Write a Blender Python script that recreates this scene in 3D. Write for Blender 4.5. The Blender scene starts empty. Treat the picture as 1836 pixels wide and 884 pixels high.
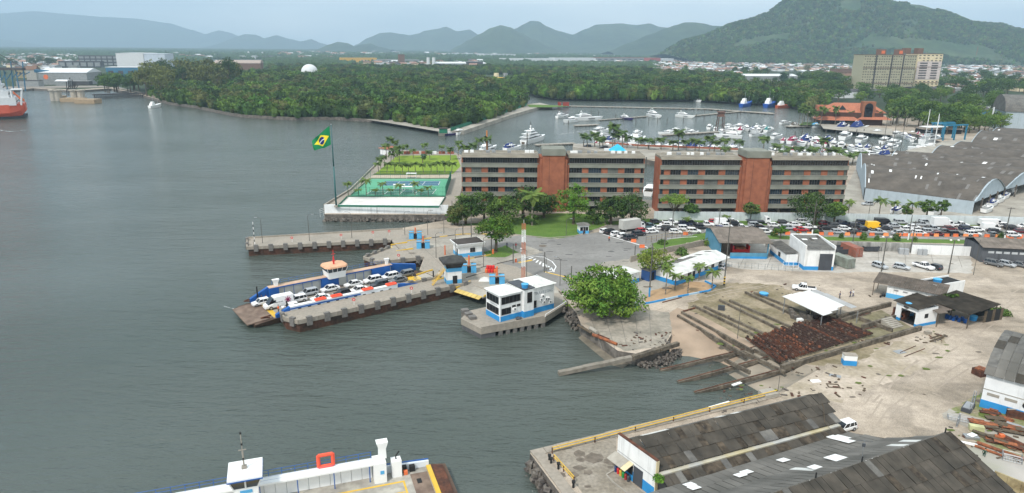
import bpy,math,random
import numpy as np
from mathutils import Vector,Matrix,noise
from mathutils.geometry import tessellate_polygon
random.seed(7)
S=bpy.context.scene
COL=S.collection
R_=math.radians
PI=math.pi
# ------------------------------------------------------------------ camera
F_=1224.0;CAMH=54.0
PITCH=math.atan(356/1224);ROLL=0.0085
fw=Vector((0,math.cos(PITCH),-math.sin(PITCH)))
u0=Vector((0,math.sin(PITCH),math.cos(PITCH)))
r0=Vector((1,0,0))
cr=r0*math.cos(ROLL)+u0*math.sin(ROLL)
cu=u0*math.cos(ROLL)-r0*math.sin(ROLL)
cam=bpy.data.cameras.new('camera')
cam.lens=24.0;cam.sensor_width=36.0;cam.clip_start=1.0;cam.clip_end=60000
cob=bpy.data.objects.new('camera',cam);COL.objects.link(cob)
m=Matrix((cr,cu,-fw)).transposed().to_4x4();m.translation=(0,0,CAMH)
cob.matrix_world=m
S.camera=cob
# ------------------------------------------------------------------ view, sun, sky
S.view_settings.view_transform='Standard';S.view_settings.look='None'
S.view_settings.gamma=1.0;S.view_settings.exposure=0.5;S.view_settings.use_curve_mapping=False
S.cycles.use_denoising=True
S.cycles.volume_bounces=0
S.cycles.max_bounces=5
S.cycles.diffuse_bounces=2
S.cycles.glossy_bounces=2
S.cycles.volume_step_rate=10
SUN_EL,SUN_AZ=R_(50),R_(218)  # azimuth measured clockwise from +Y
sun=bpy.data.lights.new('sun','SUN');sun.energy=2.6;sun.angle=R_(8);sun.color=(1.0,0.95,0.88)
so=bpy.data.objects.new('sun',sun);COL.objects.link(so)
sd=Vector((math.sin(SUN_AZ)*math.cos(SUN_EL),math.cos(SUN_AZ)*math.cos(SUN_EL),math.sin(SUN_EL)))
so.rotation_euler=(-sd).to_track_quat('-Z','Y').to_euler()
so.location=(0,0,300)
W=bpy.data.worlds.new("World");S.world=W;W.use_nodes=True
nt=W.node_tree;nt.nodes.clear()
def N(t,**k):
 n=nt.nodes.new(t)
 for a,b in k.items():setattr(n,a,b)
 return n
sky=N('ShaderNodeTexSky',sky_type='NISHITA',sun_disc=False,sun_elevation=SUN_EL,sun_rotation=SUN_AZ,altitude=50,air_density=1.2,dust_density=2.0)
tc=N('ShaderNodeTexCoord')
mp=N('ShaderNodeMapping');mp.inputs['Scale'].default_value=(1.3,1.3,7.0)
nz=N('ShaderNodeTexNoise');nz.inputs['Scale'].default_value=1.1;nz.inputs['Detail'].default_value=6;nz.inputs['Roughness'].default_value=0.5
cr_=N('ShaderNodeValToRGB')
cr_.color_ramp.elements[0].position=0.38;cr_.color_ramp.elements[0].color=(4.9,6.25,7.1,1)
cr_.color_ramp.elements[1].position=0.66;cr_.color_ramp.elements[1].color=(10.4,10.9,10.8,1)
mx=N('ShaderNodeMix',data_type='RGBA');mx.inputs[0].default_value=0.9
bg=N('ShaderNodeBackground');bg.inputs['Strength'].default_value=0.105
wo=N('ShaderNodeOutputWorld')
L=nt.links.new
L(tc.outputs['Generated'],mp.inputs['Vector']);L(mp.outputs[0],nz.inputs['Vector'])
sx_=N('ShaderNodeSeparateXYZ');L(tc.outputs['Generated'],sx_.inputs[0]);ma_=N('ShaderNodeMath',operation='MULTIPLY_ADD');ma_.inputs[1].default_value=.16;L(sx_.outputs['X'],ma_.inputs[0]);L(nz.outputs['Fac'],ma_.inputs[2]);L(ma_.outputs[0],cr_.inputs[0]);L(sky.outputs[0],mx.inputs[6]);L(cr_.outputs[0],mx.inputs[7])
L(mx.outputs[2],bg.inputs['Color']);L(bg.outputs[0],wo.inputs['Surface'])
# ------------------------------------------------------------------ pixel -> place
def P(px,py,z=0.0):
 """the point at height z that the photograph shows at (px, py) (photo pixels)"""
 d=fw*F_+cr*(px-918)+cu*(442-py)
 t=(z-CAMH)/d.z
 return Vector((d.x*t,d.y*t,z))
def W_(px,py):return P(px,py,-2.3)
def HZ(b,py):
 """height above point b (x, y) at which row py is seen"""
 lo,hi=-5.0,400.0
 for _ in range(40):
  mid=(lo+hi)/2
  v=Vector((b[0],b[1],mid-CAMH));y=442-F_*v.dot(cu)/v.dot(fw)
  if y>py:lo=mid
  else:hi=mid
 return lo
def PD(px,py,Y):
 """the point at world distance Y that the photograph shows at (px, py)"""
 d=fw*F_+cr*(px-918)+cu*(442-py);t=Y/d.y
 return Vector((d.x*t,Y,CAMH+d.z*t))
def ang(a,b):return math.atan2(b[1]-a[1],b[0]-a[0])
def dist(a,b):return math.hypot(b[0]-a[0],b[1]-a[1])
# ------------------------------------------------------------------ meshes
class MB:
 def __init__(s):s.v=[];s.f=[];s.m=[]
 def face(s,pts,mi=0):
  n=len(s.v);s.v+=[tuple(p)for p in pts];s.f.append(tuple(range(n,n+len(pts))));s.m.append(mi)
 def box(s,c,d,rz=0,mi=0,tilt=None):
  x,y,z=d[0]/2,d[1]/2,d[2]/2
  M=Matrix.Rotation(rz,3,'Z')
  if tilt:M=M@Matrix.Rotation(tilt[1],3,tilt[0])
  n=len(s.v)
  for a in(-x,x):
   for b in(-y,y):
    for e in(-z,z):s.v.append(tuple(Vector(c)+M@Vector((a,b,e))))
  for q in((0,1,3,2),(4,6,7,5),(0,4,5,1),(2,3,7,6),(0,2,6,4),(1,5,7,3)):s.f.append(tuple(n+i for i in q));s.m.append(mi)
 def b2(s,x0,x1,y0,y1,z0,z1,mi=0):s.box(((x0+x1)/2,(y0+y1)/2,(z0+z1)/2),(x1-x0,y1-y0,z1-z0),0,mi)
 def prism(s,poly,z0,z1,mi=0,mt=None,bottom=True):
  poly=[tuple(p[:2])for p in poly]
  a=sum(poly[i][0]*poly[(i+1)%len(poly)][1]-poly[(i+1)%len(poly)][0]*poly[i][1]for i in range(len(poly)))
  if a<0:poly=poly[::-1]
  n=len(s.v);k=len(poly)
  s.v+=[(x,y,z0)for x,y in poly]+[(x,y,z1)for x,y in poly]
  tr=tessellate_polygon([[Vector((x,y,0))for x,y in poly]])
  for t in tr:
   p=[poly[i]for i in t]
   ar=(p[1][0]-p[0][0])*(p[2][1]-p[0][1])-(p[2][0]-p[0][0])*(p[1][1]-p[0][1])
   t=t if ar>0 else t[::-1]
   s.f.append(tuple(n+k+i for i in t));s.m.append(mi if mt is None else mt)
   if bottom:s.f.append(tuple(n+i for i in t[::-1]));s.m.append(mi)
  for i in range(k):
   j=(i+1)%k;s.f.append((n+i,n+j,n+k+j,n+k+i));s.m.append(mi)
 def sheet(s,poly,z,mi=0):
  poly=[(p[0],p[1],z)for p in poly]
  n=len(s.v);s.v+=poly
  for t in tessellate_polygon([[Vector(p)for p in poly]]):
   p=[poly[i]for i in t]
   ar=(p[1][0]-p[0][0])*(p[2][1]-p[0][1])-(p[2][0]-p[0][0])*(p[1][1]-p[0][1])
   t=t if ar>0 else t[::-1]
   s.f.append(tuple(n+i for i in t));s.m.append(mi)
 def tube(s,a,b,ra,rb=None,n=6,mi=0,cap=True):
  rb=ra if rb is None else rb
  a=Vector(a);b=Vector(b);d=(b-a)
  if d.length<1e-6:return
  q=d.to_track_quat('Z','Y');k=len(s.v)
  for c,r in((a,ra),(b,rb)):
   for i in range(n):
    s.v.append(tuple(c+q@Vector((r*math.cos(2*PI*i/n),r*math.sin(2*PI*i/n),0))))
  for i in range(n):j=(i+1)%n;s.f.append((k+i,k+j,k+n+j,k+n+i));s.m.append(mi)
  if cap:s.f.append(tuple(k+i for i in range(n))[::-1]);s.m.append(mi);s.f.append(tuple(k+n+i for i in range(n)));s.m.append(mi)
 def path(s,pts,r,n=5,mi=0,r1=None):
  r1=r if r1 is None else r1;k=max(1,len(pts)-1)
  for i in range(len(pts)-1):s.tube(pts[i],pts[i+1],r+(r1-r)*i/k,r+(r1-r)*(i+1)/k,n,mi)
 def lathe(s,prof,c=(0,0,0),n=10,mi=0):
  k=len(s.v)
  for r,z in prof:
   for i in range(n):s.v.append((c[0]+r*math.cos(2*PI*i/n),c[1]+r*math.sin(2*PI*i/n),c[2]+z))
  for a in range(len(prof)-1):
   for i in range(n):
    j=(i+1)%n;s.f.append((k+a*n+i,k+a*n+j,k+a*n+n+j,k+a*n+n+i));s.m.append(mi)
  s.f.append(tuple(k+i for i in range(n))[::-1]);s.m.append(mi)
  e=k+(len(prof)-1)*n;s.f.append(tuple(e+i for i in range(n)));s.m.append(mi)
 def loft(s,rings,mi=0,closed=True,caps=True):
  k=len(s.v);n=len(rings[0])
  for r in rings:s.v+=[tuple(p)for p in r]
  for a in range(len(rings)-1):
   for i in range(n if closed else n-1):
    j=(i+1)%n;s.f.append((k+a*n+i,k+a*n+j,k+a*n+n+j,k+a*n+n+i));s.m.append(mi)
  if caps:
   s.f.append(tuple(k+i for i in range(n))[::-1]);s.m.append(mi)
   e=k+(len(rings)-1)*n;s.f.append(tuple(e+i for i in range(n)));s.m.append(mi)
 def data(s,name):
  me=bpy.data.meshes.new(name);me.from_pydata(s.v,[],s.f)
  me.polygons.foreach_set('material_index',s.m);me.update()
  return me
def obj(name,mb,mats,parent=None,loc=None,rz=0,smooth=False,kind=None,label=None):
 me=mb.data(name)if isinstance(mb,MB)else mb
 if isinstance(mb,MB):
  for q in(mats if isinstance(mats,(list,tuple))else[mats]):me.materials.append(q)
  if smooth:me.polygons.foreach_set('use_smooth',[True]*len(me.polygons))
 o=bpy.data.objects.new(name,me);COL.objects.link(o)
 if parent:o.parent=parent
 if loc is not None:o.location=loc
 if rz:o.rotation_euler=(0,0,rz)
 if kind:o['kind']=kind
 if label:o['label']=label
 return o
def tag(o,label,cat,group=None):
 o['label']=label;o['category']=cat
 if group:o['group']=group
 return o
def thing(name,label,cat,loc=(0,0,0),rz=0,group=None):
 o=bpy.data.objects.new(name,None);COL.objects.link(o)
 o.empty_display_size=0.2
 o.location=loc;o.rotation_euler=(0,0,rz)
 return tag(o,label,cat,group)
def struct(name,mb,mats,smooth=False):return obj(name,mb,mats,kind='structure',smooth=smooth)
KIDS={}
def kids(o):
 return[c for c in o.children]
def dup(o,loc,rz=0,label=None,scale=None,group=None,parent=None,mats=None):
 """copies a thing, its parts and their sub-parts; mats = {part name: material}"""
 c=o.copy();COL.objects.link(c)
 if parent is None:
  c.location=loc;c.rotation_euler=(0,0,rz)
  if scale is not None:c.scale=scale if hasattr(scale,'__len__')else(scale,)*3
  if label:c['label']=label
  if group:c['group']=group
 else:c.parent=parent
 base=o.name.split('.')[0]
 if mats and base in mats and c.type=='MESH':
  c.material_slots[0].link='OBJECT';c.material_slots[0].material=mats[base]
 for ch in TREE.get(o.name,[]):dup(ch,None,parent=c,mats=mats)
 return c
TREE={}
def register(o):
 """remember a prototype's children so that copies need no search"""
 bpy.context.view_layer.update()
 st=[o]
 while st:
  a=st.pop();TREE[a.name]=list(a.children);st+=TREE[a.name]
 return o
 # ------------------------------------------------------------------ materials
MATS={}
def mat(name,col,rough=0.8,metal=0.0,var=0.15,vs=0.6,col2=None,cvs=0.15,bump=0.0,bs=3.0,spec=0.3,objvar=0.0,emis=None,detail=4,obj_space=False,lo=.38,hi=.62):
 if name in MATS:return MATS[name]
 m=bpy.data.materials.new(name);m.use_nodes=True;t=m.node_tree;n=t.nodes;l=t.links.new
 b=n['Principled BSDF'];b.inputs['Roughness'].default_value=rough;b.inputs['Metallic'].default_value=metal
 b.inputs['Specular IOR Level'].default_value=spec
 if obj_space:src=n.new('ShaderNodeTexCoord').outputs['Object']
 else:src=n.new('ShaderNodeNewGeometry').outputs['Position']
 a=n.new('ShaderNodeTexNoise');a.inputs['Scale'].default_value=vs;a.inputs['Detail'].default_value=detail;l(src,a.inputs['Vector'])
 base=n.new('ShaderNodeMix');base.data_type='RGBA'
 base.inputs[6].default_value=(*col,1);base.inputs[7].default_value=(*(col2 or col),1)
 if col2:
  c=n.new('ShaderNodeTexNoise');c.inputs['Scale'].default_value=cvs;c.inputs['Detail'].default_value=5;c.inputs['Roughness'].default_value=.6;l(src,c.inputs['Vector'])
  rmp=n.new('ShaderNodeMapRange');rmp.inputs['From Min'].default_value=lo;rmp.inputs['From Max'].default_value=hi
  l(c.outputs['Fac'],rmp.inputs['Value']);l(rmp.outputs[0],base.inputs[0])
 else:base.inputs[0].default_value=0
 mr=n.new('ShaderNodeMapRange');mr.inputs['From Min'].default_value=0.3;mr.inputs['From Max'].default_value=0.7
 mr.inputs['To Min'].default_value=1-var;mr.inputs['To Max'].default_value=1+var
 l(a.outputs['Fac'],mr.inputs['Value'])
 val=mr.outputs[0]
 if objvar:
  oi=n.new('ShaderNodeObjectInfo');r2=n.new('ShaderNodeMapRange');r2 .inputs['To Min'].default_value=1-objvar;r2 .inputs['To Max'].default_value=1+objvar
  l(oi.outputs['Random'],r2 .inputs['Value']);mu=n.new('ShaderNodeMath');mu.operation='MULTIPLY';l(val,mu.inputs[0]);l(r2 .outputs[0],mu.inputs[1]);val=mu.outputs[0]
 vm=n.new('ShaderNodeVectorMath');vm.operation='SCALE'
 l(base.outputs[2],vm.inputs[0]);l(val,vm.inputs['Scale']);l(vm.outputs[0],b.inputs['Base Color'])
 if bump:
  bt=n.new('ShaderNodeTexNoise');bt.inputs['Scale'].default_value=bs;bt.inputs['Detail'].default_value=5;l(src,bt.inputs['Vector'])
  bp=n.new('ShaderNodeBump');bp.inputs['Strength'].default_value=0.6;bp.inputs['Distance'].default_value=bump
  l(bt.outputs['Fac'],bp.inputs['Height']);l(bp.outputs[0],b.inputs['Normal'])
 if emis:b.inputs['Emission Color'].default_value=(*emis,1);b.inputs['Emission Strength'].default_value=1
 MATS[name]=m
 return m
def streaky(name,col,dark,amount=.5,zs=.12,hs=1.5,rough=.85):
 """weathered render or paint: vertical streaks of dirt of their own shape"""
 m=mat(name,col,rough,col2=dark,cvs=1.0,var=.07,lo=.62-amount*.25,hi=.8)
 n=m.node_tree.nodes;l=m.node_tree.links.new
 geo=[k for k in n if k.type=='NEW_GEOMETRY'][0]
 mp=n.new('ShaderNodeMapping');mp.inputs['Scale'].default_value=(hs,hs,zs);l(geo.outputs['Position'],mp.inputs['Vector'])
 tex=[k for k in n if k.type=='TEX_NOISE'][1];tex.inputs['Scale'].default_value=1.0;l(mp.outputs[0],tex.inputs['Vector'])
 return m
concrete=mat('concrete',(.31,.27,.225),.9,col2=(.27,.24,.20),cvs=.22,var=.13,vs=1.7,bump=.02)
conc_light=mat('concrete_light',(.38,.35,.30),.9,col2=(.27,.245,.21),cvs=.12,var=.1,vs=1.3)
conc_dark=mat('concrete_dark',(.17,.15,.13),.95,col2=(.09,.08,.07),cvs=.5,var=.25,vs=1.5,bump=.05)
conc_band=mat('concrete_band',(.235,.24,.205),.9,col2=(.18,.185,.155),cvs=.3,var=.08,vs=1.2)
rust=mat('rust',(.13,.05,.028),.9,col2=(.06,.03,.022),cvs=.8,var=.25,vs=3,bump=.03)
rust_bright=mat('rust_bright',(.32,.11,.045),.9,col2=(.15,.06,.035),cvs=1.2,var=.25,vs=3)
pier_wall=mat('pier_rust_wall',(.085,.04,.026),.9,col2=(.04,.028,.02),cvs=.35,var=.3,vs=2,bump=.05)
white=mat('white_paint',(.78,.78,.77),.55,var=.04,vs=.5)
white_wall=streaky('white_wall',(.74,.74,.73),(.42,.42,.40),.35)
white_dirty=streaky('white_wall_dirty',(.50,.53,.55),(.24,.25,.25),.8)
blue_wall=mat('blue_wall',(.03,.25,.55),.6,var=.1)
sky_blue=mat('light_blue_paint',(.09,.36,.62),.6,var=.1)
navy=mat('ferry_blue',(.012,.09,.33),.45,var=.12)
orange=mat('orange_plastic',(.68,.16,.055),.5,var=.08)
redp=mat('red_paint',(.6,.03,.03),.5,var=.1)
yellow=mat('yellow_paint',(.62,.39,.05),.6,var=.12)
cream=mat('cream_paint',(.62,.52,.33),.8,var=.1)
black=mat('black_rubber',(.015,.015,.016),.7,var=.1)
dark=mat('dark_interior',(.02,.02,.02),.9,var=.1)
dgrey=mat('dark_grey_paint',(.06,.065,.075),.6,var=.12)
steel=mat('galvanised_steel',(.35,.36,.37),.45,.6,var=.1)
polem=mat('pole_grey',(.10,.095,.085),.8,var=.15)
wood=mat('weathered_wood',(.10,.075,.05),.9,var=.25,vs=2)
glass=mat('dark_glass',(.012,.013,.016),.12,var=.1,spec=.6)
glass_b=mat('blue_glass',(.03,.045,.06),.1,var=.2,spec=.7)
brick=mat('red_brick',(.32,.115,.062),.85,col2=(.24,.085,.048),cvs=.5,var=.1,vs=2)
asphalt=mat('asphalt',(.235,.225,.212),.9,col2=(.18,.172,.162),cvs=.06,var=.1,vs=.9)
roof_dark=mat('fibre_cement_dark',(.078,.067,.054),.92,col2=(.036,.032,.026),cvs=.5,var=.22,vs=2,objvar=.13,lo=.35,hi=.68)
roof_grey=mat('fibre_cement_grey',(.15,.143,.13),.92,col2=(.10,.096,.09),cvs=.35,var=.2,vs=1.5,objvar=.1)
roof_moss=mat('fibre_cement_mossy',(.09,.07,.05),.95,col2=(.03,.024,.018),cvs=.9,var=.3,vs=2,objvar=.25)
roof_white=mat('roof_white',(.66,.66,.63),.8,col2=(.5,.5,.48),cvs=.5,var=.07)
roof_brown=mat('roof_brown',(.20,.165,.14),.9,col2=(.13,.11,.09),cvs=.4,var=.15)
tile=mat('clay_tile',(.43,.155,.085),.85,col2=(.33,.125,.075),cvs=.1,var=.15,vs=1)
bark=mat('bark',(.11,.085,.06),.95,var=.25,vs=2)
palmbark=mat('palm_trunk',(.19,.165,.13),.95,var=.2,vs=3)
hull_w=mat('gelcoat_white',(.80,.80,.79),.3,var=.03,spec=.5)
# ================================================================== WATER
def water_mat():
 m=bpy.data.materials.new('murky_water');m.use_nodes=True;n=m.node_tree.nodes;l=m.node_tree.links.new
 b=n['Principled BSDF'];b.inputs['Roughness'].default_value=.12;b.inputs['IOR'].default_value=1.45
 g=n.new('ShaderNodeNewGeometry')
 a=n.new('ShaderNodeTexNoise');a.inputs['Scale'].default_value=.012;a.inputs['Detail'].default_value=5;l(g.outputs['Position'],a.inputs['Vector'])
 rp=n.new('ShaderNodeValToRGB');rp.color_ramp.elements[0].position=.35;rp.color_ramp.elements[1].position=.65
 rp.color_ramp.elements[0].color=(.050,.066,.055,1);rp.color_ramp.elements[1].color=(.078,.090,.080,1)
 l(a.outputs['Fac'],rp.inputs[0]);l(rp.outputs[0],b.inputs['Base Color'])
 def wave(rot,sx,sy,det):
  mp=n.new('ShaderNodeMapping');mp.inputs['Rotation'].default_value=(0,0,rot);mp.inputs['Scale'].default_value=(sx,sy,1)
  l(g.outputs['Position'],mp.inputs['Vector'])
  t=n.new('ShaderNodeTexNoise');t.inputs['Scale'].default_value=1;t.inputs['Detail'].default_value=det;t.inputs['Roughness'].default_value=.6;l(mp.outputs[0],t.inputs['Vector'])
  return t.outputs['Fac']
 w1=wave(.5,.22,.8,7);w2=wave(.25,.09,.3,5);w3=wave(.35,.9,2.6,4)
 bp0=n.new('ShaderNodeBump');bp0 .inputs['Strength'].default_value=.8;bp0 .inputs['Distance'].default_value=.6;l(w1,bp0 .inputs['Height']);wp=wave(.3,.008,.02,3);wr=n.new('ShaderNodeMapRange');wr.inputs['From Min'].default_value=.38;wr.inputs['From Max'].default_value=.62;wr.inputs['To Min'].default_value=.25;wr.inputs['To Max'].default_value=1.0;l(wp,wr.inputs['Value']);l(wr.outputs[0],bp0 .inputs['Strength'])
 bp1=n.new('ShaderNodeBump');bp1 .inputs['Strength'].default_value=.6;bp1 .inputs['Distance'].default_value=1.4;l(w2,bp1 .inputs['Height']);l(bp0 .outputs[0],bp1 .inputs['Normal'])
 bp2=n.new('ShaderNodeBump');bp2 .inputs['Strength'].default_value=.7;bp2 .inputs['Distance'].default_value=.22;l(w3,bp2 .inputs['Height']);l(bp1 .outputs[0],bp2 .inputs['Normal'])
 l(bp2 .outputs[0],b.inputs['Normal'])
 return m
water=water_mat()
mb=MB();mb.sheet([(-15900,-300),(15900,-300),(15900,15900),(-15900,15900)],-2.3)
struct('water',mb,water)
# ================================================================== LAND
ground=mat('yard_dirt',(.40,.335,.27),.95,col2=(.26,.215,.165),cvs=.055,var=.12,vs=1.1,bump=.02,detail=8,lo=.40,hi=.66)
_n=ground.node_tree.nodes;_l=ground.node_tree.links.new;_b=_n['Principled BSDF'];_src=_b.inputs['Base Color'].links[0].from_socket;_g=[k for k in _n if k.type=='NEW_GEOMETRY'][0]
for _sc,_rot,_lo,_hi,_a in(((.05,.5,1),.55,.5,.7,.9),((5,5,5),0,.45,.6,.80),((.16,.16,1),0,.5,.6,.80),((.03,.35,1),-.35,.52,.7,.9)):
 _m=_n.new('ShaderNodeMapping');_m.inputs['Scale'].default_value=_sc;_m.inputs['Rotation'].default_value=(0,0,_rot);_l(_g.outputs['Position'],_m.inputs['Vector']);_t=_n.new('ShaderNodeTexNoise');_t.inputs['Scale'].default_value=1;_t.inputs['Detail'].default_value=5;_l(_m.outputs[0],_t.inputs['Vector'])
 _r=_n.new('ShaderNodeMapRange');_r.inputs['From Min'].default_value=_lo;_r.inputs['From Max'].default_value=_hi;_r.inputs['To Min'].default_value=1.05;_r.inputs['To Max'].default_value=_a;_l(_t.outputs['Fac'],_r.inputs['Value']);_v=_n.new('ShaderNodeVectorMath');_v.operation='SCALE';_l(_src,_v.inputs[0]);_l(_r.outputs[0],_v.inputs['Scale']);_src=_v.outputs[0]
_l(_src,_b.inputs['Base Color'])
farland=mat('far_ground',(.035,.055,.02),.95,col2=(.022,.036,.014),cvs=.004,var=.3,vs=.05)  # coloured dark so the gaps between crowns look shaded
grass=mat('grass',(.075,.14,.022),.95,col2=(.10,.17,.03),cvs=.3,var=.25,vs=3)
lawn=mat('mown_lawn',(.19,.27,.025),.95,col2=(.14,.22,.02),cvs=.08,var=.15,vs=1.5)
shore=[W_(*p)for p in((-200,175),(0,168),(60,162),(130,166),(200,162),(255,174),(305,188),(350,194),(410,207),(440,211),(530,216),(600,215),(680,220),(720,226),(790,237),
(850,226),(905,208),(945,193),(944,180),(925,167),(905,159),(878,154),(850,152),(850,148),(880,149),(915,157),(930,162),(960,173),(1000,179),
(1100,180),(1250,181),(1325,187),(1400,190),(1440,198),(1452,212),(1470,226),(1500,230),(1540,234),(1590,240),(1640,246),(1690,262),(1655,276),(1600,288))]
canal=[P(*p)for p in((1575,283),(1340,268),(1200,262),(1078,257),(1028,258),(1027,263),(1078,272),(1148,284))]
canal+=[Vector((100,300,0)),Vector((118,268,0)),Vector((112,251,0)),Vector((50,250,0)),Vector((-12,250,0)),Vector((-16,262,0)),P(833,287),P(826,277)]
club=[P(*p)for p in((700,271),(680,286),(655,316),(625,345))]+[W_(583,396),W_(803,397)]
south=[W_(815,404),P(708,411),P(703,432),P(716,446),P(760,462),P(752,484),P(790,500),P(844,508),P(856,514),P(905,533),P(975,545),P(1018,543),P(1034,562),P(1042,582),
P(1108,629),P(1140,634),P(1190,622),P(1204,600),P(1204,592),P(1235,590),P(1300,598),P(1352,622),P(1400,640),P(1468,662),P(1392,706),P(1275,736),P(950,812)]
south+=[Vector((12,60,0)),Vector((30,20,0)),Vector((60,-250,0)),Vector((15800,-250,0)),Vector((15800,15800,0)),Vector((-15800,15800,0)),Vector((-15800,shore[0].y,0))]
LANDP=shore+canal+club+south
mb=MB()
k=len(LANDP);mb.prism(LANDP,-6,0,1,0,bottom=False)
struct('ground',mb,[ground,conc_dark])
# far ground: green plain lies over the sheet beyond the marina
mb=MB()
n_poly=[W_(-200,173),W_(0,166),W_(60,160),W_(130,164),W_(200,160),W_(255,172)]+[Vector((s.x,s.y+.3,0))for s in shore[6:15]]+[P(850,223),P(905,205),P(941,190),P(940,180),P(921,166),P(902,158),P(876,153),P(848,152),P(848,147),P(880,147),P(915,155),P(930,160),P(960,171),P(1000,177),
P(1100,178),P(1250,179),P(1325,184),P(1400,187),P(1440,195),P(1460,200),P(1700,212),P(1836,232),P(2200,262),Vector((9000,900,0)),Vector((15700,900,0)),Vector((15700,15700,0)),Vector((-15700,15700,0)),Vector((-15700,n0:=1500,0))]
mb.sheet(n_poly,.012);struct('far_plain',mb,farland)
def rough(pts,amp,st=1.2):
 rn=random.Random(int(abs(pts[0].x*10)));out=[]
 for i,a in enumerate(pts):
  b=pts[(i+1)%len(pts)];k=max(1,int((b-a).length/st))
  for j in range(k):out.append(a.lerp(b,j/k)+Vector((rn.uniform(-amp,amp),rn.uniform(-amp,amp),0)))
 return out
ROUGH={'mossy_yard':.7,'scrap_yard_grass':.5,'grass_patch':.35,'slab':.22,'planting_bed':.1,'concrete_path':.35,'concrete_yard':.4,'service_yard':.5,'grass_verge':.12}
def sheet(name,pts,z,m,zz=0.0):
 pts=[P(*p,zz)if not isinstance(p,Vector)else p for p in pts]
 if name in ROUGH:pts=rough(pts,ROUGH[name])
 q=MB();q.sheet(pts,zz+z);return struct(name,q,m)
 # asphalt: ferry plaza and the avenue
plaza=[(862,432),(930,422),(1000,428),(1080,415),(1092,398),(1190,398),(1380,402),(1836,412),(2150,419),(2150,446),(1836,436),(1400,424),(1290,426),(1240,428),(1160,455),(1115,468),(1060,492),(1010,525),(990,508),(925,478),(852,462)]
sheet('road',plaza,.004,asphalt)
sheet('concrete_apron',[(704,412),(858,408),(925,421),(862,432),(852,463),(925,478),(990,508),(1008,530),(1018,543),(975,544),(905,532),(857,514),(845,508),(792,499),(754,483),(760,463),(718,446),(704,432)],.004,concrete)
for nm,q in(('ferry_lane',[(716,441),(850,420),(880,424),(868,431),(738,449)]),('ferry_lane',[(768,487),(935,437),(975,452),(800,497)]),('ferry_lane',[(858,511),(880,500),(990,505),(1003,525),(930,530)])):
 sheet(nm,q,.008,conc_light)
sheet('road_far_lane',[(1330,427),(1836,442),(2150,450),(2150,458),(1836,450),(1330,436)],.006,asphalt)
sheet('grass_verge',[(1360,421.5),(1836,433),(2150,440),(2150,447),(1836,440),(1360,428)],.012,grass)
sheet('grass_verge',[(1075,398),(1180,391),(1836,401),(2150,408),(2150,411),(1836,405),(1092,403)],.012,grass)
sheet('grass_patch',[(815,404),(1000,382),(1090,385),(1090,402),(1030,424),(985,428),(930,421),(862,405)],.010,grass)
sheet('grass_patch',[(868,452),(905,440),(930,452),(905,462),(872,461)],.012,grass)
sheet('grass_patch',[(1165,437),(1290,412),(1300,420),(1180,448)],.010,grass)
sheet('apartment_driveway',[(1180,374),(1520,374),(1545,300),(1560,300),(1640,395),(1180,391)],.008,conc_light)
sheet('boat_yard_pavement',[(1540,290),(1700,252),(1836,246),(2300,255),(2150,400),(1650,394),(1500,372)],.016,conc_light)
sheet('concrete_yard',[(1335,436),(1420,432),(1740,446),(1745,490),(1560,487),(1500,489),(1330,482),(1300,478),(1285,470)],.012,mat('pale_yard_concrete',(.44,.41,.37),.9,col2=(.31,.28,.24),cvs=.16,var=.12,vs=1.2,lo=.42,hi=.66))
sheet('planting_bed',[(1150,545),(1165,522),(1230,505),(1262,506),(1281,516),(1270,522),(1155,543)],.010,mat('bed_sand',(.37,.245,.14),.95,var=.15))
sheet('service_yard',[(1085,470),(1160,460),(1300,478),(1300,500),(1230,505),(1165,522),(1150,545),(1085,560),(1060,548),(1005,530)],.006,conc_light)
moss=mat('mossy_ground',(.17,.14,.08),.95,col2=(.30,.245,.17),cvs=.18,var=.2,vs=1.5)
sheet('mossy_yard',[(1290,505),(1400,512),(1480,560),(1620,590),(1560,640),(1472,658),(1402,637),(1356,618),(1250,566),(1232,550),(1255,530)],.004,moss)
sheet('mossy_yard',[(1560,640),(1640,590),(1700,600),(1660,660),(1500,720),(1390,712),(1420,690)],.006,mat('patchy_ground',(.27,.225,.155),.95,col2=(.44,.37,.30),cvs=.12,var=.18,vs=1.4))
sheet('scrap_yard_grass',[(1700,735),(1762,700),(1850,740),(1950,830),(1950,860),(1836,830),(1760,800)],.008,mat('scrub_grass',(.13,.17,.04),.95,col2=(.30,.25,.18),cvs=.3,var=.25,vs=3))
sheet('concrete_path',[(1688,748),(1700,733),(1790,760),(1850,790),(1850,820),(1740,770)],.012,conc_light)
sheet('concrete_path',[(1730,805),(1760,798),(1836,826),(1950,870),(1950,950),(1836,900)],.016,mat('gravel_yard',(.42,.39,.36),.95,col2=(.3,.29,.24),cvs=.15,var=.1))
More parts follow.
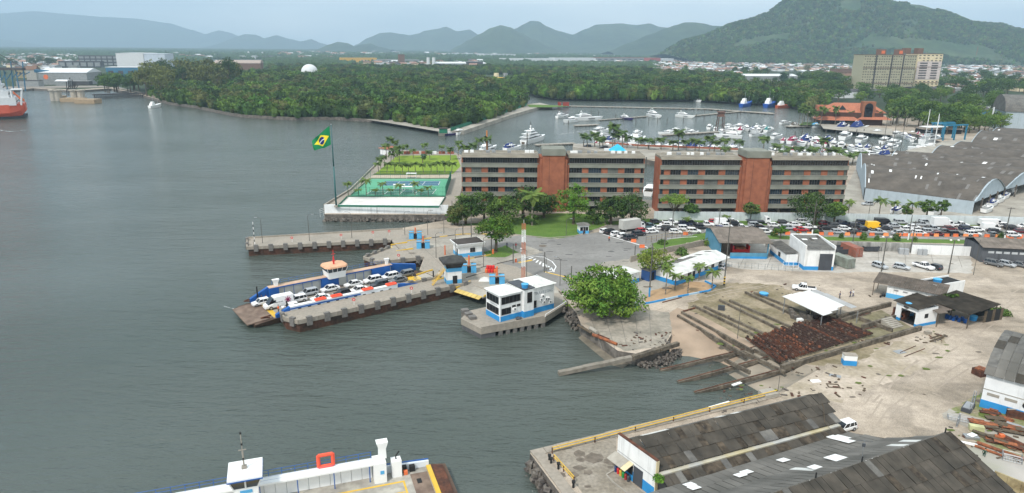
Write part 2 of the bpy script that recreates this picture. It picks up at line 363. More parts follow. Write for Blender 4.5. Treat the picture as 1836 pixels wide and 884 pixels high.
# quay deck with block paving, its rim and rubble foot
sheet('quay_paving',[(990,812),(1105,784),(1105,842),(1190,915),(1060,905)],.008,mat('cobbles',(.30,.265,.22),.95,col2=(.22,.19,.15),cvs=.35,var=.22,vs=2.2,bump=.05,bs=5))
mb=MB()
E0,E1=P(951,811),P(1392,705);a=ang(E0,E1);ln=dist(E0,E1)
un=Vector((math.cos(a),math.sin(a),0));vn=Vector((-un.y,un.x,0))
for i in range(22):
 c=E0+un*(ln*(i+.5)/22)-vn*.45
 mb.box((c.x,c.y,.06+random.uniform(0,.04)),(ln/22-.06,1.5+random.uniform(-.15,.15),.16),a)
dn=Vector((.5,-1,0)).normalized()
for i in range(10):
 c=E0+(Vector((12,60,0))-E0)*(i+.5)/12+Vector((.9,.3,0))
 mb.box((c.x,c.y,.07),(2.1,1.6,.16),ang(E0,(12,60)))
struct('quay_kerb',mb,concrete)
rubble=mat('rubble',(.16,.14,.12),.95,col2=(.07,.06,.055),cvs=.8,var=.3,vs=2)
def rocks(name,line,w,n,s0,s1,z0=-2.7,z1=-.8,seed=1,m=None):
 rnd=random.Random(seed);q=MB()
 L_=[dist(line[i],line[i+1])for i in range(len(line)-1)];T=sum(L_)
 for _ in range(n):
  d=rnd.random()*T;i=0
  while d>L_[i]:d-=L_[i];i+=1
  p=line[i].lerp(line[i+1],d/L_[i]);t=rnd.random()
  off=Vector((rnd.uniform(-w,w),rnd.uniform(-w,w),0));s=rnd.uniform(s0,s1)
  c=(p.x+off.x,p.y+off.y,z0+(z1-z0)*rnd.random())
  M=Matrix.Rotation(rnd.random()*6,3,'Z')@Matrix.Rotation(rnd.random()*3,3,'X');k=len(q.v)
  for a_ in(-1,1):
   for b_ in(-1,1):
    for c_ in(-1,1):
     q.v.append(tuple(Vector(c)+M@Vector((a_*s*rnd.uniform(.3,.6),b_*s*rnd.uniform(.3,.6),c_*s*rnd.uniform(.25,.5)))))
  for f in((0,1,3,2),(4,6,7,5),(0,4,5,1),(2,3,7,6),(0,2,6,4),(1,5,7,3)):q.f.append(tuple(k+i for i in f));q.m.append(0)
 return obj(name,q,m or rubble,kind='stuff')
rocks('rubble',[P(951,813)+Vector((-.2,-.3,0)),Vector((12.2,59,0))],.7,420,.3,.9)
rocks('rubble',[P(1275,737),P(1392,706)],1.0,420,.2,.7,-2.6,-.1,3)
rocks('rubble',[P(955,809)+Vector((0,.7,0)),P(1275,734)+Vector((0,.7,0))],.35,360,.2,.6,-2.6,-1.0,4)
rocks('rubble',[P(1150,640),P(1195,632),P(1218,614)],1.0,330,.2,.5,-2.8,-1.3,5)
rocks('rubble',[P(1022,552),P(1040,572),P(1075,570)],1.6,180,.3,.8,-2.6,-.2,6,conc_dark)
rocks('rubble',[W_(583,396),W_(803,397)],.8,420,.4,1.2,-2.6,-1.5,8,conc_dark)
# ---- beach and slipway floor sloping under the water
sand=mat('beach_sand',(.38,.285,.21),.95,col2=(.27,.205,.15),cvs=.3,var=.1)
wet=mat('wet_mud',(.12,.105,.08),.6,col2=(.20,.17,.13),cvs=.3,var=.15,vs=1)
def strip(name,top,bot,m,n=6,zt=0.02,zb=-2.9):
 q=MB();k=len(top)
 for i in range(k-1):
  for j in range(n):
   r=[]
   for(a_,t)in((i,j/n),(i+1,j/n),(i+1,(j+1)/n),(i,(j+1)/n)):
    p=top[a_].lerp(bot[a_],t);p.z=zt+(zb-zt)*t;r.append(p)
   q.face(r)
 return struct(name,q,m)
strip('beach',[P(1204,592),P(1235,590),P(1300,598),P(1352,622)],[P(1200,632),P(1240,638),P(1287,650),P(1322,662)],sand,zb=-3.7)
sheet('beach',[(1204,592),(1199,562),(1214,552),(1245,560),(1300,588),(1352,618),(1352,622),(1300,598),(1235,590)],.014,sand)
strip('slipway_floor',[P(1352,622),P(1400,640),P(1468,662),P(1392,706)],[P(1230,672),P(1240,690),P(1250,712),P(1268,738)],mat('slip_concrete',(.34,.29,.23),.9,col2=(.2,.175,.14),cvs=.3,var=.15),zb=-5)
strip('mud_bank',[P(1045,583),P(1108,629),P(1130,634)],[P(1012,600),P(1052,650),P(1075,660)],wet,zt=-2.0,zb=-3.3)
sheet('slab',[(1047,580),(1078,566),(1130,553),(1200,560),(1204,592),(1190,620),(1120,631)],.03,mat('old_slab',(.33,.29,.24),.9,col2=(.21,.19,.155),cvs=.25,var=.15,vs=1.5))
# ---- strip quay wall bricks, breakwater
# ================================================================== HILLS
hillm={}
def hillmat(name,c1,c2,s):
 return mat(name,c1,.95,col2=c2,cvs=s,var=.35,vs=s*6,bump=6.0,bs=s*8,detail=6)
forest_hill=hillmat('hill_forest',(.03,.062,.022),(.06,.082,.032),.004)
forest_far=hillmat('hill_forest_far',(.03,.055,.03),(.05,.075,.035),.002)
def yh(px):return 442-356+(px-918)*ROLL
HILLS=[]
def hill(name,prof,D,depth,base_y=None,m=forest_far,seed=1,nx=120,ny=26,rough=.12,smooth=True):
 """ridge through the profile points (px, py) at distance D; slopes fall to both sides with spurs"""
 pts=[PD(x,y,D)for x,y in prof]
 q=MB();X0,X1=pts[0].x,pts[-1].x
 def rz(x):
  for i in range(len(pts)-1):
   if x<=pts[i+1].x or i==len(pts)-2:
    t=(x-pts[i].x)/(pts[i+1].x-pts[i].x);t=min(max(t,0),1)
    s_=t*t*(3-2*t)*.5+t*.5
    return pts[i].z*(1-s_)+pts[i+1].z*s_
 hs=[]
 for j in range(ny+1):
  v=j/ny*2-1  # -1 front foot, 0 ridge, 1 back foot
  for i in range(nx+1):
   x=X0+(X1-X0)*i/nx;h=max(rz(x),1.0)
   w=1-abs(v);w=w*w*(3-2*w)*.45+w*.55
   nn=noise.fractal(Vector((x/900+seed*7,v*depth/900,seed)),.9,2.1,5)
   sp=noise.ridged_multi_fractal(Vector((x/700+seed*3,v*depth/2100,seed)),1.0,2.0,4,1.0,2.0)-1.0
   f=4*abs(v)*(1-abs(v))
   z=h*w+h*f*(rough*nn+rough*.55*sp)
   q.v.append((x+f*40*nn,D+v*depth+(abs(v)<.9)*30*nn,max(z,-1.0)if abs(v)<1 else-3.0))
 for j in range(ny):
  for i in range(nx):
   a_=j*(nx+1)+i;q.f.append((a_,a_+1,a_+nx+2,a_+nx+1));q.m.append(0)
 o=struct(name,q,m,smooth=smooth);HILLS.append((name,q,m));return q
hill('mountain_range',[(-700,60),(-300,20),(-60,30),(0,24),(60,20),(130,26),(180,30),(240,33),(300,41),(345,54),(372,62),(390,54),(402,56),(430,66),(470,72),(520,76),(600,84),(700,86)],14000,1500,seed=1,nx=160)
hill('mountain_range',[(-260,74),(-120,62),(0,70),(30,75),(60,84)],11000,900,seed=2)
hill('mountain_range',[(380,84),(440,61),(455,62),(470,69),(495,63),(520,70),(540,74),(558,70),(575,77),(605,86)],11500,900,seed=3)
hill('hill',[(574,88),(590,80),(606,75),(622,77),(636,83),(650,79),(664,78),(680,84),(704,89)],6500,500,seed=4)
hill('mountain_range',[(630,86),(645,78),(662,67),(682,59),(700,58),(720,61),(735,63),(750,60),(762,55),(782,52),(800,48),(820,56),(842,53),(858,62),(900,80)],9500,1000,seed=5)
hill('mountain_range',[(806,90),(822,82),(840,72),(860,61),(880,50),(898,45),(915,49),(932,58),(955,70),(985,84),(1010,92)],6200,600,seed=6)
hill('mountain_range',[(880,70),(925,51),(940,43),(952,37),(966,38),(980,47),(1000,55),(1027,62),(1050,52),(1070,44),(1092,43),(1112,42),(1140,45),(1165,42),(1182,48),(1200,50),(1240,60),(1300,80)],7400,900,seed=7)
hill('mountain_range',[(1090,92),(1130,76),(1165,62),(1196,50),(1212,45),(1228,40),(1243,40),(1262,42),(1278,46),(1302,47),(1330,52),(1420,70),(1500,80)],5200,700,seed=8)
big=hill('hill',[(1192,97),(1208,86),(1232,73),(1262,66),(1290,54),(1320,42),(1350,34),(1366,28),(1382,25),(1400,10),(1414,-2),(1432,-12),(1480,-16),(1530,-14),(1560,-5),(1580,1),(1600,6),(1626,7),(1650,9),(1680,20),(1710,35),(1732,42),(1762,43),(1792,45),(1812,52),(1840,58),(1900,66),(2000,80),(2200,90)],3500,800,seed=9,m=forest_hill,nx=220,ny=50,rough=.16)
V_=[[(*big.v[j*221+i],0,0)for i in range(221)]for j in range(26)]
# ================================================================== AIR
def haze():
 q=MB();q.b2(-15500,15500,-280,15500,-8,900)
 m=bpy.data.materials.new('haze_air');m.use_nodes=True;n=m.node_tree.nodes;n.clear()
 v=n.new('ShaderNodeVolumePrincipled');v.inputs['Color'].default_value=(.58,.80,1.0,1);v.inputs['Density'].default_value=1.15e-4;v.inputs['Anisotropy'].default_value=0.0
 o=n.new('ShaderNodeOutputMaterial');m.node_tree.links.new(v.outputs[0],o.inputs['Volume'])
 obj('haze',q,m,kind='stuff')
haze()
# ================================================================== FOLIAGE
def leafmat(name,c1,c2,ov=.25):
 m=mat(name,c1,.75,col2=c2,cvs=.35,var=.25,vs=1.2,objvar=ov,spec=.2,obj_space=True)
 return m
lf_dark=leafmat('leaves_dark',(.030,.065,.018),(.055,.10,.022))
lf_mid=leafmat('leaves_mid',(.05,.105,.02),(.09,.15,.03))
lf_light=leafmat('leaves_light',(.085,.155,.022),(.13,.19,.03))
lf_bright=leafmat('leaves_bright',(.055,.145,.014),(.10,.20,.022))
lf_olive=leafmat('leaves_olive',(.085,.105,.028),(.12,.13,.04),.3)
lf_far=leafmat('leaves_far',(.035,.07,.022),(.055,.095,.028),.35)
lf_palm=leafmat('palm_leaves',(.07,.12,.022),(.13,.17,.035),.2)
lf_palm_dk=leafmat('palm_leaves_dark',(.045,.09,.02),(.09,.13,.03),.2)
def leaf(q,c,s,rnd,up=.5,out=None,asp=.55):
 d=Vector((rnd.gauss(0,1),rnd.gauss(0,1),rnd.gauss(0,.6)+up))
 if out is not None:d+=out*1.2
 d.normalize();t=d.cross(Vector((rnd.gauss(0,1),rnd.gauss(0,1),rnd.gauss(0,1)))).normalized();b=d.cross(t)
 t=t*s;b=b*s*asp
 q.face([c-t,c+b*.9,c+t,c-b*.9])
def crown_clumps(rnd,rx,rz,n,cz,kind='round',ry=None):
 ry=ry or rx;out=[]
 for i in range(n):
  for _ in range(30):
   v=Vector((rnd.uniform(-1,1),rnd.uniform(-1,1),rnd.uniform(-.75,1)))
   if.45<v.length<1:break
  v=v.normalized()*(rnd.uniform(.5,1.14)if kind=='tier' else rnd.uniform(.55,1.05))
  if kind=='tier':v.z=round(v.z*2.0)/2.0+rnd.uniform(-.06,.06)
  if kind=='umbrella':v.z=abs(v.z)*.8
  out.append(Vector((v.x*rx,v.y*ry,cz+v.z*rz)))
 return out
def crown_mb(rnd,clumps,cr_,leaves,ls,flat=.6,asp=.55):
 q=MB()
 for c in clumps:
  r=cr_*rnd.uniform(.55,1.4);k0=len(q.f);mi=1 if rnd.random()<.32 else 0
  for _ in range(int(leaves*rnd.uniform(.6,1.1))):
   d=Vector((rnd.gauss(0,1),rnd.gauss(0,1),rnd.gauss(0,1))).normalized()
   p=c+Vector((d.x*r,d.y*r,d.z*r*flat))*rnd.uniform(.55,1.05)
   leaf(q,p,ls*rnd.uniform(.5,1.3),rnd,.5,d,asp)
  q.m[k0:]=[mi]*(len(q.f)-k0)
 return q
def trunk_mb(rnd,h,r,clumps,k=7,base=(0,0,0),lean=(0,0),fork=.45):
 q=MB();b=Vector(base)
 top=b+Vector((lean[0],lean[1],h*fork))
 mid=b.lerp(top,.5)+Vector((rnd.uniform(-.1,.1)*r*3,rnd.uniform(-.1,.1)*r*3,0))
 q.tube(b-Vector((0,0,.25)),b+Vector((0,0,.3)),r*1.5,r*1.1,8);q.tube(b+Vector((0,0,.3)),mid,r*1.1,r*.9,8);q.tube(mid,top,r*.9,r*.75,8)
 for c in rnd.sample(clumps,min(k,len(clumps))):
  m1=top.lerp(c,.5)+Vector((0,0,-.08*(c-top).length))
  q.tube(top-Vector((0,0,.1)),m1,r*.5,r*.3,6);q.tube(m1,top.lerp(c,.95),r*.3,r*.1,5)
 return q
def make_tree(name,label,cat,loc,r,h,m,seed,kind='round',nc=40,leaves=70,ls=.32,group=None,rz_=None,ry=None,trunk_r=None,cl=None,flat=.6,clear=.35,bm=None,lean=(0,0),k=8,fork=.5,extra=None):
 rnd=random.Random(seed);t=thing(name,label,cat,loc,rnd.random()*6 if not ry else 0,group)
 vz=rz_ or h*(1-clear)/2
 cz=h-vz
 cs=crown_clumps(rnd,r*.82,vz*.85,nc,cz,kind,ry and ry*.82)
 obj('trunk',trunk_mb(rnd,h,trunk_r or r*.06+.08,cs,k,lean=lean,fork=fork),bm or bark,t,smooth=True)
 q=crown_mb(rnd,cs,cl or r*.27,leaves,ls,flat)
 obj('crown',q,[m,{lf_dark:lf_mid,lf_mid:lf_light,lf_bright:lf_light,lf_olive:lf_mid}.get(m,lf_light)],t)
 return t
 # ---- forest stuff instanced from a few unlinked crowns
TREES_COLL=bpy.data.collections.new('crown_sources')
CLUMP_COLL=bpy.data.collections.new('clump_sources')
def src(coll,q,m,nm):
 me=q.data(nm);me.materials.append(m);o=bpy.data.objects.new(nm,me);coll.objects.link(o)
def far_crown(seed,r=4.6,h=8,nc=17,leaves=36,ls=.55):
 rnd=random.Random(seed);cs=crown_clumps(rnd,r*.72,h*.36,nc,h*.55)
 q=crown_mb(rnd,cs,r*.36,leaves,ls,.7)
 k=len(q.v);seg=7
 q.lathe([(r*.3,0),(r*.55,h*.25),(r*.55,h*.5),(r*.3,h*.68),(.2,h*.74)],n=seg)
 return q
fm=[mat('canopy_'+k,a,.8,col2=b,cvs=.022,var=.4,vs=.16,objvar=.4,spec=.15,lo=.42,hi=.58)for k,a,b in(('dark',(.03,.06,.02),(.056,.10,.025)),('mid',(.044,.095,.022),(.09,.15,.028)),('olive',(.07,.085,.028),(.115,.125,.04)),('light',(.062,.135,.022),(.12,.185,.03)))]  # random crown tones, spread widened to stand in for dark shadows
for i,mm in enumerate((fm[0],fm[1],fm[1],fm[0],fm[3],fm[2],fm[2],fm[0],fm[1])):
 src(TREES_COLL,far_crown(100+i),mm,'forest_crown')
def far_clump(seed):
 rnd=random.Random(seed);q=MB()
 for _ in range(16):
  x,y=rnd.uniform(-17,17),rnd.uniform(-17,17);h=rnd.uniform(6,11);r=rnd.uniform(3.5,6)
  q.lathe([(r*.8,0),(r*.95,h*.4),(r*.8,h*.7),(r*.4,h*.92),(.1,h)],(x,y,0),7)
  for _ in range(14):
   d=Vector((rnd.gauss(0,1),rnd.gauss(0,1),abs(rnd.gauss(0,.8)))).normalized()
   leaf(q,Vector((x+d.x*r,y+d.y*r,h*.45+d.z*h*.55)),1.3,rnd,.5,d)
 return q
for i in range(4):src(CLUMP_COLL,far_clump(200+i),lf_far,'forest_clump')
def gn_forest(name,pts,sc,coll,zs=1.0):
 me=bpy.data.meshes.new(name);me.from_pydata([tuple(p)for p in pts],[],[])
 a=me.attributes.new('sc','FLOAT','POINT');a.data.foreach_set('value',sc)
 o=obj(name,me,None,kind='stuff')
 g=bpy.data.node_groups.new(name,'GeometryNodeTree')
 g.interface.new_socket('Geometry',in_out='INPUT',socket_type='NodeSocketGeometry');g.interface.new_socket('Geometry',in_out='OUTPUT',socket_type='NodeSocketGeometry')
 n=g.nodes;l=g.links.new;gi=n.new('NodeGroupInput');go=n.new('NodeGroupOutput')
 ci=n.new('GeometryNodeCollectionInfo');ci.inputs['Collection'].default_value=coll;ci.inputs['Separate Children'].default_value=True;ci.inputs['Reset Children'].default_value=True
 ip=n.new('GeometryNodeInstanceOnPoints');ip.inputs['Pick Instance'].default_value=True
 rv=n.new('FunctionNodeRandomValue');rv.data_type='FLOAT_VECTOR';rv.inputs[0].default_value=(0,0,0);rv.inputs[1].default_value=(.12,.12,6.283)
 na=n.new('GeometryNodeInputNamedAttribute');na.data_type='FLOAT';na.inputs['Name'].default_value='sc'
 ri=n.new('FunctionNodeRandomValue');ri.data_type='INT';ri.inputs[4].default_value=0;ri.inputs[5].default_value=50
 l(gi.outputs[0],ip.inputs['Points']);l(ci.outputs[0],ip.inputs['Instance']);l(rv.outputs[0],ip.inputs['Rotation']);l(na.outputs[0],ip.inputs['Scale']);l(ri.outputs[2],ip.inputs['Instance Index']);l(ip.outputs[0],go.inputs[0])
 md=o.modifiers.new('forest','NODES');md.node_group=g
 return o
def inpoly(x,y,poly):
 c=False;j=len(poly)-1
 for i in range(len(poly)):
  xi,yi=poly[i][0],poly[i][1];xj,yj=poly[j][0],poly[j][1]
  if(yi>y)!=(yj>y)and x<(xj-xi)*(y-yi)/(yj-yi)+xi:c=not c
  j=i
 return c
def px_of(x,y,z=0.0):
 v=Vector((x,y,z-CAMH));a=v.dot(fw);return 918+F_*v.dot(cr)/a,442-F_*v.dot(cu)/a
 # clearings in photo pixels; value = share of trees kept
CLEAR=[([(300,94),(1200,95),(1200,108),(300,106)],.45),([(-400,116),(150,113),(215,108),(302,106),(318,128),(300,150),(262,176),(-400,190)],0.0),
([(-300,99),(110,101),(110,116),(-300,118)],.45),([(366,106),(480,106),(490,139),(366,139)],0),([(480,122),(580,124),(600,140),(480,140)],.2),
([(600,103),(700,104),(880,112),(870,124),(600,123)],.15),([(845,134),(945,134),(950,152),(840,152)],0.0),([(700,96),(1000,97),(1000,103),(760,103)],.2),
([(905,104),(1215,105),(1215,114),(905,114)],0.03),([(1060,94),(1300,94),(1300,104),(1060,104)],.25),
([(1170,108),(2400,122),(2400,170),(1720,156),(1540,156),(1520,150),(1440,152),(1340,147),(1310,140),(1180,137)],.03),([(1200,96),(2400,108),(2400,140),(1200,120)],.05),
([(1450,120),(1540,120),(1550,165),(1480,160),(1440,140)],.2),([(1480,150),(1850,150),(1850,300),(1440,240),(1430,205),(1480,190)],0.0),([(1700,140),(2600,160),(2600,400),(1700,260)],0.0),
([(1330,126),(1440,126),(1440,162),(1330,160)],0)]
rnd=random.Random(11)
near_p,near_s,far_p,far_s=[],[],[],[]
def keep(px,py):
 for poly,k in CLEAR:
  if inpoly(px,py,poly):return rnd.random()<k
 return True
y=430.0
while y<1700:
 sp=5.6 if y<900 else 7.0
 w=.80*y+40;x=-w
 while x<w:
  xx,yy=x+rnd.uniform(-.45,.45)*sp,y+rnd.uniform(-.45,.45)*sp
  if inpoly(xx,yy,n_poly):
   px,py=px_of(xx,yy)
   if keep(px,py):
    if px<800 or px>1000 or True:near_p.append((xx,yy,-.4));near_s.append(rnd.choice([.62,.8,1.0,1.2,1.25,1.75])*rnd.uniform(.85,1.15)*(1.0 if sp<6 else 1.2)*(1.0 if noise.noise(Vector((xx/60,yy/60,0)))>-.25 else.8))
  x+=sp
 y+=sp
 # keep shore trees off the walkway pier
gn_forest('mangrove_forest',near_p,near_s,TREES_COLL)
y=1700.0
while y<9500:
 sp=26 if y<3500 else 44;w=.80*y+100;x=-w
 while x<w:
  xx,yy=x+rnd.uniform(-.5,.5)*sp,y+rnd.uniform(-.5,.5)*sp;px,py=px_of(xx,yy)
  if keep(px,py)and noise.noise(Vector((xx/260,yy/260,3)))>-.42:far_p.append((xx,yy,-.5));far_s.append(rnd.uniform(.8,1.15)*(1.0 if sp<40 else 1.5))
  x+=sp
 y+=sp
gn_forest('far_forest',far_p,far_s,CLUMP_COLL)
# trees on the big hill
hp,hs=[],[]
V=big.v
for _ in range(26000):
 f=big.f[int(len(big.f)*.56*rnd.random())];a_,b_,c_,d_=(Vector(V[i])for i in f)
 if a_.z<3:continue
 s_,t_=rnd.random(),rnd.random();p=a_.lerp(b_,s_).lerp(d_.lerp(c_,s_),t_);px,py=px_of(p.x,p.y,p.z)
 if px<1185 or px>1900:continue
 g_=noise.noise(Vector((p.x/230,p.y/230,p.z/120)))
 if inpoly(px,py,[(1500,88),(1560,66),(1610,70),(1590,92)])or inpoly(px,py,[(1612,36),(1650,34),(1640,60),(1620,62)])or inpoly(px,py,[(1190,95),(1262,62),(1340,40),(1300,60),(1230,85)]):
  if rnd.random()<.75:continue
 if g_<-.32:continue
 hp.append(tuple(p-Vector((0,0,1))));hs.append(rnd.uniform(1.0,2.1))
gn_forest('hill_forest',hp,hs,TREES_COLL)
print('forest',len(near_p),len(far_p),len(hp))
# ================================================================== BRICK APARTMENT BLOCKS
def window_meshes(w,h):
 f=MB();t=.07
 f.b2(0,w,-.02,.12,0,t);f.b2(0,w,-.02,.12,h-t,h)
 n=max(1,round(w/.85))
 for i in range(n+1):
  x=i*(w-t)/n;f.b2(x,x+t,-.015,.115,t,h-t)
 g=MB();g.b2(.03,w-.03,.13,.16,.03,h-.03)
 return f,g
def wing_cols(x0,L_,flip):
 s=L_/27.0
 c=[('w',.3,1.3),('b',1.4,3.45),('w',3.5,7.0),('b',7.05,9.25),('w',9.3,12.9),('b',12.95,15.15),('w',15.2,19.7),('b',19.75,21.95),('w',22.0,26.8)]
 if flip:return[(k,x0+L_-b*s,x0+L_-a*s)for k,a,b in c][::-1]
 return[(k,x0+a*s,x0+b*s)for k,a,b in c]
alu=mat('window_frame',(.10,.10,.095),.6,var=.1)
curtain=mat('pale_curtain',(.13,.135,.12),.9,var=.2)
roof_slab=mat('flat_roof',(.25,.225,.18),.95,col2=(.17,.15,.12),cvs=.3,var=.2)
def brick_block(label,A,B,tower,seed):
 rnd=random.Random(seed);th=ang(A,B);Ln=dist(A,B)
 t=thing('apartment_building',label,'building',(A[0],A[1],0),th,'brick and concrete apartment blocks')
 D=8.5
 zb=[1.75+3.32*k for k in range(5)];zt=zb[4]+1.47;ztop=zt+1.95
 core=MB();core.b2(.5,Ln-.5,.55,D,1.75,ztop-.02);core.b2(.0,.48,.3,D,.02,ztop);core.b2(Ln-.48,Ln,.3,D,.02,ztop);obj('wall',core,brick,t)
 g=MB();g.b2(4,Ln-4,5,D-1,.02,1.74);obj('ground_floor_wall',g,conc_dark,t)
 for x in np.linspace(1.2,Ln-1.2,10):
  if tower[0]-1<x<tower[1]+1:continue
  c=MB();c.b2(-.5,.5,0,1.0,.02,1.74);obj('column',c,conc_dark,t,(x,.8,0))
 cache={}
 for wi,(x0,x1,flip)in enumerate(((0,tower[0],False),(tower[1],Ln,True))):
  L_=x1-x0;cols=wing_cols(x0,L_,flip)
  for k,z in enumerate(zb):
   b=MB();b.b2(x0+.02,x1-.02,-.35,.53,z,z+1.45);b.b2(x0+.02,x1-.02,-.45,-.352,z+1.27,z+1.45);obj('concrete_band',b,conc_band,t)
   if k==4:continue
   for kind,a,e in cols:
    w=e-a;h=1.85;key=(kind,round(w,1))
    if kind=='w':
     if key not in cache:
      f,gl=window_meshes(w-.02,h);fm=f.data('window');fm.materials.append(alu);gm=gl.data('pane');gm.materials.append(glass);gc=gl.data('pane');gc.materials.append(curtain);gd=gl.data('pane');gd.materials.append(glass_b);cache[key]=(fm,gm,gc,gd)
     fm,gm,gc,gd=cache[key]
     o=obj('window',fm,None,t,(a,.1,z+1.46));obj('pane',rnd.choice([gm,gm,gm,gm,gc,gd]),None,o)  # pane tones mixed at random; lighter glass stands in for varied reflections
    else:
     if key not in cache:
      p=MB();p.b2(0,w,0,.42,0,h);pm=p.data('brick_panel');pm.materials.append(brick);cache[key]=pm
     obj('brick_panel',cache[key],None,t,(a,.11,z+1.46))
     # window strip under the roof
  f,gl=window_meshes(L_-1.0,1.8);o=obj('window_strip',f,alu,t,(x0+.5,-.05,zt+.03));obj('pane',gl,glass,o)
  r=MB();r.loft([[(x0+.03,-.5,ztop),(x0+.03,.1,ztop+.75),(x0+.03,D,ztop+.75),(x0+.03,D,ztop)],[(x1-.03,-.5,ztop),(x1-.03,.1,ztop+.75),(x1-.03,D,ztop+.75),(x1-.03,D,ztop)]]);obj('roof',r,[roof_slab],t)
  e=MB();e.b2(x0+.03,x1-.03,-.56,-.51,ztop-.04,ztop+.16);e.b2(x0+.3,x1-.3,2.5,2.7,ztop+.76,ztop+1.1);e.b2(x0+.3,x1-.3,D-.3,D-.1,ztop+.76,ztop+1.15);obj('roof_edge',e,conc_light,t)
  x=x0+1.5
  while x<x1-2:
   if rnd.random()<.75:
    s=rnd.uniform(.7,1.5);a_=MB();a_.b2(-s/2,s/2,-.4,.4,.0,.9);a_.tube((0,-.41,.45),(0,-.44,.45),.33,n=10)
    a_.b2(-s/2,-s/2+.1,-.35,.35,-.12,0);obj('air_conditioner',a_,[white if rnd.random()<.6 else steel],t,(x,rnd.uniform(3.2,4.5),ztop+.9))
   x+=rnd.uniform(1.2,3.4)
 a,e=tower;w=MB();w.b2(a+1.3,e-1.3,-1.7,D-1,.02,ztop+.9);obj('stair_tower',w,brick,t)
 for x0,x1 in((a+.35,a+1.28),(e-1.28,e-.35)):
  w=MB();w.b2(x0,x1,-1.1,6,.02,ztop-.5);obj('stair_tower_fin',w,brick,t)
 for x0,x1 in((a-.4,a+.33),(e-.33,e+.4)):
  w=MB();w.b2(x0,x1,-.5,5,.02,ztop-2.4);obj('stair_tower_fin',w,brick,t)
 c=MB();c.b2(a+1.0,e-1.0,-2.0,7,ztop+.91,ztop+2.9);c.b2(a+1.2,e-1.2,-1.9,6.9,ztop+2.9,ztop+3.1);obj('tower_cap',c,conc_band,t)
 jn=MB();jn.b2(a+3.55,a+3.62,-1.72,-1.7,.1,ztop+.9);obj('expansion_joint',jn,dark,t)
 return t
brick_block('brick apartment block on the left, behind dark trees and the coconut palm',(-17.4,230.2),(45.0,231.2),(26.2,36.2),1)
brick_block('brick apartment block on the right, behind the long white wall of the car queue',(49.8,228.6),(114.2,230.6),(27.4,37.6),2)
# ================================================================== PALMS
def frond_mb(Lf,droop,w,seg=7):
 q=MB();pts=[]
 for i in range(seg+1):
  t=i/seg;x=Lf*(t-.12*t*t);z=Lf*(.42*t-droop*t*t);pts.append(Vector((x,0,z)))
 for i in range(seg):
  a,b=pts[i],pts[i+1];t0,t1=i/seg,(i+1)/seg
  for sgn in(-1,1):
   for s0,s1 in((0,.42),(.5,.92)):
    c,d=a.lerp(b,s0),a.lerp(b,s1);ww=w*math.sin(PI*min(.98,.16+.8*(t0+(t1-t0)*s0)))
    tip=Vector((.35*ww,sgn*ww,-.55*ww));q.face([c,d,d+tip,c+tip*.98])
  q.tube(a,b,.035,.03,3,cap=False)
 return q
def palm_proto(h,Lf,nf,seed,mleaf,parts,tr=.16,droop=.62,w=.55):
 rnd=random.Random(seed);t=thing('palm_tree','palm','palm tree',(0,-500,0));q=MB()
 bend=rnd.uniform(-.5,.5);pts=[Vector((bend*(i/6)**2,.2*bend*(i/6),h*i/6-.2))for i in range(7)]
 q.path(pts,tr*1.15,7,r1=tr*.7);q.tube(pts[0]-Vector((0,0,.2)),pts[0]+Vector((0,0,.3)),tr*1.9,tr*1.2,7);obj('trunk',q,palmbark,t,smooth=True)
 top=pts[-1];cm=MB()
 variants=[frond_mb(Lf*rnd.uniform(.9,1.08),dr,w if parts else w*1.45)for dr in(droop*.45,droop*.8,droop*1.15,droop*1.55)]
 vm=None
 if parts:
  vm=[]
  for v in variants:me=v.data('frond');me.materials.append(mleaf);vm.append(me)
 for i in range(nf):
  a=2.4*i+rnd.uniform(-.2,.2);k=min(3,int(4*i/nf));el=rnd.uniform(-.1,.25)-.12*k
  M=Matrix.Rotation(a,4,'Z')@Matrix.Rotation(-el,4,'Y')
  if parts:
   o=obj('frond',vm[k],None,t);o.location=top;o.rotation_euler=M.to_euler()
  else:
   b=len(cm.v);cm.v+=[tuple(top+(M@Vector(v)))for v in variants[k].v];cm.f+=[tuple(b+j for j in f)for f in variants[k].f];cm.m+=variants[k].m
 if not parts:obj('crown',cm,mleaf,t)
 nut=MB()
 for i in range(6):nut.box((top.x+.2*math.cos(i),top.y+.2*math.sin(i),top.z-.25),(.22,.22,.28),i)
 obj('coconuts',nut,lf_olive,t)
 return register(t)
palm_far=[palm_proto(6.0,2.5,15,s,lf_palm_dk,False)for s in(1,2,3)]
palm_near=[palm_proto(7.0,2.7,15,s,lf_palm,True)for s in(4,5)]
palm_used=set()
def place_palm(p,ytop,label,group=None,near=False,i=0,s=None):
 """p = base point; the crown centre is seen at row ytop"""
 pr=(palm_near if near else palm_far)[i%(2 if near else 3)]
 h0=7.0 if near else 6.0;h=HZ(p,ytop)-p.z;sz=max(.35,min(h/h0,2.2));sc=s or max(.75,min(1.25,.62+.45*sz))
 if pr.name in palm_used:o=dup(pr,p,random.random()*6,label,(sc,sc,sz),group)
 else:
  palm_used.add(pr.name);o=pr;o.location=p;o['label']=label;o.rotation_euler.z=random.random()*6;o.scale=(sc,sc,sz)
  if group:o['group']=group
 return o
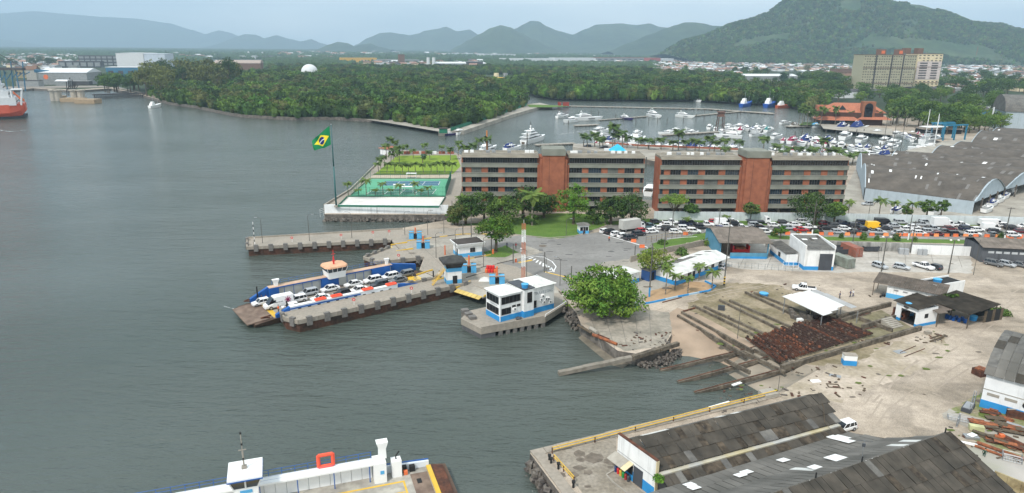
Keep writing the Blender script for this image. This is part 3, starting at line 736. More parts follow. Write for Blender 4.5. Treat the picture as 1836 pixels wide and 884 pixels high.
 # ================================================================== CLUB PENINSULA
CZ=2.4
def C_(x,y):return P(x,y,CZ)
wl0,wl1=W_(583,394),W_(804,395)
pen=[wl0+Vector((0,.6,0)),wl1+Vector((0,.6,0)),C_(818,372),C_(830,330),C_(829,290),C_(818,274),C_(706,268),C_(684,283),C_(656,313),C_(628,341)]
q=MB();q.prism(pen,-3,CZ);struct('club_ground',q,concrete)
def csheet(name,pts,dz,m):q=MB();q.sheet([C_(*p)for p in pts],CZ+dz);return struct(name,q,m)
csheet('lawn',[(672,312),(712,279),(818,278),(826,298),(812,312)],.006,lawn)
csheet('lawn',[(668,314),(671,311),(809,311),(808,313)],.010,mat('hedge_strip',(.05,.09,.02),.9,var=.3,vs=2))
csheet('club_path',[(658,321),(672,313),(808,313),(812,322)],.008,mat('path_sand',(.42,.35,.27),.95,var=.12))
court_g=mat('court_green',(.10,.33,.20),.8,var=.06,vs=.3);court_b=mat('court_blue',(.045,.13,.19),.8,var=.06);court_d=mat('court_dark_green',(.05,.16,.11),.8,var=.06)
csheet('tennis_court',[(629,351),(664,321),(806,321),(799,351)],.014,court_g)
csheet('tennis_court_surface',[(676,333),(691,324.5),(790,324.5),(787,333)],.018,court_b)
csheet('tennis_court_surface',[(655,349),(670,338.5),(783,338.5),(776,349)],.018,court_d)
csheet('sand_court',[(608,369),(624,353.5),(798,353.5),(787,371)],.014,mat('white_sand',(.62,.59,.55),.95,var=.05))
q=MB()
def line(q,a,b,w,z):
 a=Vector((a[0],a[1],0));b=Vector((b[0],b[1],0));d=(b-a).normalized();n=Vector((-d.y,d.x,0))*w/2
 q.face([(a-n)[:2]+(z,),(b-n)[:2]+(z,),(b+n)[:2]+(z,),(a+n)[:2]+(z,)])
for(l0,r0_,r1,l1)in(((678,332),(786,332),(789,325.5),(691,325.5)),((657,348),(775,348),(782,339.5),(671,339.5))):
 c=[C_(*p)for p in(l0,r0_,r1,l1)]
 for i in range(4):line(q,c[i],c[(i+1)%4],.16,CZ+.022)
 for f in(.27,.5,.73):line(q,c[0].lerp(c[1],f),c[3].lerp(c[2],f),.14,CZ+.022)
 line(q,c[0].lerp(c[3],.5),c[1].lerp(c[2],.5),.14,CZ+.024)
struct('court_markings',q,white)
mesh_g=mat('green_fence_mesh',(.02,.15,.09),.8,var=.15)
def fence(name,label,a,b,h,n,m,solid=.0,group=None,posts_m=None,z=None,rails=(.5,.98)):
 t=thing(name,label,'fence',a,ang(a,b),group);L_=dist(a,b)
 pm=MB();pm.tube((0,0,0),(0,0,h),.05,n=5);pme=pm.data('post');pme.materials.append(posts_m or m)
 for i in range(n+1):obj('post',pme,None,t,(L_*i/n,0,0))
 for f in rails:r=MB();r.tube((0,0,h*f),(L_,0,h*f),.035,n=4);obj('rail',r,m,t)
 if solid:p=MB();p.b2(.05,L_-.05,-.02,.02,.05,h*solid);obj('panel',p,m,t)
 w=MB();k=int(L_/.8)
 for i in range(k):w.b2(i*.8,i*.8+.025,-.01,.01,h*solid+.05,h*.97)
 o=obj('mesh_wire',w,m,t)
 return t
fence('court_fence','green mesh fence between the tennis courts and the white sand court',C_(624,353),C_(799,353),3.6,9,mesh_g,.14)
fence('court_fence','green mesh fence along the sea side of the tennis courts',C_(630,350),C_(664,320),3.6,8,mesh_g,.12)
fence('court_fence','dark green mesh fence beside the brick apartment end of the courts',C_(799,351),C_(809,321),3.6,7,mesh_g,.9)
fence('court_fence','green mesh fence between the courts and the sandy club path',C_(665,320.5),C_(806,320.5),3.2,8,mesh_g,.1)
fence('court_fence','low green fence along the seawall before the sand court',C_(606,371),C_(787,373),.7,9,mesh_g,.95)
fence('court_fence','low green fence on the right end of the sand court',C_(788,372),C_(799,354),.7,4,mesh_g,.9)
fence('court_fence','low green fence on the flagpole end of the sand court',C_(606,371),C_(623,354),.7,4,mesh_g,.9)
t=thing('umpire_shelter','left white flat shelter between the two tennis courts','shelter',C_(716,341),0,'white shelters between the tennis courts')
def shelter(t,w):
 r=MB();r.b2(-w/2,w/2,-.8,.8,2.1,2.22);obj('roof',r,white,t)
 for x in(-w/2+.2,w/2-.2):
  for y in(-.7,.7):p=MB();p.b2(x-.04,x+.04,y-.04,y+.04,0,2.1);obj('post',p,white,t)
 b=MB();b.b2(-w/2+.4,w/2-.4,-.2,.2,.4,.48);b.b2(-w/2+.5,-w/2+.6,-.18,.18,0,.4);b.b2(w/2-.6,w/2-.5,-.18,.18,0,.4);obj('bench',b,court_b,t)
shelter(t,4.4)
t=thing('umpire_shelter','right white flat shelter between the two tennis courts','shelter',C_(731,345),0,'white shelters between the tennis courts');shelter(t,4.4)
t=thing('umpire_shelter','white flat shelter on the sandy club path by the lawn','shelter',C_(738,320),0);shelter(t,4.2)
sea_white=streaky('seawall_white',(.72,.74,.75),(.36,.37,.36),.3)
# seawall of white painted concrete panels
WZ=2.95
t=thing('seawall','tall white painted seawall below the sand court and flag','wall',(wl0 .x,wl0 .y,-2.3),ang(wl0,wl1));L_=dist(wl0,wl1)
for i in range(7):
 q=MB();q.b2(L_*i/7+.03,L_*(i+1)/7-.03,-.12+.02*(i%2),.35,.75,WZ+2.3-.05*(i%3));obj('wall_panel',q,sea_white,t)
q=MB()
for i in range(40):q.b2(L_*i/40,L_*(i+1)/40-.02,-.5-random.uniform(0,.5),.3,-.6,.74-random.uniform(0,.25))
obj('footing',q,conc_dark,t)
lw=C_(657,313)
for nm,a,b,lb in(('seawall',wl0,C_(628,341),'low grey seawall on the open river side of the tennis courts'),('seawall',C_(628,341),C_(700,270),'low grey seawall on the river side of the palm lawn')):
 t=thing(nm,lb,'wall',(a.x,a.y,0),ang(a,b));q=MB();L2=dist(a,b);q.b2(0,L2,-.25,.15,-2.6,CZ+.5);obj('wall_face',q,concrete,t)
 q=MB();q.b2(0,L2,-.3,.2,CZ+.5,CZ+.62);obj('coping',q,conc_light,t)
t=thing('railing','white railing on the steps at the seawall corner below the flag','railing',W_(581,393)-Vector((1.5,-1,-1)),1.2)
for k in range(3):q=MB();q.tube((0,0,1+k*.6),(9,0,1+k*.6),.04,n=4);obj('rail',q,white,t)
for k in range(6):q=MB();q.tube((k*1.8,0,-.5),(k*1.8,0,2.2),.05,n=4);obj('post',q,white,t)
# flag on its mast
fb=C_(603,370.5);ft=HZ(fb,224)
flag_g=mat('flag_green',(.0,.17,.055),.7,var=.05);flag_y=mat('flag_yellow',(.80,.62,.02),.7,var=.04);flag_b=mat('flag_blue',(.006,.02,.15),.7,var=.04)
t=thing('flagpole','tall green flagpole on the seawall corner flying the flag','flagpole',fb)
q=MB();q.tube((0,0,0),(0,0,(ft-CZ)*.5),.30,.22,10);q.tube((0,0,(ft-CZ)*.5),(0,0,ft-CZ),.22,.11,10);obj('mast',q,mat('flagpole_green',(.03,.12,.12),.5),t,smooth=True)
q=MB();q.lathe([(.8,-.1),(.7,.35),(.4,.5)],n=10);obj('base',q,conc_light,t)
q=MB();q.lathe([(.05,0),(.2,.1),(.2,.25),(.05,.35)],(0,0,ft-CZ),8);obj('finial',q,steel,t)
q=MB();NU,NV=54,36
def fl(u,v):
 tl,bl=PD(590.5,225.5,fb.y),PD(593.5,259,fb.y);tr,br=PD(557,254,fb.y),PD(562,269.5,fb.y)
 a=tl.lerp(tr,u);b=bl.lerp(br,u);p=a.lerp(b,v)
 mid=4*u*(1-u)
 return p+Vector((0,.55*math.sin(u*9+v*3.0)*(u**.6)+1.2*u,-.5*mid*(v-.2)+.16*math.sin(u*9+v*2)*u))
for i in range(NU):
 for j in range(NV):
  u,v=(i+.5)/NU,(j+.5)/NV;X,Y=(u-.5)*2*1.43,(.5-v)*2
  mi=0
  if abs(X)/1.19+abs(Y)/.76<1:mi=1
  if X*X+Y*Y<.5**2*1.0:
   mi=2;rr=math.hypot(X+.28,Y+1.02)
   if 1.02<rr<1.14:mi=3
  q.face([fl(i/NU,j/NV),fl(i/NU,(j+1)/NV),fl((i+1)/NU,(j+1)/NV),fl((i+1)/NU,j/NV)],mi)
o=obj('flag',q,[flag_g,flag_y,flag_b,white],smooth=False)
tag(o,'green flag with yellow rhombus and blue starry disc, drooping from the tall mast','flag')
q=MB();q.tube((0,0,0),(0,0,1),.1)
# palms of the lawn and courts
rows=[]
pos=[(679,309.5,292),(694,309.5,292),(708,310,292),(722,310,293),(733,310,294),(745,310,292),(759,310,294),(773,310,294),(784,310,291),(797.5,310,290),(810,310,292)]
ordn=['leftmost','second','third','fourth','fifth','sixth','seventh','eighth','ninth','tenth','eleventh','twelfth','thirteenth','fourteenth','fifteenth','sixteenth','seventeenth','eighteenth','nineteenth','twentieth']
def nth(i,n,side='left'):
 if i==0:return side+'most'
 if i==n-1:return('right' if side=='left' else 'left')+'most'
 return ordn[i]+'-from-'+side if i<len(ordn)else '%d-from-%s'%(i+1,side)
for i,(x,y,yt)in enumerate(pos):place_palm(C_(x,y),yt,'%s palm of the row at the near edge of the lawn'%nth(i,len(pos)),'palms at the near edge of the lawn',i=i)
pos=[(625,349,328),(657,349,322),(687,349,328),(717,350,331),(744,350,327),(768,350,335)]
for i,(x,y,yt)in enumerate(pos):place_palm(C_(x,y+1),yt,'%s tall palm between the tennis court and sand court'%nth(i,6),'palms beside the sand court',near=True,i=i)
pos=[(643,350,341),(673,350,343),(701,350,345),(755,350,347)]
for i,(x,y,yt)in enumerate(pos):place_palm(C_(x,y+1.5),yt,'%s short palm between the tennis court and sand court'%nth(i,4),'palms beside the sand court',near=True,i=i,s=.8)
pos=[(730,276,260),(741,284,268),(763,277,258),(771,287,271),(792,276,261),(808,287,265),(822,277,254),(829,283,262)]
for i,(x,y,yt)in enumerate(pos):place_palm(C_(x,y),yt,'%s palm of the row along the far edge of the lawn'%nth(i,8),'palms at the far edge of the lawn',i=i+1)
pos=[(699,272,247),(710,274,253),(693,283,259),(706,288,266),(716,292,272),(690,296,280),(701,294,275),(722,278,262),(683,303,283),(713,283,262)]
for i,(x,y,yt)in enumerate(sorted(pos)):place_palm(C_(x,y),yt,'%s palm in the dense cluster on the river corner of the lawn'%nth(i,10),'palms clustered at the lawn corner',i=i)
for(x,y,lb)in((751,291,'blue-green fan palm standing alone on the palm lawn'),):
 make_tree('fan_palm',lb,'palm tree',C_(758,292),2.2,4.4,leafmat('silver_leaves',(.10,.17,.12),(.14,.22,.16)),5,nc=12,leaves=40,ls=.5)
t=thing('clubhouse','small white clubhouse hidden by palms on the river corner','building',C_(700,276),.9)
q=MB();q.b2(-4,4,-3,3,0,3);obj('wall',q,white_wall,t);q=MB();q.b2(-4.6,4.6,-3.6,3.6,3,3.25);obj('roof',q,tile,t)
for k in range(4):
 q=MB();q.b2(-3.5+k*2,-2.3+k*2,-3.05,-2.98,.9,2.1);obj('window',q,glass,t)
t=thing('low_wall','low brick-red planter wall along the far side of the lawn','wall',C_(724,276),ang(C_(724,276),C_(818,276)));L2=dist(C_(724,276),C_(818,276))
for i in range(6):q=MB();q.b2(L2*i/6,L2*(i+1)/6-1.2,0,.6,0,1.3);obj('wall_section',q,[mat('planter_brick',(.28,.09,.055),.9),white][i%2 and i==3],t)
# ================================================================== VEHICLES
def paint(nm,c,r=.3):return mat('paint_'+nm,c,r,var=.03,spec=.6,obj_space=True)
PAINT={'white':paint('white',(.75,.75,.75)),'silver':paint('silver',(.40,.42,.44)),'grey':paint('grey',(.14,.145,.15)),'black':paint('black',(.015,.015,.018)),'red':paint('red',(.42,.015,.02)),
'maroon':paint('maroon',(.12,.012,.018)),'blue':paint('blue',(.015,.03,.20)),'navy':paint('navy',(.012,.02,.05)),'yellow':paint('yellow',(.85,.48,.02)),'teal':paint('teal',(.06,.12,.14)),'dark':paint('dark',(.035,.037,.045)),'beige':paint('beige',(.42,.38,.30))}
tyre=mat('tyre',(.018,.018,.018),.9,var=.1,obj_space=True);rimm=mat('wheel_rim',(.38,.38,.39),.4,.5,obj_space=True)
headm=mat('headlight_glass',(.62,.64,.66),.15,obj_space=True);tailm=mat('tail_light_red',(.35,.01,.01),.3,obj_space=True)
plastic=mat('black_trim',(.02,.02,.022),.6,obj_space=True);cglass=mat('car_glass',(.012,.015,.02),.08,spec=.7,obj_space=True)
def ring(x,hw,z0,z1,tuck=.86):
 return[(x,-hw*.9,z0),(x,hw*.9,z0),(x,hw,z0+.18),(x,hw,z1-.14),(x,hw*tuck,z1),(x,-hw*tuck,z1),(x,-hw,z1-.14),(x,-hw,z0+.18)]
def wheel_m(r=.32):
 q=MB();q.tube((0,-.11,0),(0,.11,0),r,n=12,mi=0);q.tube((0,-.12,0),(0,.12,0),r*.58,n=8,mi=1);return q
def car_proto(kind):
 L_,hw,belt,roofz,z0={'hatchback':(3.9,.84,.92,1.46,.24),'sedan':(4.5,.86,.90,1.42,.24),'suv':(4.4,.90,1.05,1.66,.32),'pickup':(5.2,.92,1.08,1.75,.38),'van':(5.6,.98,1.25,2.35,.32)}[kind]
 t=thing('parked_car' if kind!='van' else 'parked_van','car','car',(0,-520,0));H_=L_/2
 q=MB()
 prof={'hatchback':[(-.5,.60,.9),(-.47,.78,.97),(-.30,.90,1),(0,.95,1),(.3,1.0,1),(.46,1.0,.97),(.5,.80,.9)],
'sedan':[(-.5,.58,.88),(-.47,.76,.96),(-.28,.90,1),(0,.95,1),(.28,1.0,1),(.46,.98,.96),(.5,.80,.88)],
'suv':[(-.5,.62,.9),(-.475,.82,.97),(-.30,.92,1),(0,.97,1),(.3,1.0,1),(.47,1.0,.97),(.5,.80,.92)],
'pickup':[(-.5,.62,.92),(-.475,.84,.98),(-.30,.93,1),(0,.97,1),(.1,.97,1),(.48,.97,.99),(.5,.90,.97)],
'van':[(-.5,.42,.9),(-.475,.66,.96),(-.36,.80,1),(-.2,1.0,1),(.3,1.0,1),(.5,1.0,1)]}[kind]
 q.loft([ring(x*L_,hw*w,z0,z0+(belt-z0)*h)for x,h,w in prof])
 r=MB();g=MB()
 def cabin(a,b,c,d,tw=.80):
  lo=[(a,-hw*.93),(b,-hw*.93),(b,hw*.93),(a,hw*.93)];hi=[(c,-hw*tw),(d,-hw*tw),(d,hw*tw),(c,hw*tw)]
  g.loft([[(x,y,belt-.08)for x,y in lo],[(x,y,roofz-.05)for x,y in hi]])
  r.loft([[(x*1.0,y*1.02,roofz-.055)for x,y in hi],[(x*.97+(c+d)/2*.03,y*.95,roofz)for x,y in hi]])
  for f in(.0,.42,.78,1.0):  # pillars
   for s in(-1,1):
    x0=a+(b-a)*f;x1=c+(d-c)*f;r.tube((x0,s*hw*.935,belt-.08),(x1,s*hw*(tw+.01),roofz-.05),.045,n=4)
 if kind=='hatchback':cabin(-.24*L_,.47*L_,-.08*L_,.40*L_)
 if kind=='sedan':cabin(-.25*L_,.37*L_,-.10*L_,.22*L_)
 if kind=='suv':cabin(-.25*L_,.48*L_,-.11*L_,.43*L_)
 if kind=='pickup':
  cabin(-.24*L_,.12*L_,-.13*L_,.09*L_)
 if kind=='van':
  q.loft([[(x*L_,s*hw*w,z)for s,w,z in((-1,.99,belt-.1),(1,.99,belt-.1),(1,.9,zz),(-1,.9,zz))]for x,zz in((-.19,roofz-.12),(-.1,roofz),(.49,roofz))])
  g.loft([[(-.41*L_,-hw*.88,belt-.32),(-.41*L_,hw*.88,belt-.32),(-.24*L_,hw*.88,belt-.2),(-.24*L_,-hw*.88,belt-.2)],[(-.235*L_,-hw*.84,roofz-.22),(-.235*L_,hw*.84,roofz-.22),(-.185*L_,hw*.84,roofz-.2),(-.185*L_,-hw*.84,roofz-.2)]])
  for s in(-1,1):g.box((-.20*L_,s*hw*.975,belt+.32),(.14*L_,.03,.5))
 obj('body',q,PAINT['white'],t)
 obj('window_glass',g,cglass,t)
 if r.v:obj('roof',r,PAINT['white'],t)
 if kind=='pickup':
  b=MB();b.b2(.14*L_,.47*L_,-hw*.82,hw*.82,belt-.035,belt-.015);obj('load_bed',b,plastic,t)
 wr=.36 if kind in('suv','pickup','van')else.31
 wm=wheel_m(wr).data('wheel');wm.materials.append(tyre);wm.materials.append(rimm)
 for sx in(-.31,.31):
  for s in(-1,1):obj('wheel',wm,None,t,(sx*L_,s*(hw-.07),wr))
 hm=MB();hm.b2(-.08,.05,-.2,.2,-.08,.08);h1=hm.data('headlight');h1 .materials.append(headm);tm=hm.data('tail_light');tm.materials.append(tailm)
 for s in(-1,1):
  obj('headlight',h1,None,t,(-.485*L_,s*hw*.66,belt*.68));obj('tail_light',tm,None,t,(.487*L_,s*hw*.72,belt*.80))
 return register(t)
CAR={k:car_proto(k)for k in('hatchback','sedan','suv','pickup','van')}
car_used=set()
def place_car(kind,colour,p,rz,label,group=None,cat=None):
 m=PAINT[colour];pr=CAR[kind];mm={'body':m,'roof':m}
 if pr.name in car_used:o=dup(pr,p,rz,label,None,group,mats=mm)
 else:
  car_used.add(pr.name);o=pr;o.location=p;o.rotation_euler=(0,0,rz);o['label']=label
  if group:o['group']=group
  for c in TREE[pr.name]:
   if c.name.split('.')[0]in mm:c.material_slots[0].link='OBJECT';c.material_slots[0].material=m
 o['category']=cat or{'van':'van','pickup':'pickup truck'}.get(kind,'car')
 return o
 # box truck
def box_truck(label,p,rz,flat=False,bl=5.2,bh=2.5,col='white',boxm=None,group=None):
 t=thing('box_truck' if not flat else 'tow_truck',label,'truck',p,rz,group)
 c=MB();c.loft([[(x,-s,.55),(x,s,.55),(x,s,z),(x,-s,z)]for x,s,z in((-4.3,.95,1.5),(-4.2,1.0,1.75),(-3.6,1.0,2.45),(-2.5,1.0,2.5))]);obj('cab',c,PAINT[col],t)
 g=MB();g.loft([[(-4.24,-.88,1.6),(-4.24,.88,1.6),(-4.12,.88,1.6),(-4.12,-.88,1.6)],[(-3.72,-.84,2.32),(-3.72,.84,2.32),(-3.6,.84,2.32),(-3.6,-.84,2.32)]])
 for s in(-1,1):g.box((-3.35,s*1.0,1.95),(.8,.03,.6))
 obj('window_glass',g,cglass,t)
 f=MB();f.b2(-4.1,bl-2.3,-.5,.5,.5,.8);f.b2(-4.35,-4.2,-.95,.95,.4,.75);obj('chassis',f,plastic,t)
 if flat:b=MB();b.b2(-2.3,bl-2.3,-1.05,1.05,.95,1.08);b.box((bl-2.6,0,1.3),(1.6,2.0,.08),0,0,('Y',.25));obj('flat_bed',b,dgrey,t)
 else:
  b=MB();b.b2(-2.35,bl-2.35,-1.15,1.15,.85,.85+bh);obj('cargo_box',b,boxm or PAINT['white'],t)
  b=MB();b.b2(-2.38,bl-2.32,-1.18,1.18,.85+bh,.93+bh);obj('box_roof',b,boxm or PAINT['white'],t)
 wm=wheel_m(.45).data('wheel');wm.materials.append(tyre);wm.materials.append(rimm)
 for x in(-3.4,bl-3.6):
  for s in(-1,1):obj('wheel',wm,None,t,(x,s*.9,.45))
 return t
cname={'dark':'charcoal','teal':'grey-green'}
def near_word(x):
 """what stands next to the car, to find it by"""
 marks=[(1086,'at the open left end of the queue'),(1128,'beside the curtain-sided truck'),(1165,'behind the palm-shaded fence'),(1215,'above the green bush bed'),(1265,'below the spreading umbrella tree'),(1310,'behind the open blue shed'),(1350,'by the white tow truck'),(1400,'left of the round bright-leaved tree'),
(1450,'under the big dark round tree'),(1500,'behind the blue-based workshop'),(1560,'by the yellow van'),(1610,'under the wall palms'),(1680,'by the tall white box truck'),(1730,'below the arched boat shed corner'),(1775,'by the long white van'),(1836,'at the right picture edge')]
 return min(marks,key=lambda k:abs(k[0]-x))[1]
Q=[('hatchback','white',1086,419),('suv','black',1096,421),('hatchback','white',1106,424),('hatchback','white',1118,427),('suv','dark',1130,431),('suv','dark',1145,424),('pickup','teal',1164,411),('pickup','dark',1151,407),('hatchback','red',1151,418),('hatchback','white',1169,419),('sedan','white',1182,413),
('suv','black',1198,415),('hatchback','white',1211,420),('suv','white',1227,414),('suv','white',1243,419),('pickup','white',1202,403),('suv','navy',1228,406),('suv','dark',1257,412),('hatchback','dark',1176,402),('sedan','white',1195,407),('hatchback','black',1240,404),('pickup','white',1265,407),
('sedan','silver',1277,419),('hatchback','red',1305,419),('sedan','grey',1340,420),('suv','white',1372,420),('suv','dark',1400,419),('sedan','red',1436,416),('hatchback','black',1464,419),('sedan','blue',1292,414),('suv','black',1364,414),('pickup','white',1328,413),('suv','silver',1413,413),('pickup','white',1448,412),
('sedan','white',1300,409),('suv','black',1318,406),('suv','silver',1354,408),('hatchback','white',1388,408),('sedan','white',1424,407),('suv','white',1440,402),('hatchback','red',1281,402),('hatchback','white',1313,401),('hatchback','black',1405,403),('hatchback','maroon',1479,405),('suv','navy',1512,405),
('hatchback','silver',1501,420),('sedan','black',1533,420),('pickup','silver',1573,421),('sedan','silver',1611,422),('hatchback','white',1648,422),('hatchback','white',1514,414),('hatchback','black',1549,415),('sedan','dark',1586,413),('hatchback','white',1626,415),('suv','grey',1497,409),('sedan','black',1480,413),
('suv','dark',1533,409),('suv','navy',1547,404),('sedan','silver',1603,409),('suv','silver',1614,403),('pickup','silver',1650,407),('sedan','white',1636,411),('suv','silver',1657,403),('sedan','maroon',1680,424),('suv','black',1711,424),('suv','white',1744,424),('sedan','grey',1781,425),('suv','white',1815,426),
('pickup','silver',1671,415),('hatchback','maroon',1703,414),('suv','navy',1732,414),('hatchback','white',1752,416),('hatchback','black',1783,419),('hatchback','maroon',1830,419),('pickup','white',1721,408),('suv','white',1800,409),('suv','black',1813,413),('sedan','white',1838,410),('sedan','grey',1693,419),('hatchback','silver',1663,419)]
def yaw(x):return PI+R_(28 if x<1140 else(28*(1200-x)/60 if x<1200 else 0))+R_(-1.6)
seen={}
rows_txt={0:'front row',1:'second row',2:'third row',3:'back row by the wall'}
def rowof(x,y):
 b=419 if x<1250 else 420+(x-1300)*.0095
 return min(3,max(0,int(round((b-y)/5.3))))
Q.sort(key=lambda c:c[2])
cnt={}
for k,c,x,y in Q:cnt.setdefault((k,c,near_word(x),rowof(x,y)),[]).append((x,y))
for k,c,x,y in Q:
 key=(k,c,near_word(x),rowof(x,y));L2=cnt[key]
 w='' if len(L2)==1 else('left ' if len(L2)==2 and(x,y)==L2[0]else('right ' if len(L2)==2 else('%s, '%ordn[L2 .index((x,y))])))
 place_car(k,c,P(x,y-1.4),yaw(x)+random.uniform(-.02,.02),'%s%s %s in the %s, %s'%(w,cname.get(c,c),k,rows_txt[key[3]],near_word(x)),'cars queuing on the avenue')
place_car('van','yellow',P(1568,410),yaw(1568),'bright yellow panel van in the car queue','cars queuing on the avenue')
place_car('van','black',P(1583,403.5),yaw(1583),'black van behind the yellow van in the queue','cars queuing on the avenue')
place_car('van','white',P(1775,412.5),yaw(1775),'long white panel van in the queue near the right','cars queuing on the avenue')
place_car('van','white',P(1296,404),yaw(1296),'white van in the back row behind the blue shed','cars queuing on the avenue')
curt=mat('truck_curtain',(.46,.45,.42),.8,var=.06)
box_truck('truck with a grey curtain-sided box and white cab, left end of the queue',P(1133,413),yaw(1120),bl=6.6,bh=2.7,boxm=curt,group='trucks in the car queue')
box_truck('white truck with a tall white box in the queue by the wall',P(1682,408),yaw(1682),bl=4.6,bh=2.4,group='trucks in the car queue')
box_truck('white flatbed tow truck in the back row behind the bushes',P(1356,401),yaw(1350),True,group='trucks in the car queue')
box_truck('white truck with a low white box beside the long white van',P(1768,406),yaw(1760),bl=4.6,bh=1.5,group='trucks in the car queue')
# parked about the yard
Y_=[('hatchback','silver',1577,480,R_(-62),'silver hatchback parked beside the lamp post in the pale yard'),('hatchback','silver',1616,482,R_(-40),'silver hatchback parked alone in the middle of the pale yard'),
('pickup','white',1655,481,R_(118),'white pickup parked in the pale yard beside the black hatchback'),('hatchback','black',1674,482,R_(118),'black hatchback parked right of the white pickup'),
('suv','grey',1781,476,R_(-54),'grey estate car, left of the three by the dark shed'),('hatchback','silver',1805,477,R_(-54),'silver car, middle of the three parked by the dark shed'),('sedan','grey',1828,478,R_(-54),'dark grey sedan, right of the three parked by the dark shed'),
('hatchback','silver',1287,482,R_(150),'silver hatchback parked at the end of the long white roofed office'),('pickup','white',1441,521,R_(160),'white pickup with an open bed beside the white tin shed'),
('hatchback','white',1512,771,R_(203),'white hatchback parked at the end of the near shed roof')]
for k,c,x,y,a,lb in Y_:place_car(k,c,P(x,y),a+PI if lb.startswith('white pickup parked')is False else a,lb)
# ================================================================== FERRY TERMINAL
def onx(o,rz,px,y,z):
 """local x at which the line (., y, z) of the frame is seen in column px"""
 lo,hi=-80.0,80.0;c,s=math.cos(rz),math.sin(rz)
 f=lambda x:px_of(o[0]+x*c-y*s,o[1]+x*s+y*c,z)[0]-px
 for _ in range(50):
  m_=(lo+hi)/2
  if(f(m_)<0)==(f(lo)<0):lo=m_
  else:hi=m_
 return lo
def loc(o,rz,px,py,z):
 p=P(px,py,z)-Vector((o[0],o[1],z));c,s=math.cos(rz),math.sin(rz)
 return Vector((p.x*c+p.y*s,-p.x*s+p.y*c,z-o[2]))
fender=mat('fender_concrete',(.16,.15,.14),.95,var=.2,vs=2)
def pier(name,label,poly,curb_runs,zt=0.02,rail=True,lip=.42):
 o=poly[0];t=thing(name,label,'pier',(o.x,o.y,0));rp=[Vector((p.x-o.x,p.y-o.y,0))for p in poly]
 q=MB();q.prism(rp,-.5,zt);obj('deck',q,concrete,t)
 cx=sum((p for p in rp),Vector())/len(rp)
 q=MB();q.prism([cx+(p-cx)*.985 for p in rp],-5,-.5);obj('side_wall',q,pier_wall,t)
 for a,b,nb in curb_runs:
  a=rp[a];b=rp[b];A=ang(a,b);L_=dist(a,b);n=max(1,round(L_/4.2));d=(b-a)/n
  for i in range(n):
   m_=a+d*(i+.5);q=MB();q.box((m_.x,m_.y,zt+lip/2-.2),(L_/n-.05,.34,lip+.4),A);obj('kerb',q,concrete,t)
  for i in range(nb):
   m_=a+(b-a)*((i+.6)/nb);q=MB();q.box((m_.x,m_.y,-.1),(1.15,.75,1.9),A);obj('fender_block',q,fender,t)
 return t
pa=[P(443,445),P(700,432),P(722,411),P(443,427.5)]
pier('pier','long concrete pier farthest from the camera, with lamps and rusty sides',pa,[(0,1,10),(3,2,0),(0,3,2)])
pb=[P(535,578),P(844,508),P(792,498),P(510,555),P(502,560),P(510,572)]
pier('pier','long concrete pier in front of the blue ferry',pb,[(0,1,11),(3,2,11),(3,4,0),(4,5,1),(5,0,1)],lip=.5)
pc=[P(678,472),P(760,463),P(719,447),P(700,444),P(652,463)]
pier('pier','short weathered concrete pier between the two ferry berths',pc,[(0,1,3),(4,3,4),(4,0,1)],lip=.5)
# life rings on stakes
def lifering(p,lb):
 t=thing('life_ring_stand',lb,'life ring',p,0,'life rings on stakes along the piers');q=MB();q.tube((0,0,0),(0,0,1.2),.04,n=5);obj('stake',q,white,t)
 q=MB()
 for i in range(10):
  a,b=2*PI*i/10,2*PI*(i+1)/10;q.tube((.3*math.cos(a),-.06,1.3+.3*math.sin(a)),(.3*math.cos(b),-.06,1.3+.3*math.sin(b)),.09,n=5,cap=False)
 obj('ring',q,redp,t)
for x,y,lb in((524,434,'life ring near the outer end of the far pier'),(612,429,'life ring in the middle of the far pier'),(669,424,'life ring near the landward part of the far pier'),(698,422,'life ring by the apron end of the far pier'),(715,466,'life ring on the short weathered pier'),(635,547,'life ring in the middle of the near long pier'),(738,526,'life ring by the control tower end of the near pier')):lifering(P(x,y),lb)
# lamps and poles
def lamp(p,ytop,label,arm=1.6,a=PI/2,r=.09,m=None,heads=1,group=None,base=None):
 h=HZ(p,ytop)-p[2];t=thing('lamp_post',label,'lamp post',p,a,group)
 q=MB();q.tube((0,0,0),(0,0,h-.5),r,r*.6,7)
 for k in range(heads):
  s=1 if k==0 else-1;q.path([(0,0,h-.5),(s*arm*.25,0,h-.12),(s*arm*.7,0,h)],r*.5,5)
 obj('pole',q,m or polem,t)
 for k in range(heads):
  s=1 if k==0 else-1;q=MB();q.box((s*arm*.85,0,h),(arm*.5,.26,.13));obj('lamp_head',q,steel if m is None else m,t)
 if base:q=MB();q.tube((0,0,0),(0,0,base[0]),r*1.6,n=7);obj('painted_base',q,base[1],t)
 return t
G='tall lamp posts of the ferry terminal'
for x,y,yt,lb,a in((471,436,390,'lamp post near the outer end of the far pier',PI),(555,432,384,'lamp post in the middle of the far pier',0),(631,427,380,'lamp post on the landward part of the far pier',PI),(726,421,379,'lamp post standing left of the far orange post',0),(767,421,377,'tall lamp post on the apron before the white seawall',0),
(796,419,384,'lamp post on the apron near the dark trees',PI),(782,462,417,'lamp post beside the lane left of the white booth',0),(817,470,410,'lamp post rising behind the control cabin roof',0),(867,478,424,'lamp post by the shade tree with a curved head',0),(944,500,447,'lamp post at the hatched road marking',PI),(1004,512,462,'dark lamp post left of the big leafy tree',2.6),(979,485,458,'short double-armed lamp near the white road hatching',PI)):
 lamp(P(x,y),yt,lb,a=a,group=G)
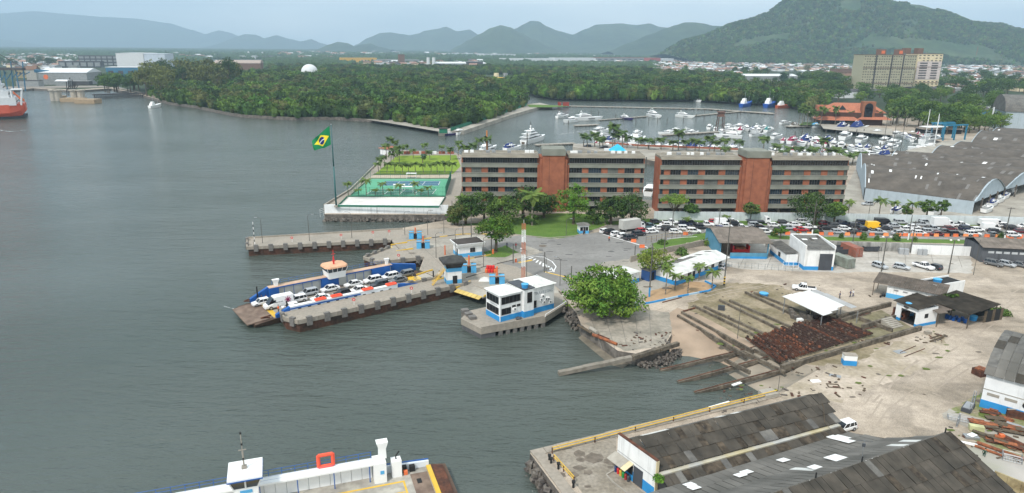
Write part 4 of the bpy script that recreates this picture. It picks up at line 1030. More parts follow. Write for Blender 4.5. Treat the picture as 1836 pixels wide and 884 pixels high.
def post(name,label,p,ytop,r,m,cat='post',group=None,cap=None):
 h=HZ(p,ytop)-p[2];q=MB();q.tube((0,0,-.1),(0,0,h),r,r*.8,8)
 if cap:q.box((0,0,h+.1),(cap,cap,.2))
 o=obj(name,q,m,None,p);tag(o,label,cat,group);return o
t=thing('striped_pole','black and white striped pole at the outer end of the far pier','pole',P(457,438));h=HZ(P(457,438),398)
for i in range(9):q=MB();q.tube((0,0,h*i/9),(0,0,h*(i+1)/9),.09,n=6);obj('band',q,[white,black][i%2],t)
for x,y,yt,lb in((811,399,360,'thin dark pole at the edge of the dark trees'),(830,421,387,'dark thick pole left of the round shade tree'),(845,426,385,'dark pole with a floodlight close to the shade tree'),(881,450,420,'dark pole standing in the shade of the round tree'),(920,472,437,'black post with orange base at the lane end'),(976,488,452,'black lamp post beside the hatched marking'),(1024,505,477,'black post next to the big tree crown'),(1138,461,440,'short dark post at the plaza edge'),
(455,441,430,'thin stake at the corner of the far pier')):
 post('utility_pole',lb,P(x,y),yt,.14 if x>460 else.05,polem,'pole')
 # barrier machines: blue counterweight box with orange post
def barrier(p,lb,ytop):
 t=thing('barrier_winch',lb,'barrier winch',p,R_(5),'blue winch boxes with orange posts')
 for x in(-1.15,1.15):q=MB();q.b2(x-.65,x+.65,-1.1,1.1,0,1.9);obj('counterweight',q,sky_blue,t)
 q=MB();q.b2(-.45,.45,-.8,.8,0,1.2);q.b2(-.1,.1,-1.0,1.0,1.2,1.6);obj('machine',q,dark,t)
 q=MB();q.b2(-1.9,1.9,.9,1.2,1.95,2.1);q.b2(-1.9,1.9,-1.2,-.9,1.95,2.1);obj('walkway',q,concrete,t)
 h=HZ(p,ytop);q=MB();q.tube((0,0,1.2),(0,0,max(3,h)),.22,.2,8);obj('orange_post',q,orange,t)
for x,y,yt,lb in((745,427,408,'blue winch box with orange post on the far apron'),(759,444,423,'blue winch box with orange post beside the first lane'),(841,487,458,'blue winch box with orange post right of the control cabin'),(891,507,478,'blue winch box with orange post behind the white control building')):barrier(P(x,y),lb,yt)
post('orange_post','lone orange post on the concrete behind the control cabin roof',P(798,457),440,.2,orange)
post('orange_bollard','short fat orange bollard at the foot of the shade tree',P(884,455),447,.3,orange,'bollard')
post('orange_bollard','short orange bollard at the foot of the black lane post',P(925,470),464,.3,orange,'bollard')
# red barrels stack
t=thing('barrel_stack','pile of red and white plastic barrels on the apron','barrels',P(880,489))
for i in range(8):
 q=MB();q.lathe([(.3,0),(.36,.2),(.36,.75),(.3,.9)],((i%4)*.72-1.1,(i//4)*.7,.0),8);obj('barrel',q,redp if i%3 else orange,t)
for i in range(3):q=MB();q.lathe([(.3,0),(.36,.2),(.36,.75),(.3,.9)],(i*.72-.8,.3,.92),8);obj('barrel',q,redp,t)
o=obj('tarpaulin',(lambda q:(q.loft([[(-1.6,-1.2,0),(1.5,-1.3,0),(1.8,1.1,0),(-1.3,1.3,0)],[(-.5,-.2,.7),(.4,-.3,.65),(.5,.3,.6),(-.4,.3,.7)]]),q)[1])(MB()),mat('white_tarp',(.6,.58,.54),.8),None,P(870,502));tag(o,'pale tarpaulin heap on the apron left of the blue winch box','tarpaulin')
# link ramps with yellow flaps
def linkramp(p0,p1,rz,lb,w=8):
 t=thing('ferry_ramp',lb,'ramp',(p0 .x,p0 .y,0),rz,'hinged loading ramps of the berths')
 q=MB();q.loft([[(0,-w/2,.06),(0,w/2,.06),(0,w/2,-.3),(0,-w/2,-.3)],[(-5,-w/2+.3,-.35),(-5,w/2-.3,-.35),(-5,w/2-.3,-.65),(-5,-w/2+.3,-.65)]]);obj('ramp_deck',q,conc_light,t)
 for i in range(6):
  y=-w/2+.5+(w-1)*(i+.5)/6;q=MB();q.box((-5.5,y,-.5),(1.3,(w-1)/6-.12,.12),0,0,('Y',-.3));obj('flap',q,mat('flap_yellow',(.55,.40,.13),.8,var=.2),t)
 for s in(-1,1):q=MB();q.box((-2.5,s*(w/2-.1),.05),(4.8,.25,.35),0,0,('Y',-.07));obj('ramp_edge',q,yellow,t)
 return t
linkramp(P(736,441),0,R_(22),'yellow-edged loading ramp at the empty far berth',7.0)
linkramp(P(790,491),0,R_(40),'loading ramp at the stern of the blue ferry',7.0)
linkramp(P(868,513),0,R_(50),'yellow-flapped loading ramp left of the control building',9.0)
def kerb_line(name,lb,pts,w=.25,h=.18,m=None,n=None,m2=None):
 a0=pts[0];t=thing(name,lb,'kerb',(a0 .x,a0 .y,0))
 for i in range(len(pts)-1):
  a,b=pts[i]-a0,pts[i+1]-a0;L_=dist(a,b);k=n or max(1,int(L_/2.5))
  for j in range(k):
   c=a.lerp(b,(j+.5)/k);q=MB();q.box((c.x,c.y,h/2),(L_/k-.02,w,h),ang(a,b));obj('kerb_stone',q,(m2 if(m2 and j%2)else m)or conc_light,t)
 return t
kerb_line('painted_kerb','yellow and dark kerb along the far ferry lane',[P(730,432),P(830,420),P(925,420)],m=yellow,m2=polem)
kerb_line('painted_kerb','yellow and dark kerb from the white booth to the orange bollard',[P(835,466),P(880,457)],m=yellow,m2=polem)
kerb_line('painted_kerb','pale kerb along the grass under the dark trees',[P(925,421),P(985,427),P(1032,423),P(1092,404)],m=conc_light)
kerb_line('painted_kerb','dark spotted kerb between the lanes near the red barrels',[P(832,487),P(905,470),P(935,463)],m=conc_dark,m2=conc_light)
kerb_line('painted_kerb','spotted kerb on the control building side of the apron',[P(836,498),P(872,487)],m=conc_dark,m2=conc_light)
# road markings
q=MB()
for i in range(8):
 line(q,P(956+i*4.6,461.5+i*2.6),P(948+i*6.5,464+i*3.4),.4,.012)
pts=[P(*p)for p in((938,463),(955,459),(975,461),(990,469),(997,478),(993,486),(978,489))]
for i in range(6):line(q,pts[i],pts[i+1],.25,.012)
line(q,P(1078,419),P(1160,443),.4,.012);line(q,P(1160,443),P(1170,455),.3,.012);line(q,P(1195,428),P(1250,424),.25,.012)
for i in range(14):a=P(1360+i*36,423+i*.45);line(q,a,a+Vector((2.6,0,0)),.14,.012)
struct('road_markings',q,white)
q=MB();line(q,P(975,487),P(1028,500),.5,.012);line(q,P(930,471),P(955,466),.9,.012);struct('yellow_markings',q,yellow)
crackm=mat('asphalt_repair',(.055,.055,.055),.95)
q=MB();rr=random.Random(4)
for i in range(22):
 a=P(rr.uniform(960,1200),rr.uniform(432,470));line(q,a,a+Vector((rr.uniform(-6,10),rr.uniform(-1.5,1.5),0)),rr.uniform(.05,.12),.010)
for i in range(16):
 a=P(rr.uniform(960,1120),rr.uniform(430,470));line(q,a,a+Vector((rr.uniform(.8,2.2),0,0)),rr.uniform(.3,.6),.011)
struct('asphalt_cracks',q,crackm)
# ------------------------------------------------------------------ buildings of the terminal
def slab_win(t,x0,x1,z0,z1,y,axis='x',m=None,mull=None,name='window'):
 """glazed opening on a wall of the local frame; axis x: wall faces -y, axis y: wall faces -x"""
 q=MB();g=MB();th=.05;n=mull or max(1,round((x1-x0)/1.0))
 if axis=='x':
  q.b2(x0,x1,y-.06,y+.02,z0-.07,z0);q.b2(x0,x1,y-.06,y+.02,z1,z1+.06)
  for i in range(n+1):c=x0+(x1-x0)*i/n;q.b2(c-th/2,c+th/2,y-.05,y+.01,z0,z1)
  g.b2(x0,x1,y-.03,y+.05,z0,z1)
 else:
  q.b2(y-.06,y+.02,x0,x1,z0-.07,z0);q.b2(y-.06,y+.02,x0,x1,z1,z1+.06)
  for i in range(n+1):c=x0+(x1-x0)*i/n;q.b2(y-.05,y+.01,c-th/2,c+th/2,z0,z1)
  g.b2(y-.03,y+.05,x0,x1,z0,z1)
 o=obj(name,q,m or alu,t);obj('pane',g,glass,o);return o
def hip_roof(q,x0,x1,y0,y1,z,h,over=.3):
 x0-=over;x1+=over;y0-=over;y1+=over;c=((x0+x1)/2,(y0+y1)/2,z+h)
 lo=[(x0,y0,z),(x1,y0,z),(x1,y1,z),(x0,y1,z)]
 for i in range(4):q.face([lo[i],lo[(i+1)%4],c])
 q.face(lo[::-1])
 return lo,c
 # control house on its platform
O=P(896.5,577.8);A_=R_(35.2)
t=thing('platform','concrete platform on piles carrying the white control building','pier',(O.x,O.y,0),A_)
pf=[(-5.6,6.2),(-5.0,-.6),(9.5,-2.9),(18.9,1.0),(22,8),(-2,9.0)]
q=MB();q.prism([Vector((*p,0))for p in pf],-1.3,.0);obj('deck',q,concrete,t)
def edge(x):return-.6-2.3*(x+5.0)/14.5
for i in range(7):
 x=-1.0+i*1.62;q=MB();q.b2(x,x+.85,edge(x+.4)+.02,edge(x+.4)+.55,-5,-1.32);obj('pile',q,fender,t)
q=MB();q.prism([Vector((-5.5,6.0,0)),Vector((-4.9,-.5,0)),Vector((-1.8,-1.0,0)),Vector((-1.8,6,0))],-5,-1.32);obj('end_wall',q,mat('wall_slate',(.10,.10,.105),.9,var=.2),t)
q=MB();q.b2(.0,9,1.5,2.2,-5,-1.32);obj('inner_wall',q,dark,t)
for i in range(8):
 x=-4.8+i*1.75;q=MB();q.box((x+.85,edge(x+.85)+.15,.1),(1.7,.3,.36),-.157);obj('kerb',q,concrete,t)
q=MB();q.tube((9.6,-2.8,.5),(18.8,1.0,.5),.09,n=5);q.tube((9.6,-2.8,.5),(9.6,-2.8,0),.09,n=5);obj('rail',q,white,t)
t=thing('fender_wall','short concrete fender wall left of the control platform','wall',W_(836,590)+Vector((0,1.5,0)),R_(-65));q=MB();q.b2(-3.2,2.6,0,1.2,-2,2.4);obj('wall_block',q,conc_dark,t)
for i in range(3):q=MB();q.b2(-3+i*2.1,-1.8+i*2.1,-.2,1.3,2.4,2.9);obj('fender_block',q,fender,t)
t=thing('control_building','white two-storey control building with blue base and pale hip roofs, on piles','building',(O.x,O.y,0),A_)
h=5.7
q=MB();q.b2(0,5.4,0,5.2,1.15,h);obj('wall',q,white_wall,t);q=MB();q.b2(-.03,5.43,-.03,5.23,0,1.15);obj('painted_base',q,blue_wall,t)
q=MB();q.b2(5.45,7.9,-.9,4.5,1.35,h+.4);obj('stair_wall',q,white_wall,t);q=MB();q.b2(5.42,7.95,-.94,4.5,0,1.35);obj('painted_base',q,blue_wall,t)
q=MB();q.b2(7.95,14.0,-.0,6.2,1.15,h);obj('wall',q,white_wall,t);q=MB();q.b2(7.97,14.03,-.04,6.2,0,1.15);obj('painted_base',q,blue_wall,t)
q=MB();lo,c=hip_roof(q,0,5.4,0,5.2,h+.05,1.1);obj('hip_roof',q,roof_white,t)
rc=MB()
for p in lo:rc.tube(Vector(p)+Vector((0,0,.05)),Vector(c)+Vector((0,0,.05)),.1,n=5)
obj('ridge_cap',rc,white,t)
q=MB();lo,c=hip_roof(q,8.2,14.0,.0,6.2,h+.05,1.2);obj('hip_roof',q,roof_white,t)
rc=MB()
for p in lo:rc.tube(Vector(p)+Vector((0,0,.05)),Vector(c)+Vector((0,0,.05)),.1,n=5)
obj('ridge_cap',rc,white,t)
q=MB();q.b2(5.3,8.1,-1.0,5.0,h+.42,h+.6);obj('stair_roof',q,dgrey,t)
slab_win(t,.35,5.1,3.75,5.2,0);slab_win(t,.35,2.7,1.45,2.75,0);slab_win(t,3.0,3.9,2.6,3.0,0,mull=1);slab_win(t,4.2,5.1,2.6,3.0,0,mull=1)
slab_win(t,.5,4.9,3.75,5.2,0,'y');slab_win(t,.5,4.9,1.45,2.85,0,'y')
slab_win(t,6.2,7.4,3.2,5.4,-.9,mull=1);slab_win(t,8.2,9.3,1.3,2.8,0)
for x,z in((10.0,2.6),(10.7,1.9),(11.3,2.5),(11.9,2.4),(12.4,1.6),(3.1,2.0),(10.4,3.3)):
 q=MB();q.b2(x,x+.75,-.4,-.01,z,z+.55);q.tube((x+.37,-.41,z+.27),(x+.37,-.45,z+.27),.2,n=8,mi=1);obj('air_conditioner',q,[white,dgrey],t)
q=MB();q.tube((.0,.0,.1),(.0,.0,h),.1,n=4);obj('corner_trim',q,white,t)
# faded lettering on both walls: mostly illegible strokes
ink=mat('faded_lettering',(.30,.33,.36),.9)
def lettering(text,parent,mtx,size,m,name='lettering',ext=.01):
 cu_=bpy.data.curves.new(name,'FONT');cu_.body=text;cu_.size=size;cu_.extrude=ext;cu_.resolution_u=1;cu_.align_x='CENTER';cu_.align_y='CENTER'
 tmp=bpy.data.objects.new(name,cu_);dg=bpy.context.evaluated_depsgraph_get();COL.objects.link(tmp);dg.update()
 me=bpy.data.meshes.new_from_object(tmp.evaluated_get(dg));bpy.data.objects.remove(tmp);me.materials.clear();me.materials.append(m)
 o=bpy.data.objects.new(name,me);COL.objects.link(o);o.parent=parent;o.matrix_local=mtx;return o
RX=Matrix.Rotation(PI/2,4,'X')
lettering('TRAVESSIAS',t,Matrix.Translation((11.1,-.03,4.35))@RX,.95,ink)
lettering('TRAVESSIAS',t,Matrix.Translation((-.03,2.4,3.3))@Matrix.Rotation(-PI/2,4,'Z')@RX,.55,ink)
t=thing('water_tank','blue round water tank on the stair roof of the control building','water tank',(O.x+6.2*math.cos(A_)-.2*math.sin(A_)*0,O.y+6.2*math.sin(A_),h+.6),0)
def tank(t,r=.7,hh=.8,m=blue_wall):
 q=MB();q.lathe([(r*.85,0),(r,hh*.9)],n=14);obj('tank',q,m,t,smooth=False);q=MB();q.lathe([(r*1.04,hh*.9),(r*1.04,hh),(r*.3,hh*1.2)],n=14);obj('lid',q,sky_blue if m is blue_wall else m,t)
tank(t,.75,.85)
c_=Vector((math.cos(A_),math.sin(A_),0));s_=Vector((-math.sin(A_),math.cos(A_),0))
o=obj('lying_tank',(lambda q:(q.lathe([(.5,0),(.7,.4),(.3,.6)],n=12),q)[1])(MB()),dgrey,None,O+c_*4.0-s_*.95+Vector((0,0,.0)));tag(o,'dark round tank on the platform below the control building','tank')
# red and white lattice mast
B=P(938,500);H_=HZ(B,401);t=thing('lattice_mast','red and white lattice radio mast behind the control building','mast',B,.4)
nseg=9
for i in range(nseg):
 z0,z1=H_*i/nseg,H_*(i+1)/nseg;m_=white if i%4 in(2,3)else mat('mast_red',(.52,.17,.09),.7,var=.15);q=MB();c3=[]
 for k in range(4):a=PI/4+k*PI/2;c3 .append((.48*math.cos(a),.48*math.sin(a)))
 for k in range(4):
  x,y=c3[k];x2,y2=c3[(k+1)%4];q.tube((x,y,z0),(x,y,z1),.05,n=4)
  for j in range(3):
   za=z0+(z1-z0)*j/3;zb=z0+(z1-z0)*(j+1)/3;q.tube((x,y,za),(x2,y2,zb)if j%2==0 else(x2,y2,zb),.024,n=3);q.tube((x,y,zb),(x2,y2,zb),.024,n=3)
 obj('mast_section',q,m_,t)
q=MB();q.b2(-.5,.5,-.1,.1,H_*.68,H_*.76);q.b2(-.6,-.2,.3,.5,H_*.5,H_*.56);q.tube((0,0,H_),(0,0,H_+1),.04,n=4);obj('antenna',q,white,t)
# control cabin tower on the near pier
B=P(812,506);A2=R_(18);t=thing('control_tower','narrow white and blue tower with black glazed cabin and yellow stair on the pier','tower',B,A2)
q=MB();q.b2(-1.7,1.9,-1.2,1.8,1.0,3.0);obj('wall',q,white_wall,t);q=MB();q.b2(-1.72,1.92,-1.22,1.82,0,1.0);obj('painted_base',q,sky_blue,t);q=MB();q.b2(-1.73,1.93,-1.23,1.83,3.0,3.9);obj('painted_band',q,sky_blue,t)
q=MB();q.loft([[(-1.7,-1.2,3.92),(1.9,-1.2,3.92),(1.9,1.8,3.92),(-1.7,1.8,3.92)],[(-2.3,-1.9,5.6),(2.5,-1.9,5.6),(2.5,2.4,5.6),(-2.3,2.4,5.6)]]);obj('cabin_glass',q,glass,t)
q=MB();lo,c=hip_roof(q,-2.4,2.6,-2.0,2.5,5.62,1.15,.35);q.loft([[(-2.75,-2.35,5.3),(2.95,-2.35,5.3),(2.95,2.85,5.3),(-2.75,2.85,5.3)],[(-2.75,-2.35,5.62),(2.95,-2.35,5.62),(2.95,2.85,5.62),(-2.75,2.85,5.62)]]);obj('roof',q,mat('black_roof_sheet',(.035,.035,.035),.9,col2=(.06,.06,.055),cvs=1,var=.2),t)
q=MB();q.b2(-.3,.8,-1.26,-1.2,.02,2.0);obj('door',q,dark,t)
for s in(-1.2,-.4):q=MB();q.tube((-1.9,s,3.9),(-5.2,s,.1),.07,n=4);q.tube((-1.9,s,4.7),(-5.2,s,.9),.04,n=4);obj('stair_stringer',q,yellow,t)
q=MB()
for i in range(11):f=i/11;q.b2(-5.1+3.2*f,-4.85+3.2*f,-1.2,-.4,.12+3.75*f,.17+3.75*f)
obj('stair_tread',q,yellow,t)
# white booth
B=P(823,462);A3=R_(24);t=thing('booth','white flat-roofed booth with a light blue base beside the shade tree','building',B,A3)
LX=6.6;LY=4.6
q=MB();q.b2(0,LX,0,LY,1.0,2.9);obj('wall',q,white_wall,t);q=MB();q.b2(-.03,LX+.03,-.03,LY+.03,0,1.0);obj('painted_base',q,sky_blue,t)
q=MB();q.loft([[(-.4,-.4,2.9),(LX+.4,-.4,2.9),(LX+.4,LY+.4,2.9),(-.4,LY+.4,2.9)],[(-.75,-.75,3.75),(LX+.75,-.75,3.75),(LX+.75,LY+.75,3.75),(-.75,LY+.75,3.75)]]);obj('parapet',q,white,t)
q=MB();q.b2(-.5,LX+.5,-.5,LY+.5,3.76,3.8);obj('roof',q,mat('bitumen_roof',(.06,.05,.045),.95,var=.2),t)
slab_win(t,3.2,4.6,1.2,2.3,0,mull=2);q=MB();q.b2(-.06,-.01,.9,1.9,.05,2.2);obj('door',q,dark,t)
# guard kiosk
B=P(1047,419);t=thing('guard_kiosk','small white and blue guard kiosk with a grey roof on the plaza edge','kiosk',B,R_(8))
q=MB();q.b2(-1.45,1.45,0,2.6,.9,2.6);obj('wall',q,white,t);q=MB();q.b2(-1.48,1.48,-.03,2.6,0,.9);obj('painted_base',q,sky_blue,t)
q=MB();hip_roof(q,-1.5,1.5,0,2.6,2.62,.7,.45);obj('roof',q,roof_grey,t)
slab_win(t,-1.2,-.4,1.0,2.0,0,mull=1);slab_win(t,.5,1.25,1.0,2.0,0,mull=1);q=MB();q.b2(-.25,.4,-.05,-.01,.05,2.1);obj('door',q,dark,t)
lamp(P(1015,423),392,'thin grey pole with solar lamp left of the guard kiosk',a=0);
# ------------------------------------------------------------------ FERRY 1
DZ=-.95
O1=P(456,579.5,DZ);F1=R_(36.6)
t1=thing('car_ferry','blue and white car ferry loaded with cars between the piers','ferry',(O1 .x,O1 .y,DZ),F1)
xe=onx(O1,F1,790,0,DZ);XL=min(xe,52.0);BW=13.0
q=MB();q.loft([[(x,a,-1.9),(x,BW-a,-1.9),(x,BW,z),(x,0,z)]for x,a,z in((0.2,1.6,-.5),(4,.9,-.05),(XL-3,.9,-.05),(XL,1.6,-.3))]);obj('hull',q,mat('hull_rust_brown',(.13,.085,.06),.8,col2=(.06,.035,.025),cvs=.6,var=.25),t1)
q=MB();q.b2(4.2,XL-3,.3,BW-.3,-.04,0);obj('deck',q,mat('deck_plate',(.30,.27,.23),.85,col2=(.22,.19,.16),cvs=.5),t1)
q=MB();q.b2(4.3,5.4,.8,BW-.8,.0,.02);q.b2(XL-6,XL-3.2,1,BW-1,0,.02);obj('yellow_marking',q,yellow,t1)
q=MB();q.loft([[(4.1,.9,.05),(4.1,BW-.9,.05),(4.1,BW-.9,-.15),(4.1,.9,-.15)],[(-1.2,1.0,-.45),(-1.2,BW-1.0,-.45),(-1.2,BW-1.0,-.65),(-1.2,1.0,-.65)]]);obj('bow_ramp',q,mat('ramp_brown',(.20,.145,.11),.8,col2=(.13,.09,.07),cvs=.7,var=.2),t1)
q=MB();q.path([(3.4,.6,.3),(1.5,.5,.6),(3.6,.2,.9)],.14,6);q.path([(3.4,BW-.6,.3),(1.5,BW-.5,.6),(3.6,BW-.2,.9)],.14,6);obj('ramp_arm',q,rust,t1)
X=lambda px,y,z:onx(O1,F1,px,y,z+DZ)
sx0=X(482,12,2.5);sx1=X(700,12,2.6);hs=2.9
greyw=mat('ferry_grey_panel',(.50,.50,.47),.7,var=.08)
q=MB();q.b2(sx0,sx1,BW-1.1,BW-.1,.0,hs-.35);obj('side_house',q,greyw,t1)
q=MB();q.b2(sx0-.1,sx1+.2,BW-1.75,BW+.1,hs-.34,hs-.08);obj('side_house_rim',q,navy,t1)
q=MB();q.b2(sx0-.1,sx1+.2,BW-1.7,BW+.05,hs-.08,hs);obj('side_walkway',q,mat('walkway_peach',(.50,.34,.24),.8),t1)
for px0,px1,hh in((484,501,hs-.36),(578,607,hs-.36),(668,700,hs-.36)):
 a,b=X(px0,BW-1.8,1),X(px1,BW-1.8,1);q=MB();q.b2(a,b,BW-1.85,BW-1.08,.01,hh);obj('blue_locker',q,navy,t1)
for k in range(14):
 x=sx0+(sx1-sx0)*(k+.5)/14;q=MB();q.b2(x-.05,x+.05,BW-1.7,BW-1.62,0,hs-.35);obj('stanchion',q,navy,t1)
q=MB();q.loft([[(sx0-4.2,BW-.9,0),(sx0-4.2,BW-.1,0),(sx0-4.2,BW-.1,.9),(sx0-4.2,BW-.9,.9)],[(sx0-.12,BW-.9,0),(sx0-.12,BW-.1,0),(sx0-.12,BW-.1,hs),(sx0-.12,BW-.9,hs)]]);obj('bow_bulwark',q,navy,t1)
q=MB();q.loft([[(sx1+.22,BW-.9,0),(sx1+.22,BW-.1,0),(sx1+.22,BW-.1,hs),(sx1+.22,BW-.9,hs)],[(sx1+7.2,BW-.9,0),(sx1+7.2,BW-.1,0),(sx1+7.2,BW-.1,1.5),(sx1+7.2,BW-.9,1.5)]]);obj('stern_bulwark',q,navy,t1)
# near side bulwark: white, with dark square ports
nx0,nx1=X(520,.4,1.2),X(712,.4,1.2)
q=MB();q.b2(nx0,nx1,.1,1.0,.0,1.75);obj('near_bulwark',q,mat('ferry_white',(.66,.70,.74),.5,var=.05),t1)
q=MB();q.b2(nx0-.05,nx1+.05,.04,1.06,1.76,1.86);obj('bulwark_cap',q,white,t1)
q=MB();q.b2(nx0-.02,nx0+16,-.01,.09,1.2,1.5);obj('blue_stripe',q,navy,t1)
for k in range(11):
 x=nx0+2+(nx1-nx0-4)*k/10;q=MB();q.b2(x-.35,x+.35,.04,.09,.65,1.15);obj('port',q,dark,t1)
q=MB();q.loft([[(4.6,.1,0),(4.6,.9,0),(4.6,.9,.7),(4.6,.1,.7)],[(nx0-.06,.1,0),(nx0-.06,.9,0),(nx0-.06,.9,1.85),(nx0-.06,.1,1.85)]]);obj('bow_bulwark',q,navy,t1)
q=MB();q.loft([[(nx1+.07,.1,0),(nx1+.07,.9,0),(nx1+.07,.9,1.85),(nx1+.07,.1,1.85)],[(nx1+7,.1,0),(nx1+7,.9,0),(nx1+7,.9,.7),(nx1+7,.1,.7)]]);obj('stern_bulwark',q,navy,t1)
raftm=mat('raft_orange',(.80,.10,.05),.6,var=.1)
for px in(574,603,659,701):
 x=X(px,.6,2.1);q=MB();r_=[(-1.1,-.5),(1.1,-.5),(1.1,.5),(-1.1,.5)]
 for i in range(4):q.tube((x+r_[i][0],.55+r_[i][1],2.05),(x+r_[(i+1)%4][0],.55+r_[(i+1)%4][1],2.05),.2,n=6)
 q.b2(x-1,x+1,.2,.9,1.9,1.96);obj('life_raft',q,raftm,t1)
def vent(px,y,z0,zt,w=.75):
 x=X(px,y,z0+1);q=MB();q.loft([[(x-w*.5,y-w*.4,z0),(x+w*.5,y-w*.4,z0),(x+w*.5,y+w*.4,z0),(x-w*.5,y+w*.4,z0)],[(x-w*.6,y-w*.4,zt*.5+z0*.5),(x+w*.6,y-w*.4,zt*.5+z0*.5),(x+w*.6,y+w*.4,zt*.5+z0*.5),(x-w*.6,y+w*.4,zt*.5+z0*.5)],[(x-w*1.05,y-w*.55,zt),(x+w*1.05,y-w*.55,zt),(x+w*1.05,y+w*.55,zt),(x-w*1.05,y+w*.55,zt)]]);obj('air_vent',q,white,t1)
vent(494,BW-.7,hs,hs+1.5);vent(693,BW-.7,hs,hs+1.5,.6);vent(523,1.2,0,2.2,.55)
# bridge
bx=X(600,BW-1.5,4.4);q=MB();q.loft([[(bx-2,BW-2.9,hs-.3),(bx+2,BW-2.9,hs-.3),(bx+2,BW+.4,hs-.3),(bx-2,BW+.4,hs-.3)],[(bx-2.2,BW-3.1,hs+1.3),(bx+2.2,BW-3.1,hs+1.3),(bx+2.2,BW+.6,hs+1.3),(bx-2.2,BW+.6,hs+1.3)]]);obj('bridge_wall',q,white,t1)
q=MB();q.loft([[(bx-2.15,BW-3.05,hs+1.31),(bx+2.15,BW-3.05,hs+1.31),(bx+2.15,BW+.55,hs+1.31),(bx-2.15,BW+.55,hs+1.31)],[(bx-2.5,BW-3.4,hs+2.35),(bx+2.5,BW-3.4,hs+2.35),(bx+2.5,BW+.9,hs+2.35),(bx-2.5,BW+.9,hs+2.35)]]);obj('bridge_glass',q,glass_b,t1)
for k in range(5):
 f=-1+k*.5;q=MB();q.tube((bx+f*2.17,BW-3.1,hs+1.3),(bx+f*2.5,BW-3.42,hs+2.36),.07,n=4);obj('mullion',q,white,t1)
q=MB();q.loft([[(bx+a*2.8,BW-1.25+b*2.45,hs+2.37)for a,b in((-1,-.6),(-.7,-1),(.7,-1),(1,-.6),(1,.6),(.7,1),(-.7,1),(-1,.6))],[(bx+a*2.7,BW-1.25+b*2.35,hs+2.75)for a,b in((-1,-.6),(-.7,-1),(.7,-1),(1,-.6),(1,.6),(.7,1),(-.7,1),(-1,.6))]]);obj('bridge_roof',q,mat('bridge_peach',(.62,.36,.22),.7),t1)
q=MB();q.tube((bx,BW-1.2,hs+2.7),(bx,BW-1.2,hs+4.6),.22,.16,6);q.tube((bx,BW-1.2,hs+4.6),(bx,BW-1.2,hs+6.2),.06,n=5);q.box((bx,BW-1.2,hs+5.2),(.9,.1,.08));q.box((bx,BW-1.2,hs+3.5),(.8,.5,.1));obj('mast',q,redp,t1)
q=MB()
for zz in(hs+.5,hs+1.0):q.tube((sx0+1,BW-.1,zz),(bx-2.3,BW-.1,zz),.03,n=4);q.tube((bx+2.3,BW-.1,zz),(sx1,BW-.1,zz),.03,n=4)
for k in range(16):x=sx0+1+(sx1-sx0-1)*k/15;q.tube((x,BW-.1,hs),(x,BW-.1,hs+1.0),.03,n=4)
obj('railing',q,navy,t1)
lettering('FERRY',t1,Matrix.Translation((6.6,.07,.55))@RX,.9,white)
for px,y,zt in((462,BW-1,3.6),(515,1.4,2.8),(777,1.3,2.8)):
 x=X(px,y,1);q=MB();q.tube((x,y,0),(x,y,zt),.16,n=7);obj('capstan_post',q,black,t1)
 # cars aboard
def ferry_pt(x,y):return Vector((O1 .x+x*math.cos(F1)-y*math.sin(F1),O1 .y+x*math.sin(F1)+y*math.cos(F1),DZ+.02))
AB=[('hatchback','white',468,9.8,'white hatchback at the bow of the blue ferry, beside the ambulance van'),('suv','white',532,6.9,'white estate car right behind the ambulance van on the blue ferry'),('suv','silver',553,9.6,'silver hatchback aboard the ferry, left of the bridge'),('sedan','white',592,9.6,'white sedan aboard the ferry, just before the bridge'),('sedan','white',634,9.6,'white sedan aboard the ferry, just right of the bridge'),
('suv','white',668,9.4,'white car with roof rack in the far lane of the ferry'),('suv','white',699,9.4,'white hatchback near the stern of the ferry, far lane'),('sedan','white',575,5.0,'white sedan in the near ferry lane behind a life raft'),('hatchback','black',613,5.2,'black hatchback in the near lane of the ferry'),('sedan','white',643,5.2,'white car with dark windows in the near ferry lane'),
('suv','dark',680,5.4,'charcoal car in the near lane of the ferry'),('sedan','grey',714,6.2,'grey sedan near the stern in the near lane'),('suv','grey',727,8.8,'dark grey car farthest astern on the ferry'),('hatchback','white',520,3.4,'white hatchback half hidden by the near bulwark of the ferry')]
for k,c,px,y,lb in AB:
 x=X(px,y,.7);place_car(k,c,ferry_pt(x,y),F1+random.uniform(-.03,.03),lb,'cars aboard the blue ferry')
x=X(499,6.2,1.2);p=ferry_pt(x,6.2);o=place_car('van','white',p,F1,'white ambulance van with a purple star emblem at the ferry bow');o.scale=(1.12,1.1,1.15)
star=mat('emblem_purple',(.28,.01,.09),.5);q=MB()
for k in range(4):q.box((0,0,0),(1.25,.02,.17),0,0,('Y',k*PI/4))
obj('star_emblem',q,star,o,(1.6,-1.0,1.5))
for x0 in(-.6,-.1,.4):q=MB();q.box((x0,-1.0,1.35),(.4,.02,.1));obj('lettering',q,dgrey,o)
